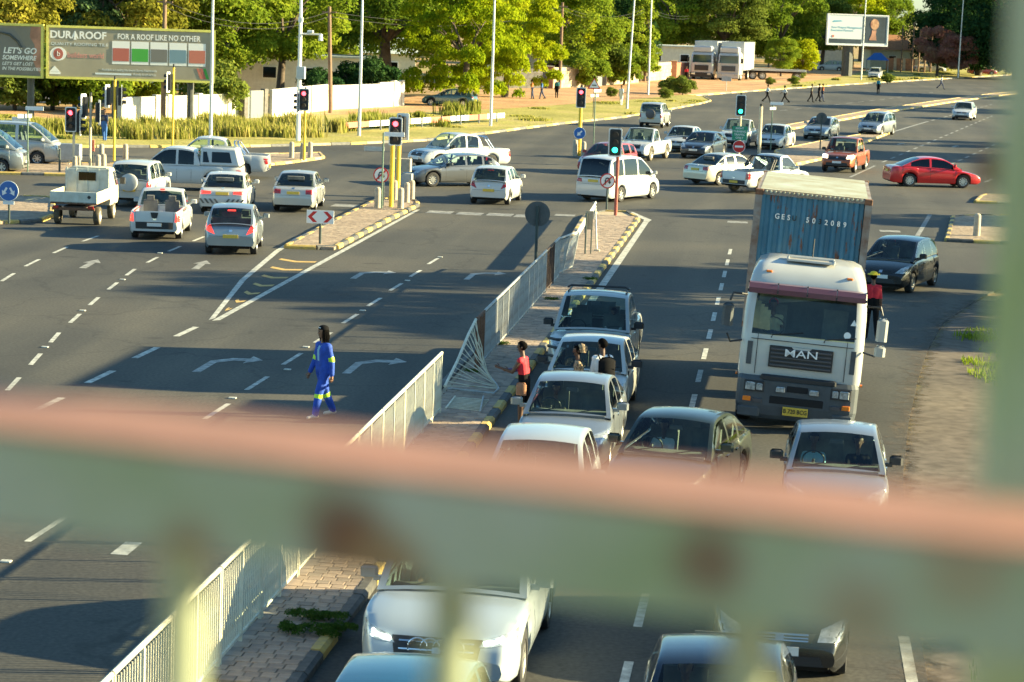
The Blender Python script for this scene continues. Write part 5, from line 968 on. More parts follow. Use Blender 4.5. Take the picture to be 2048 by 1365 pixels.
# ------------------------------------------------------------------ billboards
mat('bb_frame', (.66, .62, .14), .55, var=.15); mat('bb_dark', (.32, .285, .21), .5, var=.12, scale=.6); mat('bb_grey', (.20, .185, .15), .5, var=.3, scale=.4); mat('swatch_red', (.42, .12, .09), .6); mat('swatch_green', (.06, .34, .05), .6); mat('swatch_grey', (.17, .165, .15), .6); mat('swatch_blue', (.16, .26, .32), .6); mat('swatch_coral', (.48, .16, .11), .6); mat('print_pink', (.62, .28, .24), .6); mat('print_skin', (.40, .20, .13), .6, var=.4, scale=.8); mat('print_pale', (.62, .68, .70), .5); mat('print_navy', (.03, .05, .07), .5, var=.3, scale=.8); mat('print_blue', (.10, .35, .50), .5); mat('print_teal', (.05, .30, .30), .5); mat('mast_dark', (.055, .06, .055), .6, var=.3); mat('bulb', (.62, .36, .20), .5, c2=(.25, .10, .06), scale=2.5)
def board(name, p0, p1, z0, z1, label, face, frame='bb_frame', posts=(), postm='mast_dark', pr=.22, th=.25):
    """board between two ground points; local x along the board, -y towards the road"""
    a, b_ = Vector((p0[0], p0[1], 0)), Vector((p1[0], p1[1], 0)); L_ = (b_-a).length; R_ = empty(name, (a.x, a.y, 0), atan2(b_.y-a.y, b_.x-a.x), label, 'billboard')
    MB().box((L_/2, 0, (z0+z1)/2), (L_-.3, th, z1-z0-.3)).build('panel', face, R_)
    for c, d in (((L_/2, -.03, z0+.07), (L_-.3, th+.06, .14)), ((L_/2, -.03, z1-.07), (L_-.3, th+.06, .14)), ((.07, -.03, (z0+z1)/2), (.14, th+.06, z1-z0)), ((L_-.07, -.03, (z0+z1)/2), (.14, th+.06, z1-z0))): MB().box(c, d).build('frame', frame, R_)
    for x in posts: MB().tube([(x, th/2+pr+.02, 0), (x, th/2+pr+.02, z1-.2)], pr, 10).build('post', postm, R_)
    return R_, L_
Yb = 145.0
def bbpt(px, py, Y=Yb): return AT(px, py, Y)
A0, A1 = bbpt(92, 157), bbpt(430, 156, 147.5); zt, zb_ = bbpt(92, 50).z, A0.z
BB, BL = board('billboard', A0, A1, zb_, zt, 'wide dark roofing advert billboard with five tile colour swatches', 'bb_dark', posts=(4.2, 8.8))
H_ = zt-zb_; fx = lambda px: (px-92)/338*BL; fz = lambda py: zb_+(157-py)/107*H_; yf = -.14
def bl(txt, px, py, size, m, al='LEFT', **k): return lettering(txt, size, BB, (fx(px), yf, fz(py)), (1, 0, 0), (0, 0, 1), m, align=al, **k)
bl('DURA', 99, 69, .62, 'white_paint', bold=.03, sx=1.02); bl('ROOF', 157, 69, .62, 'white_paint', bold=.03, sx=.98); MB().plate([(fx(149), yf-.01, fz(59)), (fx(146), yf-.01, fz(78)), (fx(152), yf-.01, fz(78))], (0, -1, 0), .02).build('logo_peak', 'white_paint', BB)
bl('QUALITY ROOFING TILE', 101, 87, .25, 'print_pale', sx=1.26); bl('builders world', 134, 109, .46, 'print_pink', bold=.012, sx=.82); bl('FOR A ROOF LIKE NO OTHER', 233, 69, .47, 'white_paint', bold=.02, sx=.80)
c = Vector((fx(116), yf, fz(107)))
def ell(rx, rz, m, d, nm): MB().plate([c+Vector((rx*cos(a*pi/12), -d, rz*sin(a*pi/12))) for a in range(24)], (0, -1, 0), .02).build(nm, m, BB)
ell(.50, .42, 'white_paint', .005, 'logo_disc'); ell(.30, .34, 'swatch_red', .012, 'logo_core'); bl('b', 113, 107, .45, 'white_paint').location.y = yf-.02
for i, m in enumerate(('swatch_red', 'swatch_green', 'swatch_grey', 'swatch_blue', 'swatch_coral')):
    x0, x1 = 223+i*38.1, 223+i*38.1+35; MB().plate([(fx(x0), yf, fz(124)), (fx(x1), yf, fz(124)), (fx(x1), yf, fz(78)), (fx(x0), yf, fz(78))], (0, -1, 0), .015).build('swatch_card', 'white_paint', BB); MB().plate([(fx(x0+1.2), yf-.015, fz(118)), (fx(x1-1.2), yf-.015, fz(118)), (fx(x1-1.2), yf-.015, fz(92)), (fx(x0+1.2), yf-.015, fz(92))], (0, -1, 0), .01).build('swatch', m, BB)
bl('Available at Leading Hardware Stores Nationwide', 203, 136, .20, 'print_pale', sx=.83); MB().plate([(fx(190), yf, fz(146)), (fx(262), yf, fz(146)), (fx(262), yf, fz(142.5)), (fx(190), yf, fz(142.5))], (0, -1, 0), .008).build('print_line', 'print_pale', BB); bl('Proudly South African', 266, 144, .20, 'print_pale', sx=.78)
MB().plate([(fx(x), yf, fz(z)) for x, z in ((99, 143), (109, 131), (120, 143))], (0, -1, 0), .01).build('logo_triangle', 'white_paint', BB); MB().plate([(fx(99), yf, fz(148)), (fx(121), yf, fz(148)), (fx(121), yf, fz(143.5)), (fx(99), yf, fz(143.5))], (0, -1, 0), .01).build('logo_bar', 'white_paint', BB)
for i, m in enumerate(('swatch_coral', 'swatch_red', 'swatch_green')): MB().plate([(fx(392+i*7), yf, fz(128)), (fx(397+i*7), yf, fz(128)), (fx(406+i*6), yf, fz(149)), (fx(400+i*6), yf, fz(149))], (0, -1, 0), .01).build('print_stripe', m, BB)
B0, B1 = bbpt(-90, 157, 144.5), bbpt(87, 158, 145)
B2, L2 = board('billboard', B0, B1, zb_-.02, zt+.02, 'billboard with slanted white slogan and large hand picture at far left', 'bb_grey', posts=(L2_ for L2_ in (1.5, 4.6)))
gx = lambda px: (px+90)/177*L2
def b2(txt, px, py, size, **k): return lettering(txt, size, B2, (gx(px), yf, fz(py)), (1, 0, 0), (0, 0, 1), 'white_paint', align='LEFT', shear=.2, **k)
b2("LET'S GO", 7, 104, .50, bold=.03); b2('SOMEWHERE', 5, 118, .38, bold=.025, sx=.92); b2("LET'S GET LOST", 5, 130, .27, bold=.015); b2('IN THE POSSIBILITIES', 5, 140, .27, bold=.015, sx=.95)
MB().plate([(gx(x), yf+.004, fz(z)) for x, z in ((62, 55), (83, 55), (83, 148), (74, 140), (66, 120), (70, 92), (60, 75))], (0, -1, 0), .01).build('print_shape', 'print_skin', B2)
MB().tube([(gx(x), yf, fz(z)) for x, z in ((-20, 95), (0, 68), (20, 72), (36, 85), (44, 98))], .09, 6).build('print_arc', 'mast_dark', B2); MB().plate([(gx(x), yf+.002, fz(z)) for x, z in ((-10, 58), (30, 62), (52, 95), (40, 150), (-10, 150))], (0, -1, 0), .01).build('print_shape', 'swatch_grey', B2)
# far billboard on one thick mast
Yr = 338.0; C0, C1 = AT(1652, 88, Yr), AT(1774, 92, Yr+3); zr0, zr1 = AT(1652, 90, Yr).z, AT(1652, 27, Yr).z
BR, RL = board('billboard', C0, C1, zr0, zr1, 'far white and dark billboard with glowing bulb picture on a thick mast', 'print_pale', 'sign_white', posts=(3.6,), postm='mast_dark', pr=.75, th=.4)
hx = lambda px: (px-1652)/122*RL; hz = lambda py: zr0+(90-py)/63*(zr1-zr0); MB().plate([(hx(1722), -.21, hz(84)), (hx(1770), -.21, hz(84)), (hx(1770), -.21, hz(31)), (hx(1722), -.21, hz(31))], (0, -1, 0), .02).build('print_panel', 'print_navy', BR)
MB().plate([(hx(1656), -.21, hz(86)), (hx(1721), -.21, hz(86)), (hx(1721), -.21, hz(77)), (hx(1656), -.21, hz(77))], (0, -1, 0), .02).build('print_band', 'print_navy', BR)
bc = Vector((hx(1746), -.24, hz(46))); MB().plate([bc+Vector((.62*cos(a*pi/12), 0, .75*sin(a*pi/12))) for a in range(24)], (0, -1, 0), .03).build('print_bulb', 'bulb', BR); MB().plate([(hx(1741), -.24, hz(58)), (hx(1750), -.24, hz(58)), (hx(1749), -.24, hz(66)), (hx(1751), -.24, hz(78)), (hx(1736), -.24, hz(78)), (hx(1741), -.24, hz(64))], (0, -1, 0), .03).build('print_hand', 'print_skin', BR)
for t, px, py, sz in (('Your Project Management', 1660, 54, .42), ('Execution Partners', 1660, 60, .42)): lettering(t, sz, BR, (hx(px), -.215, hz(py)), (1, 0, 0), (0, 0, 1), 'print_blue' if sz < .5 else 'print_teal', align='LEFT')
MB().plate([(hx(1661), -.22, hz(44)), (hx(1682), -.22, hz(42)), (hx(1678), -.22, hz(40)), (hx(1664), -.22, hz(40.5))], (0, -1, 0), .02).build('logo_swoosh', 'print_blue', BR)
MB().disc((hx(1664), -.22, hz(72)), .18, (0, -1, 0), .02, 12).build('print_dot', 'swatch_coral', BR)

# ------------------------------------------------------------------ walls and houses
mat('wall_white', (.72, .70, .62), .85, c2=(.48, .42, .33), scale=.9, detail=9); mat('wall_grey', (.50, .52, .50), .85, c2=(.36, .30, .24), scale=.9, detail=8); mat('wall_dark', (.13, .12, .11), .9, var=.3, scale=4); mat('block_a', (.46, .36, .25), .9, var=.15, scale=4); mat('block_b', (.40, .31, .21), .9, var=.15, scale=4); mat('block_dark', (.10, .095, .09), .9, var=.3); mat('brick_red', (.30, .13, .08), .9, var=.25, scale=6); mat('roof_tile', (.10, .085, .075), .9, var=.3); mat('roof_orange', (.36, .17, .09), .85, var=.2); mat('roof_pale', (.50, .55, .50), .6, var=.15); mat('house_cream', (.62, .58, .44), .85, var=.1); mat('house_white', (.70, .68, .62), .85, var=.1); mat('gate_grey', (.18, .19, .19), .6, .3)
def gwall(name, p0, p1, h, m, label, cap=None, th=.2, piers=(), pm='wall_grey', cat='wall'):
    p0, p1 = Vector((p0.x, p0.y, 0)), Vector((p1.x, p1.y, 0)); l = (p1-p0).length; R_ = empty(name, (p0.x, p0.y, .03), atan2(p1.y-p0.y, p1.x-p0.x), label, cat); MB().box((l/2, 0, h/2), (l-.02, th, h)).build('wall_face', m, R_)
    if cap: MB().box((l/2, 0, h+.04), (l, th+.1, .08)).build('coping', cap, R_)
    for t in piers: MB().box((l*t, 0, h/2+.05), (.45, th+.14, h+.1)).build('pier', pm, R_)
    return R_
gwall('garden_wall', P(243, 253), P(312, 250), 1.75, 'wall_white', 'whitewashed wall section with lettering patch behind tall grass', piers=(0, 1), pm='wall_grey'); gwall('garden_wall', P(322, 250), P(455, 242), 1.75, 'house_cream', 'cream wall behind grass under the billboard', piers=(.1, .55, 1), pm='wall_white'); gwall('garden_wall', P(460, 240), P(488, 239), 2.0, 'wall_white', 'bright white wall block left of the dark gate')
gwall('yard_gate', P(488, 240), P(528, 238), 1.9, 'gate_grey', 'dark sheet metal yard gate between white walls', piers=(0, 1), pm='wall_dark', cat='gate')
gwall('garden_wall', P(541, 238), P(660, 222), 1.95, 'wall_white', 'long sunlit white wall beside the camera mast', piers=(.45,), pm='wall_white'); gwall('garden_wall', P(662, 222), P(757, 217), 1.85, 'wall_grey', 'shaded pale grey wall beneath the big tree'); gwall('garden_wall', P(757, 217), P(802, 214), 1.95, 'wall_white', 'short wall end with a red poster under the tree', piers=(.65, 1), pm='wall_white')
# block walls with separate courses further right
blk = MB().box((0, 0, 0), (.78, .2, .36)).mesh('block')
def block_wall(px0, px1, h, label, ms, n_course=5):
    p0, p1 = P(*px0), P(*px1); l = (p1-p0).length; R_ = empty('block_wall', (p0.x, p0.y, .05), atan2(p1.y-p0.y, p1.x-p0.x), label, 'wall'); MB().box((l/2, .02, h/2-.02), (l, .16, h-.04)).build('mortar', 'kerb_sand', R_)
    ch = h/n_course; nb = max(1, int(l/.8))
    for j in range(n_course):
        for i in range(nb):
            o = link('block', blk, random.choice(ms), R_); o.location = ((i+.5+(.25 if j % 2 else -.25)*.8)*l/nb, 0, (j+.5)*ch); o.scale = (l/nb/.80, 1, ch/.38)
    return R_
block_wall((985, 178), (1096, 179), 2.0, 'dark brown block wall beside the bright tree', ['block_dark', 'wall_dark'], 4)
block_wall((1104, 178), (1170, 176), 2.1, 'sunlit tan block wall behind the three walkers', ['block_a', 'block_b'], 5); block_wall((1212, 172), (1276, 167), 2.1, 'long tan block wall between pier and thick wooden pole', ['block_a', 'block_b'], 5); block_wall((1297, 164), (1340, 160), 2.1, 'tan block wall ending at orange gate pier', ['block_a', 'block_b'], 5)
for px, py, m, lb in ((1098, 179, 'brick_red', 'red brick pier at the corner of dark wall'), (1178, 176, 'wall_dark', 'dark gate pier left of the steel gate'), (1205, 173, 'wall_dark', 'dark gate pier right of the steel gate'), (1346, 160, 'roof_orange', 'orange gate pier next to the lorries')):
    a = P(px, py); R_ = empty('gate_pier', (a.x, a.y, .05), .2, lb, 'pier'); MB().bbox((0, 0, 1.1), (.75, .5, 2.2), .03).build('shaft', m, R_); MB().bbox((0, 0, 2.24), (.9, .62, .1), .02).build('cap', 'concrete', R_)
gwall('yard_gate', P(1183, 175), P(1202, 174), 2.0, 'gate_grey', 'light steel gate in the tan block wall', cat='gate'); gwall('yard_gate', P(1351, 160), P(1376, 158), 2.0, 'brick_red', 'reddish plank gate beside the box lorries', cat='gate')
def house(px, Y, wd, h, m, rm_, label, zr=0.0, rh=1.6, dep=7, wins=3, flat=False, py=150, rz=.15):
    a = AT(px, py, Y); R_ = empty('house', (a.x, Y, 0), rz, label, 'house'); MB().box((0, dep/2, h/2), (wd, dep, h)).build('wall', m, R_)
    if flat: MB().box((0, dep/2, h+.08), (wd+.6, dep+.6, .16)).build('roof', rm_, R_)
    else:
        o = .5; MB().add([(-wd/2-o, -o, h), (wd/2+o, -o, h), (wd/2+o, dep+o, h), (-wd/2-o, dep+o, h), (-wd/2+1.2, dep/2, h+rh), (wd/2-1.2, dep/2, h+rh)], [(3, 2, 1, 0), (0, 1, 5, 4), (1, 2, 5), (2, 3, 4, 5), (3, 0, 4)]).build('roof', rm_, R_)
    for i in range(wins):
        x = -wd/2+wd*(i+.5)/wins; f = MB().box((x, -.03, h*.56), (1.3, .06, 1.1)).build('window', 'white_paint', R_); MB().box((x, -.065, h*.56), (1.1, .02, .92)).build('pane', 'tint', f)
    return R_
house(500, 205, 20, 3.2, 'house_white', 'roof_pale', 'long white house behind the left walls with arched fence', flat=True, wins=6, py=150); house(90, 172, 8, 3.6, 'house_white', 'roof_pale', 'white walled house behind the billboards', wins=2, rz=.1); house(690, 240, 14, 3.0, 'house_cream', 'roof_pale', 'cream house shaded by the big tree', wins=3)
house(1195, 285, 9, 3.0, 'house_cream', 'roof_tile', 'house with dark tiled roof among the trees', rh=2.2, wins=2); house(1340, 330, 15, 3.4, 'house_cream', 'roof_pale', 'cream house with pale green roof left of lorries', flat=True, wins=4); house(1050, 265, 10, 3.0, 'house_white', 'roof_pale', 'white house glimpsed behind the bright weeping tree', wins=3); house(1783, 395, 7, 3.2, 'house_cream', 'roof_orange', 'small house with orange brown roof right of far billboard', rh=2.4, wins=1); gwall('garden_wall', AT(1615, 125, 385), AT(1700, 125, 388), 3.0, 'house_cream', 'sunlit cream wall behind parked white wagon')
gwall('garden_wall', AT(1772, 130, 388), AT(1832, 132, 388), 2.0, 'roof_orange', 'low orange wall in front of the small house', piers=(.3, .6, 1), pm='block_a')
a = AT(1755, 120, 372); R_ = empty('market_tent', (a.x, 372, .1), 0, 'blue gazebo tent near the far billboard mast', 'tent'); MB().add([(-1.7, -1.2, 1.8), (1.7, -1.2, 1.8), (1.7, 1.2, 1.8), (-1.7, 1.2, 1.8), (-.5, 0, 2.9), (.5, 0, 2.9)], [(0, 1, 5, 4), (1, 2, 5), (2, 3, 4, 5), (3, 0, 4)]).build('canopy', 'sign_blue', R_)
for x in (-1.6, 1.6):
    for y in (-1.1, 1.1): MB().tube([(x, y, 0), (x, y, 1.85)], .04, 6).build('leg', 'steel', R_)
for i, px in enumerate((1803, 1825, 1838, 1850, 1862)):
    a = AT(px, 115, 380+i); R_ = empty('gum_pole', (a.x, 380+i, .05), 0, 'tall bare pole of the unfinished frame by the pink bush', 'pole', 'bare poles by the pink bush'); MB().tube([(0, 0, 0), (0, 0, 7.2+.5*(i % 2))], [.14, .10], 7).build('shaft', 'wood', R_)
# ------------------------------------------------------------------ vegetation
def leaf_cloud(name, blobs, n, size, seed, droop=0.0, flat=.6, squash=.85):
    """blobs: (x, y, z, r); leaf clumps = small bent quads spread through the outer part of every blob"""
    rg = np.random.default_rng(seed); B = np.array(blobs, float); wt = B[:, 3]**2; k = rg.choice(len(B), n, p=wt/wt.sum()); d = rg.normal(size=(n, 3)); d /= np.linalg.norm(d, axis=1)[:, None]
    d[:, 2] = np.where(d[:, 2] < -.35, -d[:, 2]*.6, d[:, 2]); rad = rg.uniform(.45, 1.05, n)**.6; c = B[k, :3]+d*(B[k, 3]*rad)[:, None]*np.array([1, 1, squash])
    nrm = d*.9+rg.normal(size=(n, 3))*.55+np.array([0, 0, .35]); nrm /= np.linalg.norm(nrm, axis=1)[:, None]
    u = np.cross(nrm, rg.normal(size=(n, 3))); u /= np.linalg.norm(u, axis=1)[:, None]
    if droop > 0: u = u*(1-droop)+np.array([0, 0, -1.0])*droop; u /= np.linalg.norm(u, axis=1)[:, None]
    v = np.cross(nrm, u); s = size*rg.uniform(.6, 1.35, n)[:, None]; a = c-u*s; b_ = c+v*s*flat; e = c+u*s; f = c-v*s*flat
    V = np.stack([a, b_, e, f], 1).reshape(-1, 3); F = np.arange(4*n).reshape(-1, 4)
    me = bpy.data.meshes.new(name); me.vertices.add(4*n); me.vertices.foreach_set('co', V.ravel()); me.loops.add(4*n); me.loops.foreach_set('vertex_index', F.ravel()); me.polygons.add(n); me.polygons.foreach_set('loop_start', np.arange(0, 4*n, 4)); me.update(calc_edges=True)
    tone = np.repeat(np.clip(rg.normal(.45, .22, n)+rg.normal(0, .16, len(B))[k], 0, 1), 4); at_ = me.attributes.new('tone', 'FLOAT', 'POINT'); at_.data.foreach_set('value', tone.astype(np.float32)); return me
def trunk_mesh(seed, h, r_, spread, nb=6, lean=.4):
    rg = random.Random(seed); m = MB(); top = Vector((rg.uniform(-lean, lean), rg.uniform(-lean, lean), h*.42)); m.tube([(0, 0, -.1), (top.x*.2, top.y*.2, h*.15), top], [r_*1.25, r_, r_*.75], 9)
    for i in range(nb):
        a = 2*pi*i/nb+rg.uniform(-.4, .4); e = Vector((cos(a)*spread*rg.uniform(.5, .95), sin(a)*spread*rg.uniform(.5, .95), h*rg.uniform(.6, .9))); mid = top.lerp(e, .5)+Vector((rg.uniform(-.4, .4), rg.uniform(-.4, .4), rg.uniform(.1, .6))); m.tube([top*.92, mid, e], [r_*.5, r_*.32, r_*.10], 6)
        for q in range(2): m.tube([mid, mid+Vector((rg.uniform(-1, 1), rg.uniform(-1, 1), rg.uniform(.4, 1.2)))*spread*.35], [r_*.22, r_*.05], 5)
    return m.mesh('trunk', 60)
def blobset(seed, R, z0, z1, n, rmin, rmax, shape='round'):
    rg = random.Random(seed); out = []
    for i in range(n):
        t = rg.random(); z = z0+(z1-z0)*t; f = {'round': sqrt(max(.05, 1-(2*t-1)**2)), 'umbrella': .55+.45*t if t < .75 else (1-t)*3+.2, 'cone': (1-t)**.8+.06, 'weep': .95 if t < .55 else sqrt(max(.05, 1-((t-.55)/.45)**2))}[shape]
        a = rg.uniform(0, 2*pi); q = R*f*sqrt(rg.uniform(.25, 1)); out.append((q*cos(a), q*sin(a), z, rg.uniform(rmin, rmax)))
    return out
# kinds: crown mesh + trunk mesh built once; every tree copies them
KIND = {}
def kind(k, crown, trunk, m): KIND[k] = (crown, trunk, m)
kind('broad', leaf_cloud('crown', blobset(1, 5.0, 3.2, 11.0, 62, .8, 1.9), 25500, 0.160, 1), trunk_mesh(1, 11, .32, 4.2), 'leaf_mid')
kind('broad2', leaf_cloud('crown', blobset(2, 5.4, 2.6, 11.5, 68, .8, 2.0), 25500, 0.168, 2), trunk_mesh(2, 11, .34, 4.4), 'leaf_mid')
kind('shade', leaf_cloud('crown', blobset(3, 8.2, 3.6, 13.0, 95, 1.0, 2.3, 'umbrella'), 40800, 0.168, 3), trunk_mesh(3, 12, .62, 7.0, 7, .3), 'leaf_mid')
kind('weep', leaf_cloud('crown', blobset(4, 5.2, 1.0, 11.0, 105, .55, 1.25, 'weep'), 40800, 0.152, 4, .5, .5), trunk_mesh(4, 10, .30, 4.0), 'leaf_bright')
kind('cone', leaf_cloud('crown', blobset(5, 2.2, 1.2, 11.5, 70, .5, 1.0, 'cone'), 15300, 0.144, 5, .3), trunk_mesh(5, 11, .20, 1.2), 'leaf_cypress')
kind('bush', leaf_cloud('crown', blobset(6, 1.9, .5, 2.6, 26, .5, .95), 7140, 0.120, 6), trunk_mesh(6, 2.4, .10, 1.2, 5, .2), 'leaf_mid')
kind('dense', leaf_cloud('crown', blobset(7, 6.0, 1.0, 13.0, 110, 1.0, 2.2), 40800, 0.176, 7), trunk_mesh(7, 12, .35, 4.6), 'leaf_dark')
mat('bark', (.10, .075, .055), .95, var=.3, scale=3, bump=.5)
def tree(k, x, y, s, label, m=None, rz=None, name='tree', sz=None, cat='tree', group=None):
    cm_, tm_, lm = KIND[k]; R_ = empty(name, (x, y, .05), random.uniform(0, 6.28) if rz is None else rz, label, cat, group); R_.scale = (s, s, sz or s)
    link('trunk' if cat == 'tree' else 'stem', tm_, 'bark', R_); link('crown' if cat == 'tree' else 'foliage', cm_, M(m or lm), R_); return R_
def tpx(k, px, Y, s, label, m=None, py=180, **kw): a = AT(px, py, Y); return tree(k, a.x, Y, s, label, m, **kw)
tpx('broad', 12, 170, .95, 'yellow leaved tree above the slogan billboard', 'leaf_yellow'); tpx('broad2', 75, 182, 1.0, 'olive green tree between slogan billboard and cypress', 'leaf_olive'); tpx('cone', 180, 178, 1.15, 'grey green cypress standing behind wide billboard'); tpx('broad', 258, 180, .95, 'yellowish tree right of the cypress', 'leaf_yellow'); tpx('broad2', 318, 186, .9, 'olive tree behind the wooden pole of the billboard', 'leaf_olive'); tpx('dense', 372, 205, .9, 'dark evergreen tree behind the right end of wide billboard')
tpx('broad2', 460, 190, .98, 'bright green tree right of the wide billboard', 'leaf_mid'); tpx('broad', 560, 198, 1.0, 'full green tree behind the surveillance mast', 'leaf_mid'); tpx('broad2', 655, 225, 1.05, 'green tree rising behind the mast arm', 'leaf_mid'); tpx('shade', 770, 214, .98, 'huge spreading shade tree with thick forked trunk over grey wall', 'leaf_mid', rz=.6)
tpx('weep', 930, 194, .95, 'bright yellow green weeping tree hanging over the dirt', 'leaf_bright', rz=1.0); tpx('weep', 1010, 215, .92, 'bright lime tree right behind the weeping one', 'leaf_bright', rz=2.5)
tpx('broad', 1095, 262, 1.0, 'bright green tree behind the dark brown wall', 'leaf_bright'); tpx('broad2', 1150, 256, .85, 'green tree hanging over the sunlit tan wall', 'leaf_mid'); tpx('dense', 1225, 282, .75, 'dark tree by the tiled roof', 'leaf_dark'); tpx('cone', 1278, 278, 1.0, 'narrow dark green tree close to thick wooden pole', 'leaf_mid'); tpx('bush', 1213, 262, 1.6, 'shrub with pale blossoms over the block wall', 'leaf_olive', name='shrub', cat='shrub')
tpx('broad', 1345, 345, 1.15, 'tree shading the pale roofed house', 'leaf_mid'); tpx('shade', 1445, 345, .95, 'wide flat topped tree behind the lorries', 'leaf_olive'); tpx('broad2', 1560, 350, 1.1, 'green tree beyond the flat trailer', 'leaf_mid'); tpx('broad2', 1560, 325, .42, 'low bright bushy tree behind the flat trailer', 'leaf_mid'); tpx('broad', 1640, 372, 1.0, 'brownish olive tree left of the far billboard', 'leaf_olive'); tpx('broad', 1700, 392, 1.15, 'bright tree directly behind far billboard', 'leaf_bright'); tpx('broad2', 1765, 405, .98, 'light green tree right of the far billboard', 'leaf_mid')
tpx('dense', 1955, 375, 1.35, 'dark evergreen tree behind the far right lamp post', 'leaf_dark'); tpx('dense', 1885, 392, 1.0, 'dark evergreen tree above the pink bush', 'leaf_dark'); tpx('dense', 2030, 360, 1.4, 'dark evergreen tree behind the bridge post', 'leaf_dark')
tpx('broad', 1872, 362, .62, 'pink flowering bougainvillea bush on the far corner', 'leaf_pink', name='flowering_bush', cat='bush'); tpx('broad2', 1915, 358, .5, 'smaller pinkish bush below the lamp post', 'leaf_pink', name='flowering_bush', cat='bush')
back = [(x, 250+(x/2000)*210+random.uniform(-12, 22)) for x in range(-80, 2100, 62) if not 1755 < x < 1850]
for i, (x, y) in enumerate(back): tpx(['broad', 'broad2', 'dense', 'broad2'][i % 4], x, y+18, random.uniform(1.05, 1.35), 'green tree in the dense row behind the houses', ['leaf_mid', 'leaf_bright', 'leaf_mid', 'leaf_olive'][(i*7) % 4], group='background tree row')
# garden shrubs at the walls
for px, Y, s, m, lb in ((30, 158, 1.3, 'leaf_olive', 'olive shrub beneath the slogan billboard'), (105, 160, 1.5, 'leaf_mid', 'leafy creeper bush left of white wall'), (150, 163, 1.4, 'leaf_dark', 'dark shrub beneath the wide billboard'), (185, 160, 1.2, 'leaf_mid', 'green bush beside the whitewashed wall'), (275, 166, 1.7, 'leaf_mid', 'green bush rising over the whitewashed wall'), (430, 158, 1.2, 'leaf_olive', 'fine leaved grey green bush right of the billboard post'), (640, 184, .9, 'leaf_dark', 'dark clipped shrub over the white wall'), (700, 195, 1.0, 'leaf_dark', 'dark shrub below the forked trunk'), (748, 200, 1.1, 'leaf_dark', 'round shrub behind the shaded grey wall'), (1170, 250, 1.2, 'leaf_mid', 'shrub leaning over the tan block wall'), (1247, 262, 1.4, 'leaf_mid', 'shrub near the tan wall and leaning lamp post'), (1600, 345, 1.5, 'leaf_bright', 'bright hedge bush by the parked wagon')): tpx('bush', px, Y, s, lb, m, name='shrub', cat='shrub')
for px, py, s in ((1340, 190, .55), (1365, 192, .6), (1222, 196, .3), (1330, 200, .35), (1540, 172, .3), (1588, 172, .35), (1775, 168, .4), (1600, 160, .4)):
    a = P(px, py); tree('bush', a.x, a.y, s, 'small dusty bush on the roadside grass', 'leaf_olive', name='shrub', cat='shrub', group='roadside bushes')
# trees standing right of the road that shade it
for i, (x, y, s, k) in enumerate(((18.5, 103, .62, 'broad'), (15.5, 79.5, .62, 'broad'), (16, 73.0, .86, 'broad2'), (18, 66.5, .80, 'broad'), (32, 152, .95, 'broad2'), (30, 168, .8, 'broad'), (44, 232, 1.1, 'broad2'), (52, 275, 1.3, 'broad'))): tree(k, x, y, s, 'leafy roadside tree to the right of the road casting long shade', 'leaf_mid', group='shade trees along the right side')
# grass
def blades(name, pts, h, w_, seed, label, m='blade', lean=.35):
    rg = np.random.default_rng(seed); n = len(pts); P0 = np.array([(p[0], p[1], p[2]) for p in pts]); hh = np.array([p[3] for p in pts])*h; a = rg.uniform(0, 2*pi, n); d = np.stack([np.cos(a), np.sin(a), np.zeros(n)], 1); t = np.stack([rg.normal(-.25, .4, n), rg.normal(0, .4, n), np.ones(n)], 1); tip = P0+t*np.array([lean, lean, 1])*hh[:, None]; midp = P0+t*np.array([lean*.35, lean*.35, .55])*hh[:, None]; W2 = (w_*rg.uniform(.6, 1.3, n))[:, None]
    V = np.stack([P0-d*W2, P0+d*W2, midp+d*W2*.8, tip, midp-d*W2*.8], 1).reshape(-1, 3); me = bpy.data.meshes.new(name); me.vertices.add(5*n); me.vertices.foreach_set('co', V.ravel()); me.loops.add(5*n); me.loops.foreach_set('vertex_index', np.arange(5*n)); me.polygons.add(n); me.polygons.foreach_set('loop_start', np.arange(0, 5*n, 5)); me.update(calc_edges=True)
    tone = np.repeat(np.clip(rg.normal(.5, .25, n), 0, 1), 5); me.attributes.new('tone', 'FLOAT', 'POINT').data.foreach_set('value', tone.astype(np.float32)); o = link(name, me, m); tag(o, label, 'grass', kind='stuff'); return o
def inpoly(x, y, pl):
    c = False; j = len(pl)-1
    for i in range(len(pl)):
        if (pl[i][1] > y) != (pl[j][1] > y) and x < (pl[j][0]-pl[i][0])*(y-pl[i][1])/(pl[j][1]-pl[i][1])+pl[i][0]: c = not c
        j = i
    return c
def scatter(pl, n, z, seed, clump=None):
    rg = random.Random(seed); xs = [p[0] for p in pl]; ys = [p[1] for p in pl]; out = []; cl = [(rg.uniform(min(xs), max(xs)), rg.uniform(min(ys), max(ys)), rg.uniform(.3, 1.3), rg.uniform(.5, 1.1)) for _ in range(clump)] if clump else None
    while len(out) < n:
        if cl: c = rg.choice(cl); x, y, s = rg.gauss(c[0], c[2]*.5), rg.gauss(c[1], c[2]*.5), c[3]
        else: x, y, s = rg.uniform(min(xs), max(xs)), rg.uniform(min(ys), max(ys)), 1
        if inpoly(x, y, pl): out.append((x, y, z, s*rg.uniform(.5, 1.2)))
        elif cl and rg.random() < .02: cl.remove(c) if len(cl) > 3 else None
    return out
reed = G2([(-40, 262), (130, 280), (300, 284), (420, 282), (520, 282), (520, 262), (440, 250), (330, 256), (240, 258), (120, 262), (0, 255)])
blades('tall_grass', scatter(reed, 11000, .08, 3, 130), .85, .04, 3, 'tall green and straw reeds below the wide billboard')
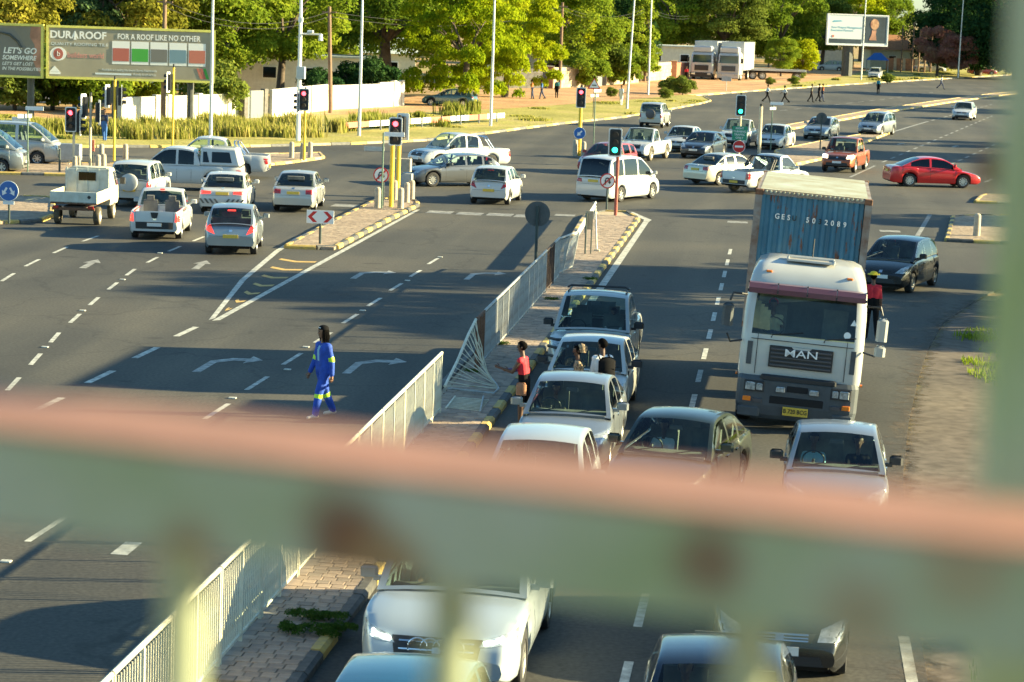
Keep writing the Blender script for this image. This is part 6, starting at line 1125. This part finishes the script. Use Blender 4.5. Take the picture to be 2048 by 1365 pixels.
mid_ = G2([(520, 282), (690, 278), (700, 262), (650, 255), (520, 262)]); blades('tall_grass', scatter(mid_, 2600, .08, 4, 22), 1.1, .05, 4, 'grass clumps on dirt around the camera mast')
mid2 = G2([(700, 270), (900, 258), (960, 240), (960, 222), (880, 226), (800, 240), (700, 255)]); blades('tall_grass', scatter(mid2, 2600, .08, 5, 24), .9, .05, 5, 'weedy grass clumps behind the painted barrier')
vg = [(p.x, p.y+.4) for p in far]+bank[::-1]; blades('verge_grass', scatter(vg, 16000, .08, 6, 260), .22, .06, 6, 'short mown grass covering the far verge')
gg = [(p.x, p.y+.6) for p in far2]+[(50, 420), (16, 415), (9, 345), (3, 300), (-2.5, 262)]; blades('verge_grass', scatter(gg, 7000, .09, 7, 120), .32, .08, 7, 'dry straw grass of the far roadside strip')
rv = [(4.6, 64), (6.2, 68), (9, 76), (12, 76), (12, 52), (6, 50), (4.6, 57)]; blades('shoulder_grass', scatter(rv, 16000, .01, 8, 70), .15, .014, 8, 'sparse green grass on the sandy right shoulder', 'leaf_mid'); rv2 = [(2.6, 28), (2.8, 33), (5, 33), (5, 27)]; blades('shoulder_grass', scatter(rv2, 2500, .01, 9, 12), .30, .012, 9, 'leafy grass tuft at the road edge line', 'weed')
# weeds sprawling over the near kerb
for i, (x, y, s) in enumerate(((-5.75, 30.5, .8), (-5.70, 29.8, .8), (-5.40, 30.1, .6))):
    me = leaf_cloud('foliage', [(random.uniform(-.45, .45), random.uniform(-.18, .18), random.uniform(.02, .12), .11) for _ in range(26)], 2600, .022, 40+i, 0, .45, .6); o = link('kerb_weed', me, 'weed'); o.location = (x, y, .12); o.scale = (s, s, s); tag(o, 'dark green weed sprawling over the yellow kerb stone', 'weed', 'weeds on the median kerb')
for px, py in ((1000, 690), (1020, 640), (1105, 600), (1180, 560), (945, 745)):
    a = P(px, py, .1); me = leaf_cloud('foliage', [(random.uniform(-.15, .15), random.uniform(-.15, .15), .03, .12) for _ in range(10)], 500, .02, int(px), 0, .4, .5); o = link('kerb_weed', me, 'weed'); o.location = a; tag(o, 'small weed tuft at the foot of grey railing panels', 'weed', 'weed tufts along the railing')
# ------------------------------------------------------------------ people
mat('skin', (.10, .050, .032), .55, var=.12, scale=9); mat('skin_mid', (.26, .13, .075), .55, var=.12, scale=9); mat('hair', (.004, .0035, .0035), .9, spec=.05); mat('overall_blue', (.018, .070, .40), .8, var=.25, scale=9, bump=.3); mat('band', (.55, .85, .04), .5, emit=None); mat('shirt_sky', (.30, .52, .66), .8); mat('cloth_red', (.50, .015, .03), .8, var=.2, scale=8); mat('cloth_black', (.008, .008, .009), .9, spec=.1); mat('cloth_white', (.68, .70, .72), .8, var=.08, scale=6); mat('cloth_navy', (.02, .035, .09), .85, var=.2); mat('cloth_teal', (.03, .22, .28), .8); mat('cloth_blue', (.03, .12, .38), .8); mat('cloth_orange', (.55, .14, .03), .8); mat('cloth_khaki', (.14, .13, .08), .85, var=.2); mat('cloth_yellow', (.75, .52, .02), .7); mat('cloth_purple', (.08, .04, .25), .8); mat('cloth_pattern', (.52, .36, .20), .85, c2=(.06, .04, .03), scale=26, detail=1); mat('shoe_pale', (.55, .50, .42), .7); mat('eye_white', (.7, .7, .68), .4)
def capsule(m, a, b_, ra, rb, n=10):
    d = b_-a; l = d.length; d = d/l if l > 1e-6 else Vector((0, 0, 1)); pts = []; rs = []
    for k in (-90, -60, -30): pts.append(a+d*ra*sin(radians(k))); rs.append(max(.002, ra*cos(radians(k))))
    pts.append(a); rs.append(ra); pts.append(b_); rs.append(rb)
    for k in (30, 60, 90): pts.append(b_+d*rb*sin(radians(k))); rs.append(max(.002, rb*cos(radians(k))))
    ax = d.cross(Vector((0, 0, 1)) if abs(d.z) < .9 else Vector((1, 0, 0))).normalized(); cx_ = d.cross(ax); vs_ = []
    for p, r_ in zip(pts, rs): vs_ += [p+(ax*cos(2*pi*k/n)+cx_*sin(2*pi*k/n))*r_ for k in range(n)]
    fs = [(i*n+k, i*n+(k+1) % n, (i+1)*n+(k+1) % n, (i+1)*n+k) for i in range(len(pts)-1) for k in range(n)]+[tuple(range(n-1, -1, -1)), tuple(range((len(pts)-1)*n, len(pts)*n))]; m.add(vs_, fs)
def person(label, pos, facing, h=1.75, legs=((10, 5), (-12, 18)), arms=((5, 15, 8), (-5, 15, 8)), lean=2, top='cloth_white', bottom='cloth_navy', skin='skin', shoe='cloth_black', sleeve='short', shorts=False, vox=.022, fingers=False, headturn=0, sit=False, loose=1.0, bands=False, z=0.0, jacket=None, cap=None, hairm='hair', group=None, longhair=False):
    """legs: (thigh forward, knee bend); arms: (swing forward, elbow bend, out) in degrees, left then right; x forward, y left"""
    R = radians; segs = []; hip = Vector((0, 0, 0)); feet = []
    for sg, (th, kn) in zip((1, -1), legs):
        hp = Vector((0, sg*.09, -.03)); kd = Vector((sin(R(th)), 0, -cos(R(th)))); k = hp+kd*.43; sd = Vector((sin(R(th-kn)), 0, -cos(R(th-kn)))); a = k+sd*.42; feet.append(a.z)
        segs.append((hp, k, .092*loose, .070*loose, 'bottom', 'thigh')); segs.append((k, a+sd*-.02, .068*loose, .054*loose if not shorts else .045, 'bottom' if not shorts else 'skin', 'shin')); fd = Vector((cos(R(min(25, max(-30, th-kn)))*.6), sg*.12, -.10 if not sit else 0)).normalized(); segs.append((a+Vector((-.03, 0, -.035)), a+fd*.17+Vector((0, 0, -.035)), .044, .036, 'shoe', 'foot'))
    off = -min(feet)+.075
    tl = Vector((sin(R(lean)), 0, cos(R(lean)))); W = hip+tl*.18; C = hip+tl*.38; Nk = hip+tl*.53; H0 = Nk+tl*.06+Vector((.01, 0, 0))
    for sy in (-.06, .06): segs.append((hip+Vector((0, sy, 0)), W+Vector((0, sy*.95, 0)), .105*loose, .100*loose, 'bottom' if not jacket else 'top', 'pelvis')); segs.append((W+Vector((0, sy, .01)), C+Vector((0, sy*1.3, 0)), .102*loose, .108*loose, 'top', 'torso'))
    SH = [Nk+Vector((0, sg*.165, -.075)) for sg in (1, -1)]; segs.append((SH[0], SH[1], .065*loose, .065*loose, 'top', 'shoulder')); segs.append((Nk+tl*-.03, H0+tl*.05, .054, .050, 'skin', 'neck'))
    hands = []
    for sg, s0, (sw, el, ou) in zip((1, -1), SH, arms):
        d = Vector((sin(R(sw)), sg*sin(R(ou)), -cos(R(sw))*cos(R(ou)))).normalized(); e = s0+d*.28; fd = Vector((sin(R(sw+el)), sg*sin(R(ou))*.6, -cos(R(sw+el)))).normalized(); w_ = e+fd*.25; hd = w_+fd*.085
        ls = {'long': ('top', 'top'), 'short': ('top', 'skin'), 'none': ('skin', 'skin')}[sleeve]; k = loose if sleeve == 'long' else 1.0
        segs.append((s0, e, .054*k, .044*k, ls[0], 'uparm')); segs.append((e, w_, .042*k, (.040*k if sleeve == 'long' else .030), ls[1], 'forearm')); segs.append((w_, hd, .028, .030, 'skin', 'hand')); hands.append((hd, fd, sg))
    ht = R(headturn); hf = Vector((cos(ht), sin(ht), 0)); hl = Vector((-sin(ht), cos(ht), 0)); up = Vector((0, 0, 1)); sk = H0+up*.155
    segs += [(sk+hf*-.02, sk+hf*.015+up*.02, .092, .090, 'hair' , 'skull'), (sk+hf*.022+up*-.02, sk+hf*.035+up*-.085, .078, .052, 'skin', 'face'), (sk+hf*.098+up*-.015, sk+hf*.112+up*-.04, .012, .016, 'skin', 'nose'), (sk+hl*.088+up*-.02, sk+hl*.090+up*-.045, .014, .012, 'skin', 'ear'), (sk-hl*.088+up*-.02, sk-hl*.090+up*-.045, .014, .012, 'skin', 'ear')]
    m = MB()
    for a, b_, ra, rb, lb, nm in segs: capsule(m, a, b_, ra, rb)
    me = m.mesh('person'); o = bpy.data.objects.new('tmp', me); COL.objects.link(o); md = o.modifiers.new('r', 'REMESH'); md.mode = 'VOXEL'; md.voxel_size = vox; s2 = o.modifiers.new('s', 'SMOOTH'); s2.factor = .5; s2.iterations = 2 if vox < .02 else 1
    me2 = bpy.data.meshes.new_from_object(o.evaluated_get(bpy.context.evaluated_depsgraph_get())); bpy.data.objects.remove(o); bpy.data.meshes.remove(me)
    mats_ = {'top': top, 'bottom': bottom, 'skin': skin, 'shoe': shoe, 'hair': hairm, 'band': 'band', 'shirt': 'shirt_sky'}; keys = list(mats_); A = np.array([s[0] for s in segs]); B = np.array([s[1] for s in segs]); ra = np.array([s[2] for s in segs]); rb = np.array([s[3] for s in segs]); nf = len(me2.polygons); C_ = np.zeros(nf*3); me2.polygons.foreach_get('center', C_); C_ = C_.reshape(-1, 3)
    AB = B-A; T_ = np.clip(((C_[:, None, :]-A[None])*AB[None]).sum(2)/np.maximum((AB*AB).sum(1), 1e-9)[None], 0, 1); dist = np.linalg.norm(C_[:, None, :]-(A[None]+T_[..., None]*AB[None]), axis=2)-(ra+(rb-ra)*T_); si = dist.argmin(1); idx = np.array([keys.index(segs[i][4]) for i in si]); tt = T_[np.arange(nf), si]
    skz = np.array(sk); rel = C_-skz; isk = np.array([segs[i][5] == 'skull' for i in si]); idx[isk & (rel@np.array(hf) > .045) & (rel[:, 2] < .045)] = keys.index('skin')
    if bands:
        for i, nm in enumerate(('shin', 'uparm')):
            mk = np.array([segs[k][5] == nm for k in si]); lo, hi = ((.0, .26) if nm == 'shin' else (.72, 1.0)); idx[mk & (tt >= lo) & (tt <= hi)] = keys.index('band')
        tor = np.array([segs[k][5] == 'torso' for k in si]); idx[tor & (np.abs(C_[:, 1]) < .035) & (C_[:, 0] > .06)] = keys.index('shirt')
    o0 = len(me2.vertices); me2.materials.clear()
    for k in keys: me2.materials.append(M(mats_[k]))
    me2.polygons.foreach_set('material_index', idx.astype(np.int32)); me2.polygons.foreach_set('use_smooth', [True]*nf)
    if fingers:                                             # four fingers and a thumb, slightly curled, joined into the same body mesh
        bm_ = bmesh.new(); bm_.from_mesh(me2); fm = MB()
        for hd, fd, sg in hands:
            side = Vector((1, 0, 0)) if abs(fd.x) < .7 else Vector((0, 0, 1)); side = (side-fd*side.dot(fd)).normalized(); pal = fd.cross(side)*sg
            for q, ln in ((-.024, .060), (-.008, .070), (.008, .066), (.024, .052)): b0 = hd+side*-q+fd*.01; fm.tube([b0, b0+fd*ln*.55+pal*.006, b0+fd*ln*.9+pal*.022], [.010, .009, .007], 6)
            b0 = hd+side*.030-fd*.03; fm.tube([b0, b0+side*.028+fd*.03, b0+side*.030+fd*.062+pal*.01], [.011, .010, .008], 6)
        vs_ = [bm_.verts.new(v) for v in fm.v]; 
        for f in fm.f:
            try: nf_ = bm_.faces.new([vs_[i] for i in f]); nf_.material_index = keys.index('skin'); nf_.smooth = True
            except ValueError: pass
        bm_.to_mesh(me2); bm_.free()
    me2.name = 'body'; s = h/1.75; R_ = empty('person', (pos[0], pos[1], z), R(facing), label, 'person', group); R_.scale = (s, s, s); bo = link('body', me2, [mats_[k] for k in keys], R_); bo.location = (0, 0, off if not sit else 0)
    b0 = off if not sit else 0
    hd_ = MB()
    if fingers:
        for e in (-1, 1): q = sk+hf*.086+hl*.033*e+up*.004; capsule(hd_, q, q+hf*.004, .012, .012, 8)
        x_ = hd_.build('eyes', 'cloth_black', R_, 40); x_.location.z = b0; mo = MB(); q = sk+hf*.092+up*-.075; capsule(mo, q-hl*.02, q+hl*.02, .008, .008, 8); x_ = mo.build('mouth', 'hair', R_, 40); x_.location.z = b0
    if cap:
        cpm = MB(); cpm.tube([sk+up*.035+hf*.0, sk+up*.075, sk+up*.105, sk+up*.118], [.104, .098, .068, .02], 16); x_ = cpm.build('cap', cap, R_, 50); x_.location.z = b0
    if longhair:
        hm = MB()
        for k in range(14):
            a = ht+R(70+k*220/13); q = sk+Vector((cos(a)*.088, sin(a)*.088, .0)); hm.tube([q, q+Vector((cos(a)*.02, sin(a)*.02, -.11)), q+Vector((cos(a)*.012, sin(a)*.012, -.21))], [.020, .018, .010], 6)
        x_ = hm.build('hair', 'hair', R_, 50); x_.location.z = b0
    R_['b0'] = b0; return R_
def attach(R_, mb, name, m, sm=50): o = mb.build(name, m, R_, sm); o.location.z = R_['b0']; return o
a = P(645, 834); bm_man = person('man in blue overalls with lime reflective bands crossing the road', a, 222, 1.80, ((20, 10), (-14, 12)), ((-12, 16, 12), (12, 10, 8)), 1, 'overall_blue', 'overall_blue', 'skin_mid', 'shoe_pale', 'long', vox=.013, fingers=True, headturn=-14, loose=1.25, bands=True, jacket=True, cap='cloth_black', longhair=True)
q = Vector((.012, 0, .745)); hf_ = lambda a_: Vector((cos(radians(a_-14)), sin(radians(a_-14)), 0)); cb = MB(); cb.add([q+hf_(t)*.108+Vector((0, 0, z_)) for t in (-45, -25, -5, 15, 35) for z_ in (.045, .080)], [(2*k, 2*k+2, 2*k+3, 2*k+1) for k in range(4)]); attach(bm_man, cb, 'cap_badge', 'cloth_white')
boy = person('boy in red vest holding purple cloth beside the kerb', (-4.78, 46.6), 165, 1.66, ((4, 4), (-6, 8)), ((30, 75, 8), (25, 60, 10)), 6, 'cloth_red', 'cloth_black', 'skin', 'cloth_black', 'none', vox=.014, fingers=True, headturn=12, shorts=True)
attach(boy, MB().tube([(.16, -.16, .22), (.30, -.10, .20), (.36, .05, .22)], [.03, .045, .03], 8), 'purple_cloth', 'cloth_purple'); attach(boy, MB().bbox((-.02, .22, -.12), (.22, .10, .26), .04), 'shoulder_bag', 'roof_orange')
wo = person('woman with dark headscarf and patterned blouse between the queuing cars', (-3.72, 46.9), 190, 1.60, ((10, 4), (-12, 16)), ((15, 25, 8), (-8, 20, 8)), 5, 'cloth_pattern', 'cloth_navy', 'skin', 'cloth_black', 'short', vox=.015, fingers=True)
q = Vector((0, 0, .53+.06+.155)); attach(wo, MB().tube([q+Vector((-.03, 0, -.05)), q+Vector((-.03, 0, .02)), q+Vector((-.04, 0, .09)), q+Vector((-.05, 0, .13))], [.098, .112, .10, .04], 14), 'headscarf', 'cloth_pattern')
bp_ = person('man in white shirt carrying a black backpack between the cars', (-3.28, 46.95), 118, 1.74, ((8, 5), (-10, 15)), ((10, 20, 8), (-5, 20, 10)), 3, 'cloth_white', 'cloth_navy', 'skin', 'cloth_black', 'short', vox=.015, fingers=True, headturn=25)
bk = MB(); bk.bbox((-.20, 0, .27), (.20, .34, .46), .07); bk.bbox((-.31, 0, .18), (.09, .26, .22), .04); attach(bp_, bk, 'backpack', 'cloth_black'); st = MB()
for sy in (-.11, .11): st.tube([(-.13, sy, .44), (-.02, sy, .52), (.10, sy, .40), (.10, sy*1.2, .22), (-.08, sy*1.5, .12)], .018, 6)
attach(bp_, st, 'strap', 'cloth_black')
yh = person('person in yellow hat and red top walking behind the truck', P(1741, 680), 95, 1.75, ((22, 8), (-20, 22)), ((12, 20, 8), (-10, 15, 8)), 4, 'cloth_red', 'cloth_black', 'skin', 'cloth_black', 'short', cap='cloth_yellow'); attach(yh, MB().tube([(0, 0, .78), (0, 0, .80)], [.17, .15], 16), 'hat_brim', 'cloth_yellow')
for i, (px, py, fc, top, bot, lb, lg) in enumerate(((1064, 199, 190, 'cloth_orange', 'cloth_navy', 'walker with orange backpack on the dirt by dark wall', 0), (1083, 199, 200, 'cloth_blue', 'cloth_navy', 'walker in blue shirt near the red brick pier', 1), (1113, 197, 270, 'cloth_teal', 'cloth_black', 'walker in turquoise shirt and shorts by the tan wall', 0), (1242, 212, 250, 'cloth_white', 'cloth_white', 'person in white shirt and pale trousers on the verge', 0), (1534, 206, 20, 'cloth_white', 'cloth_black', 'striding walker in white shirt crossing the far road', 2), (1569, 208, 200, 'cloth_white', 'cloth_black', 'striding walker in white shirt with swinging arm', 2), (1622, 205, 10, 'cloth_khaki', 'cloth_black', 'walker in khaki on the far road', 1), (1637, 204, 20, 'cloth_black', 'cloth_black', 'walker in black beside orange jacket on far road', 1), (1644, 204, 25, 'cloth_orange', 'cloth_navy', 'walker in orange jacket on the far road', 1), (1756, 189, 90, 'cloth_teal', 'cloth_black', 'lone walker in grey green on the far carriageway', 0), (1882, 179, 350, 'cloth_white', 'cloth_navy', 'walker in white shirt on the far right road', 2), (1372, 163, 270, 'cloth_red', 'cloth_black', 'person in red shirt before the lorries', 0), (1623, 143, 270, 'cloth_white', 'cloth_black', 'person standing by the parked white wagon', 0), (209, 283, 265, 'cloth_navy', 'cloth_blue', 'man in blue work clothes standing in tall grass', 0), (1881, 145, 260, 'cloth_khaki', 'cloth_black', 'distant walker behind the white pickup', 0))):
    person(lb, P(px, py, .05) if i not in (12,) else AT(px, 143, 360), fc, 1.72, ((6, 4), (-6, 8)) if lg == 0 else (((16, 6), (-16, 18)) if lg == 1 else ((28, 8), (-26, 26))), ((8, 15, 8), (-8, 15, 8)) if lg < 2 else ((-28, 20, 10), (28, 25, 10)), 3, top, bot, vox=.034, z=.05 if i != 12 else .1)
# people seated in the nearest vehicles
def seated(car_obj, x, y, zs, label, top, s=.94, sk_='skin', arms=((52, 45, 6), (52, 45, 6))):
    p = Matrix.Translation(car_obj.location) @ car_obj.rotation_euler.to_matrix().to_4x4(); q = p @ Vector((x, y, zs)); R_ = person(label, (q.x, q.y), degrees(car_obj.rotation_euler.z), 1.75*s, ((84, 70), (84, 70)), arms, -10, top, 'cloth_navy', sk_, sit=True, vox=.022, z=q.z); return R_
byl = {o['label']: o for o in bpy.data.objects if o.get('label')}
fo = lambda t: next(o for l, o in byl.items() if t in l)
c1_ = fo('silver sedan with black wing'); seated(c1_, -.22, -.37, .50, 'driver in pale blue shirt inside silver sedan with black mirrors', 'shirt_sky'); seated(c1_, -.22, .37, .50, 'passenger in dark shirt inside silver sedan with black mirrors', 'cloth_black')
seated(fo('dark green sedan'), -.22, -.37, .50, 'driver in white patterned shirt inside the dark green sedan', 'cloth_white'); seated(fo('navy blue sedan'), -.22, -.37, .50, 'driver in white shirt inside the navy sedan', 'cloth_white'); seated(fo('silver white double cab'), -.05, .37, .62, 'passenger in white inside the bull bar pickup', 'cloth_white'); seated(fo('silver sedan with a charm'), -.22, -.37, .50, 'driver in grey shirt inside the silver queue sedan', 'cloth_khaki'); seated(fo('white sedan stopped'), -.22, -.37, .50, 'driver inside the white queue sedan', 'cloth_pattern'); seated(fo('white hatchback with its windscreen'), -.35, -.37, .52, 'driver inside the white hatchback by the rail', 'cloth_red'); seated(fo('white luxury SUV'), -.15, -.40, .62, 'driver inside the white luxury SUV', 'cloth_khaki')
dr = seated(T, -1.28, -.62, 1.66, 'truck driver in red cap behind the wheel', 'house_cream'); attach(dr, MB().tube([(-.13, 0, .74), (-.13, 0, .80), (-.13, 0, .85), (-.13, 0, .87)], [.105, .10, .06, .02], 14), 'cap', 'cloth_red')
# ------------------------------------------------------------------ footbridge the picture is taken from
mat('rail_top', (.36, .17, .115), .65, c2=(.24, .12, .08), scale=9, detail=5)
rm_ = bpy.data.materials.new('rail_paint'); rm_.use_nodes = True; MATS['rail_paint'] = rm_; N, L = nodes(rm_); b = N['Principled BSDF']; b.inputs['Roughness'].default_value = .55
tc = N.new('ShaderNodeTexCoord'); no = N.new('ShaderNodeTexNoise'); no.inputs['Scale'].default_value = 7; no.inputs['Detail'].default_value = 4; L.new(tc.outputs['Object'], no.inputs['Vector'])
base = ramp(N, L, no.outputs[0], [(.30, (.21, .27, .11)), (.5, (.30, .335, .22)), (.68, (.36, .375, .31))])
RA, RB = D(0, 870, 1.093), D(2048, 1110, .92); ru = (RB-RA); ru.z = 0; RLEN = ru.length; ru = ru.normalized(); rz_ = atan2(ru.y, ru.x); zr_ = (RA.z+RB.z)/2
mx_ = None
for t, dz, r0, c in ((.385, -.028, .024, (.12, .038, .016)), (.42, -.040, .024, (.24, .14, .06)), (.735, -.018, .009, (.17, .11, .06)), (.215, -.046, .016, (.24, .17, .09)), (.95, -.006, .016, (.29, .24, .14)), (.865, -.03, .016, (.27, .22, .13))):
    vm = N.new('ShaderNodeVectorMath'); vm.operation = 'DISTANCE'; vm.inputs[1].default_value = (t*RLEN, 0, dz); L.new(tc.outputs['Object'], vm.inputs[0]); ad = N.new('ShaderNodeMath'); ad.operation = 'MULTIPLY_ADD'; ad.inputs[1].default_value = .05; L.new(no.outputs[0], ad.inputs[0]); L.new(vm.outputs['Value'], ad.inputs[2])
    f = ramp(N, L, ad.outputs[0], [(r0*.5+.025, (1, 1, 1)), (r0+.032, (0, 0, 0))]); rc = N.new('ShaderNodeRGB'); rc.outputs[0].default_value = (*c, 1); base = mixc(N, L, f, base, rc.outputs[0])
L.new(base, b.inputs['Base Color'])
FBR = empty('footbridge', (RA.x, RA.y, zr_), rz_, 'footbridge railing with peeling pale green paint and rusty pink top', 'footbridge')
inw = Vector((-sin(rz_), cos(rz_), 0))                         # away from the viewer
TW, TH = .088, .042
def bp2(mb, name, m, sm=None): return mb.build(name, m, FBR, sm)
rl = MB(); x0, x1 = -4.0, 5.0; rl.add([(x0, 0, -TH), (x1, 0, -TH), (x1, 0, 0), (x0, 0, 0), (x0, TW, -TH), (x1, TW, -TH), (x1, TW, -.0), (x0, TW, -.0)], [(0, 1, 2, 3), (5, 4, 7, 6), (1, 0, 4, 5), (0, 3, 7, 4), (1, 5, 6, 2)]); bp2(rl, 'hand_rail', 'rail_paint')
bp2(MB().box(((x0+x1)/2, TW/2, .0015), (x1-x0, TW, .003)), 'rail_top', 'rail_top')
def alongrail(px, ly=TW/2, lz=-.09):                                             # rail coordinate seen at photo column px
    def sx(k): v = Vector((RA.x, RA.y, zr_+lz))+ru*k*.002+inw*ly-CAMP; return v.dot(RGT)/v.dot(FWD)*FPX+1024
    return min(range(-900, 1100), key=lambda k: abs(sx(k)-px))*.002
xs_ = [alongrail(p) for p in (362, 932, 1492)]; sp_ = (xs_[2]-xs_[0])/2
bal = MB().tube([(0, 0, -1.05), (0, 0, -TH+.002)], .0105, 10).mesh('baluster', 40)
for k in range(-28, 36):
    x = xs_[0]+k*sp_
    if -3.9 < x < 4.9: o = link('baluster', bal, 'rail_paint', FBR); o.location = (x, TW/2, 0)
bp2(MB().box(((x0+x1)/2, TW/2, -1.06), (x1-x0, .05, .04)), 'bottom_rail', 'rail_paint')
px_ = alongrail(2015, TW+.27, .1)+.045
for x in (px_, px_-2.3, px_+2.3): bp2(MB().bbox((x, TW+.27, .2), (.09, .09, 3.6), .008), 'roof_post', 'rail_paint')
bp2(MB().bbox((px_-.048, TW+.27, .125), (.025, .03, .020), .004), 'bracket', 'rust')
zd = -(zr_-6.58)
bp2(MB().box(((x0+x1)/2, -1.0, zd-.18), (40, 3.2, .36)), 'deck', 'concrete'); bp2(MB().box(((x0+x1)/2, TW/2, zd+.06), (x1-x0, .06, .12)), 'kick_plate', 'rail_paint'); bp2(MB().box(((x0+x1)/2, -2.3, 0), (x1-x0, .06, .05)), 'rear_rail', 'rail_paint')
for x in (-15, 14): bp2(MB().bbox((x, -1.1, -zr_/2+(zd-.36)/2), (.6, 1.4, zr_+zd-.36), .05), 'pier', 'concrete')
for x in (-3.5, -1.2, 1.1, 3.4): bp2(MB().box((x, -2.3, zd/2), (.06, .06, -zd)), 'rear_post', 'rail_paint')
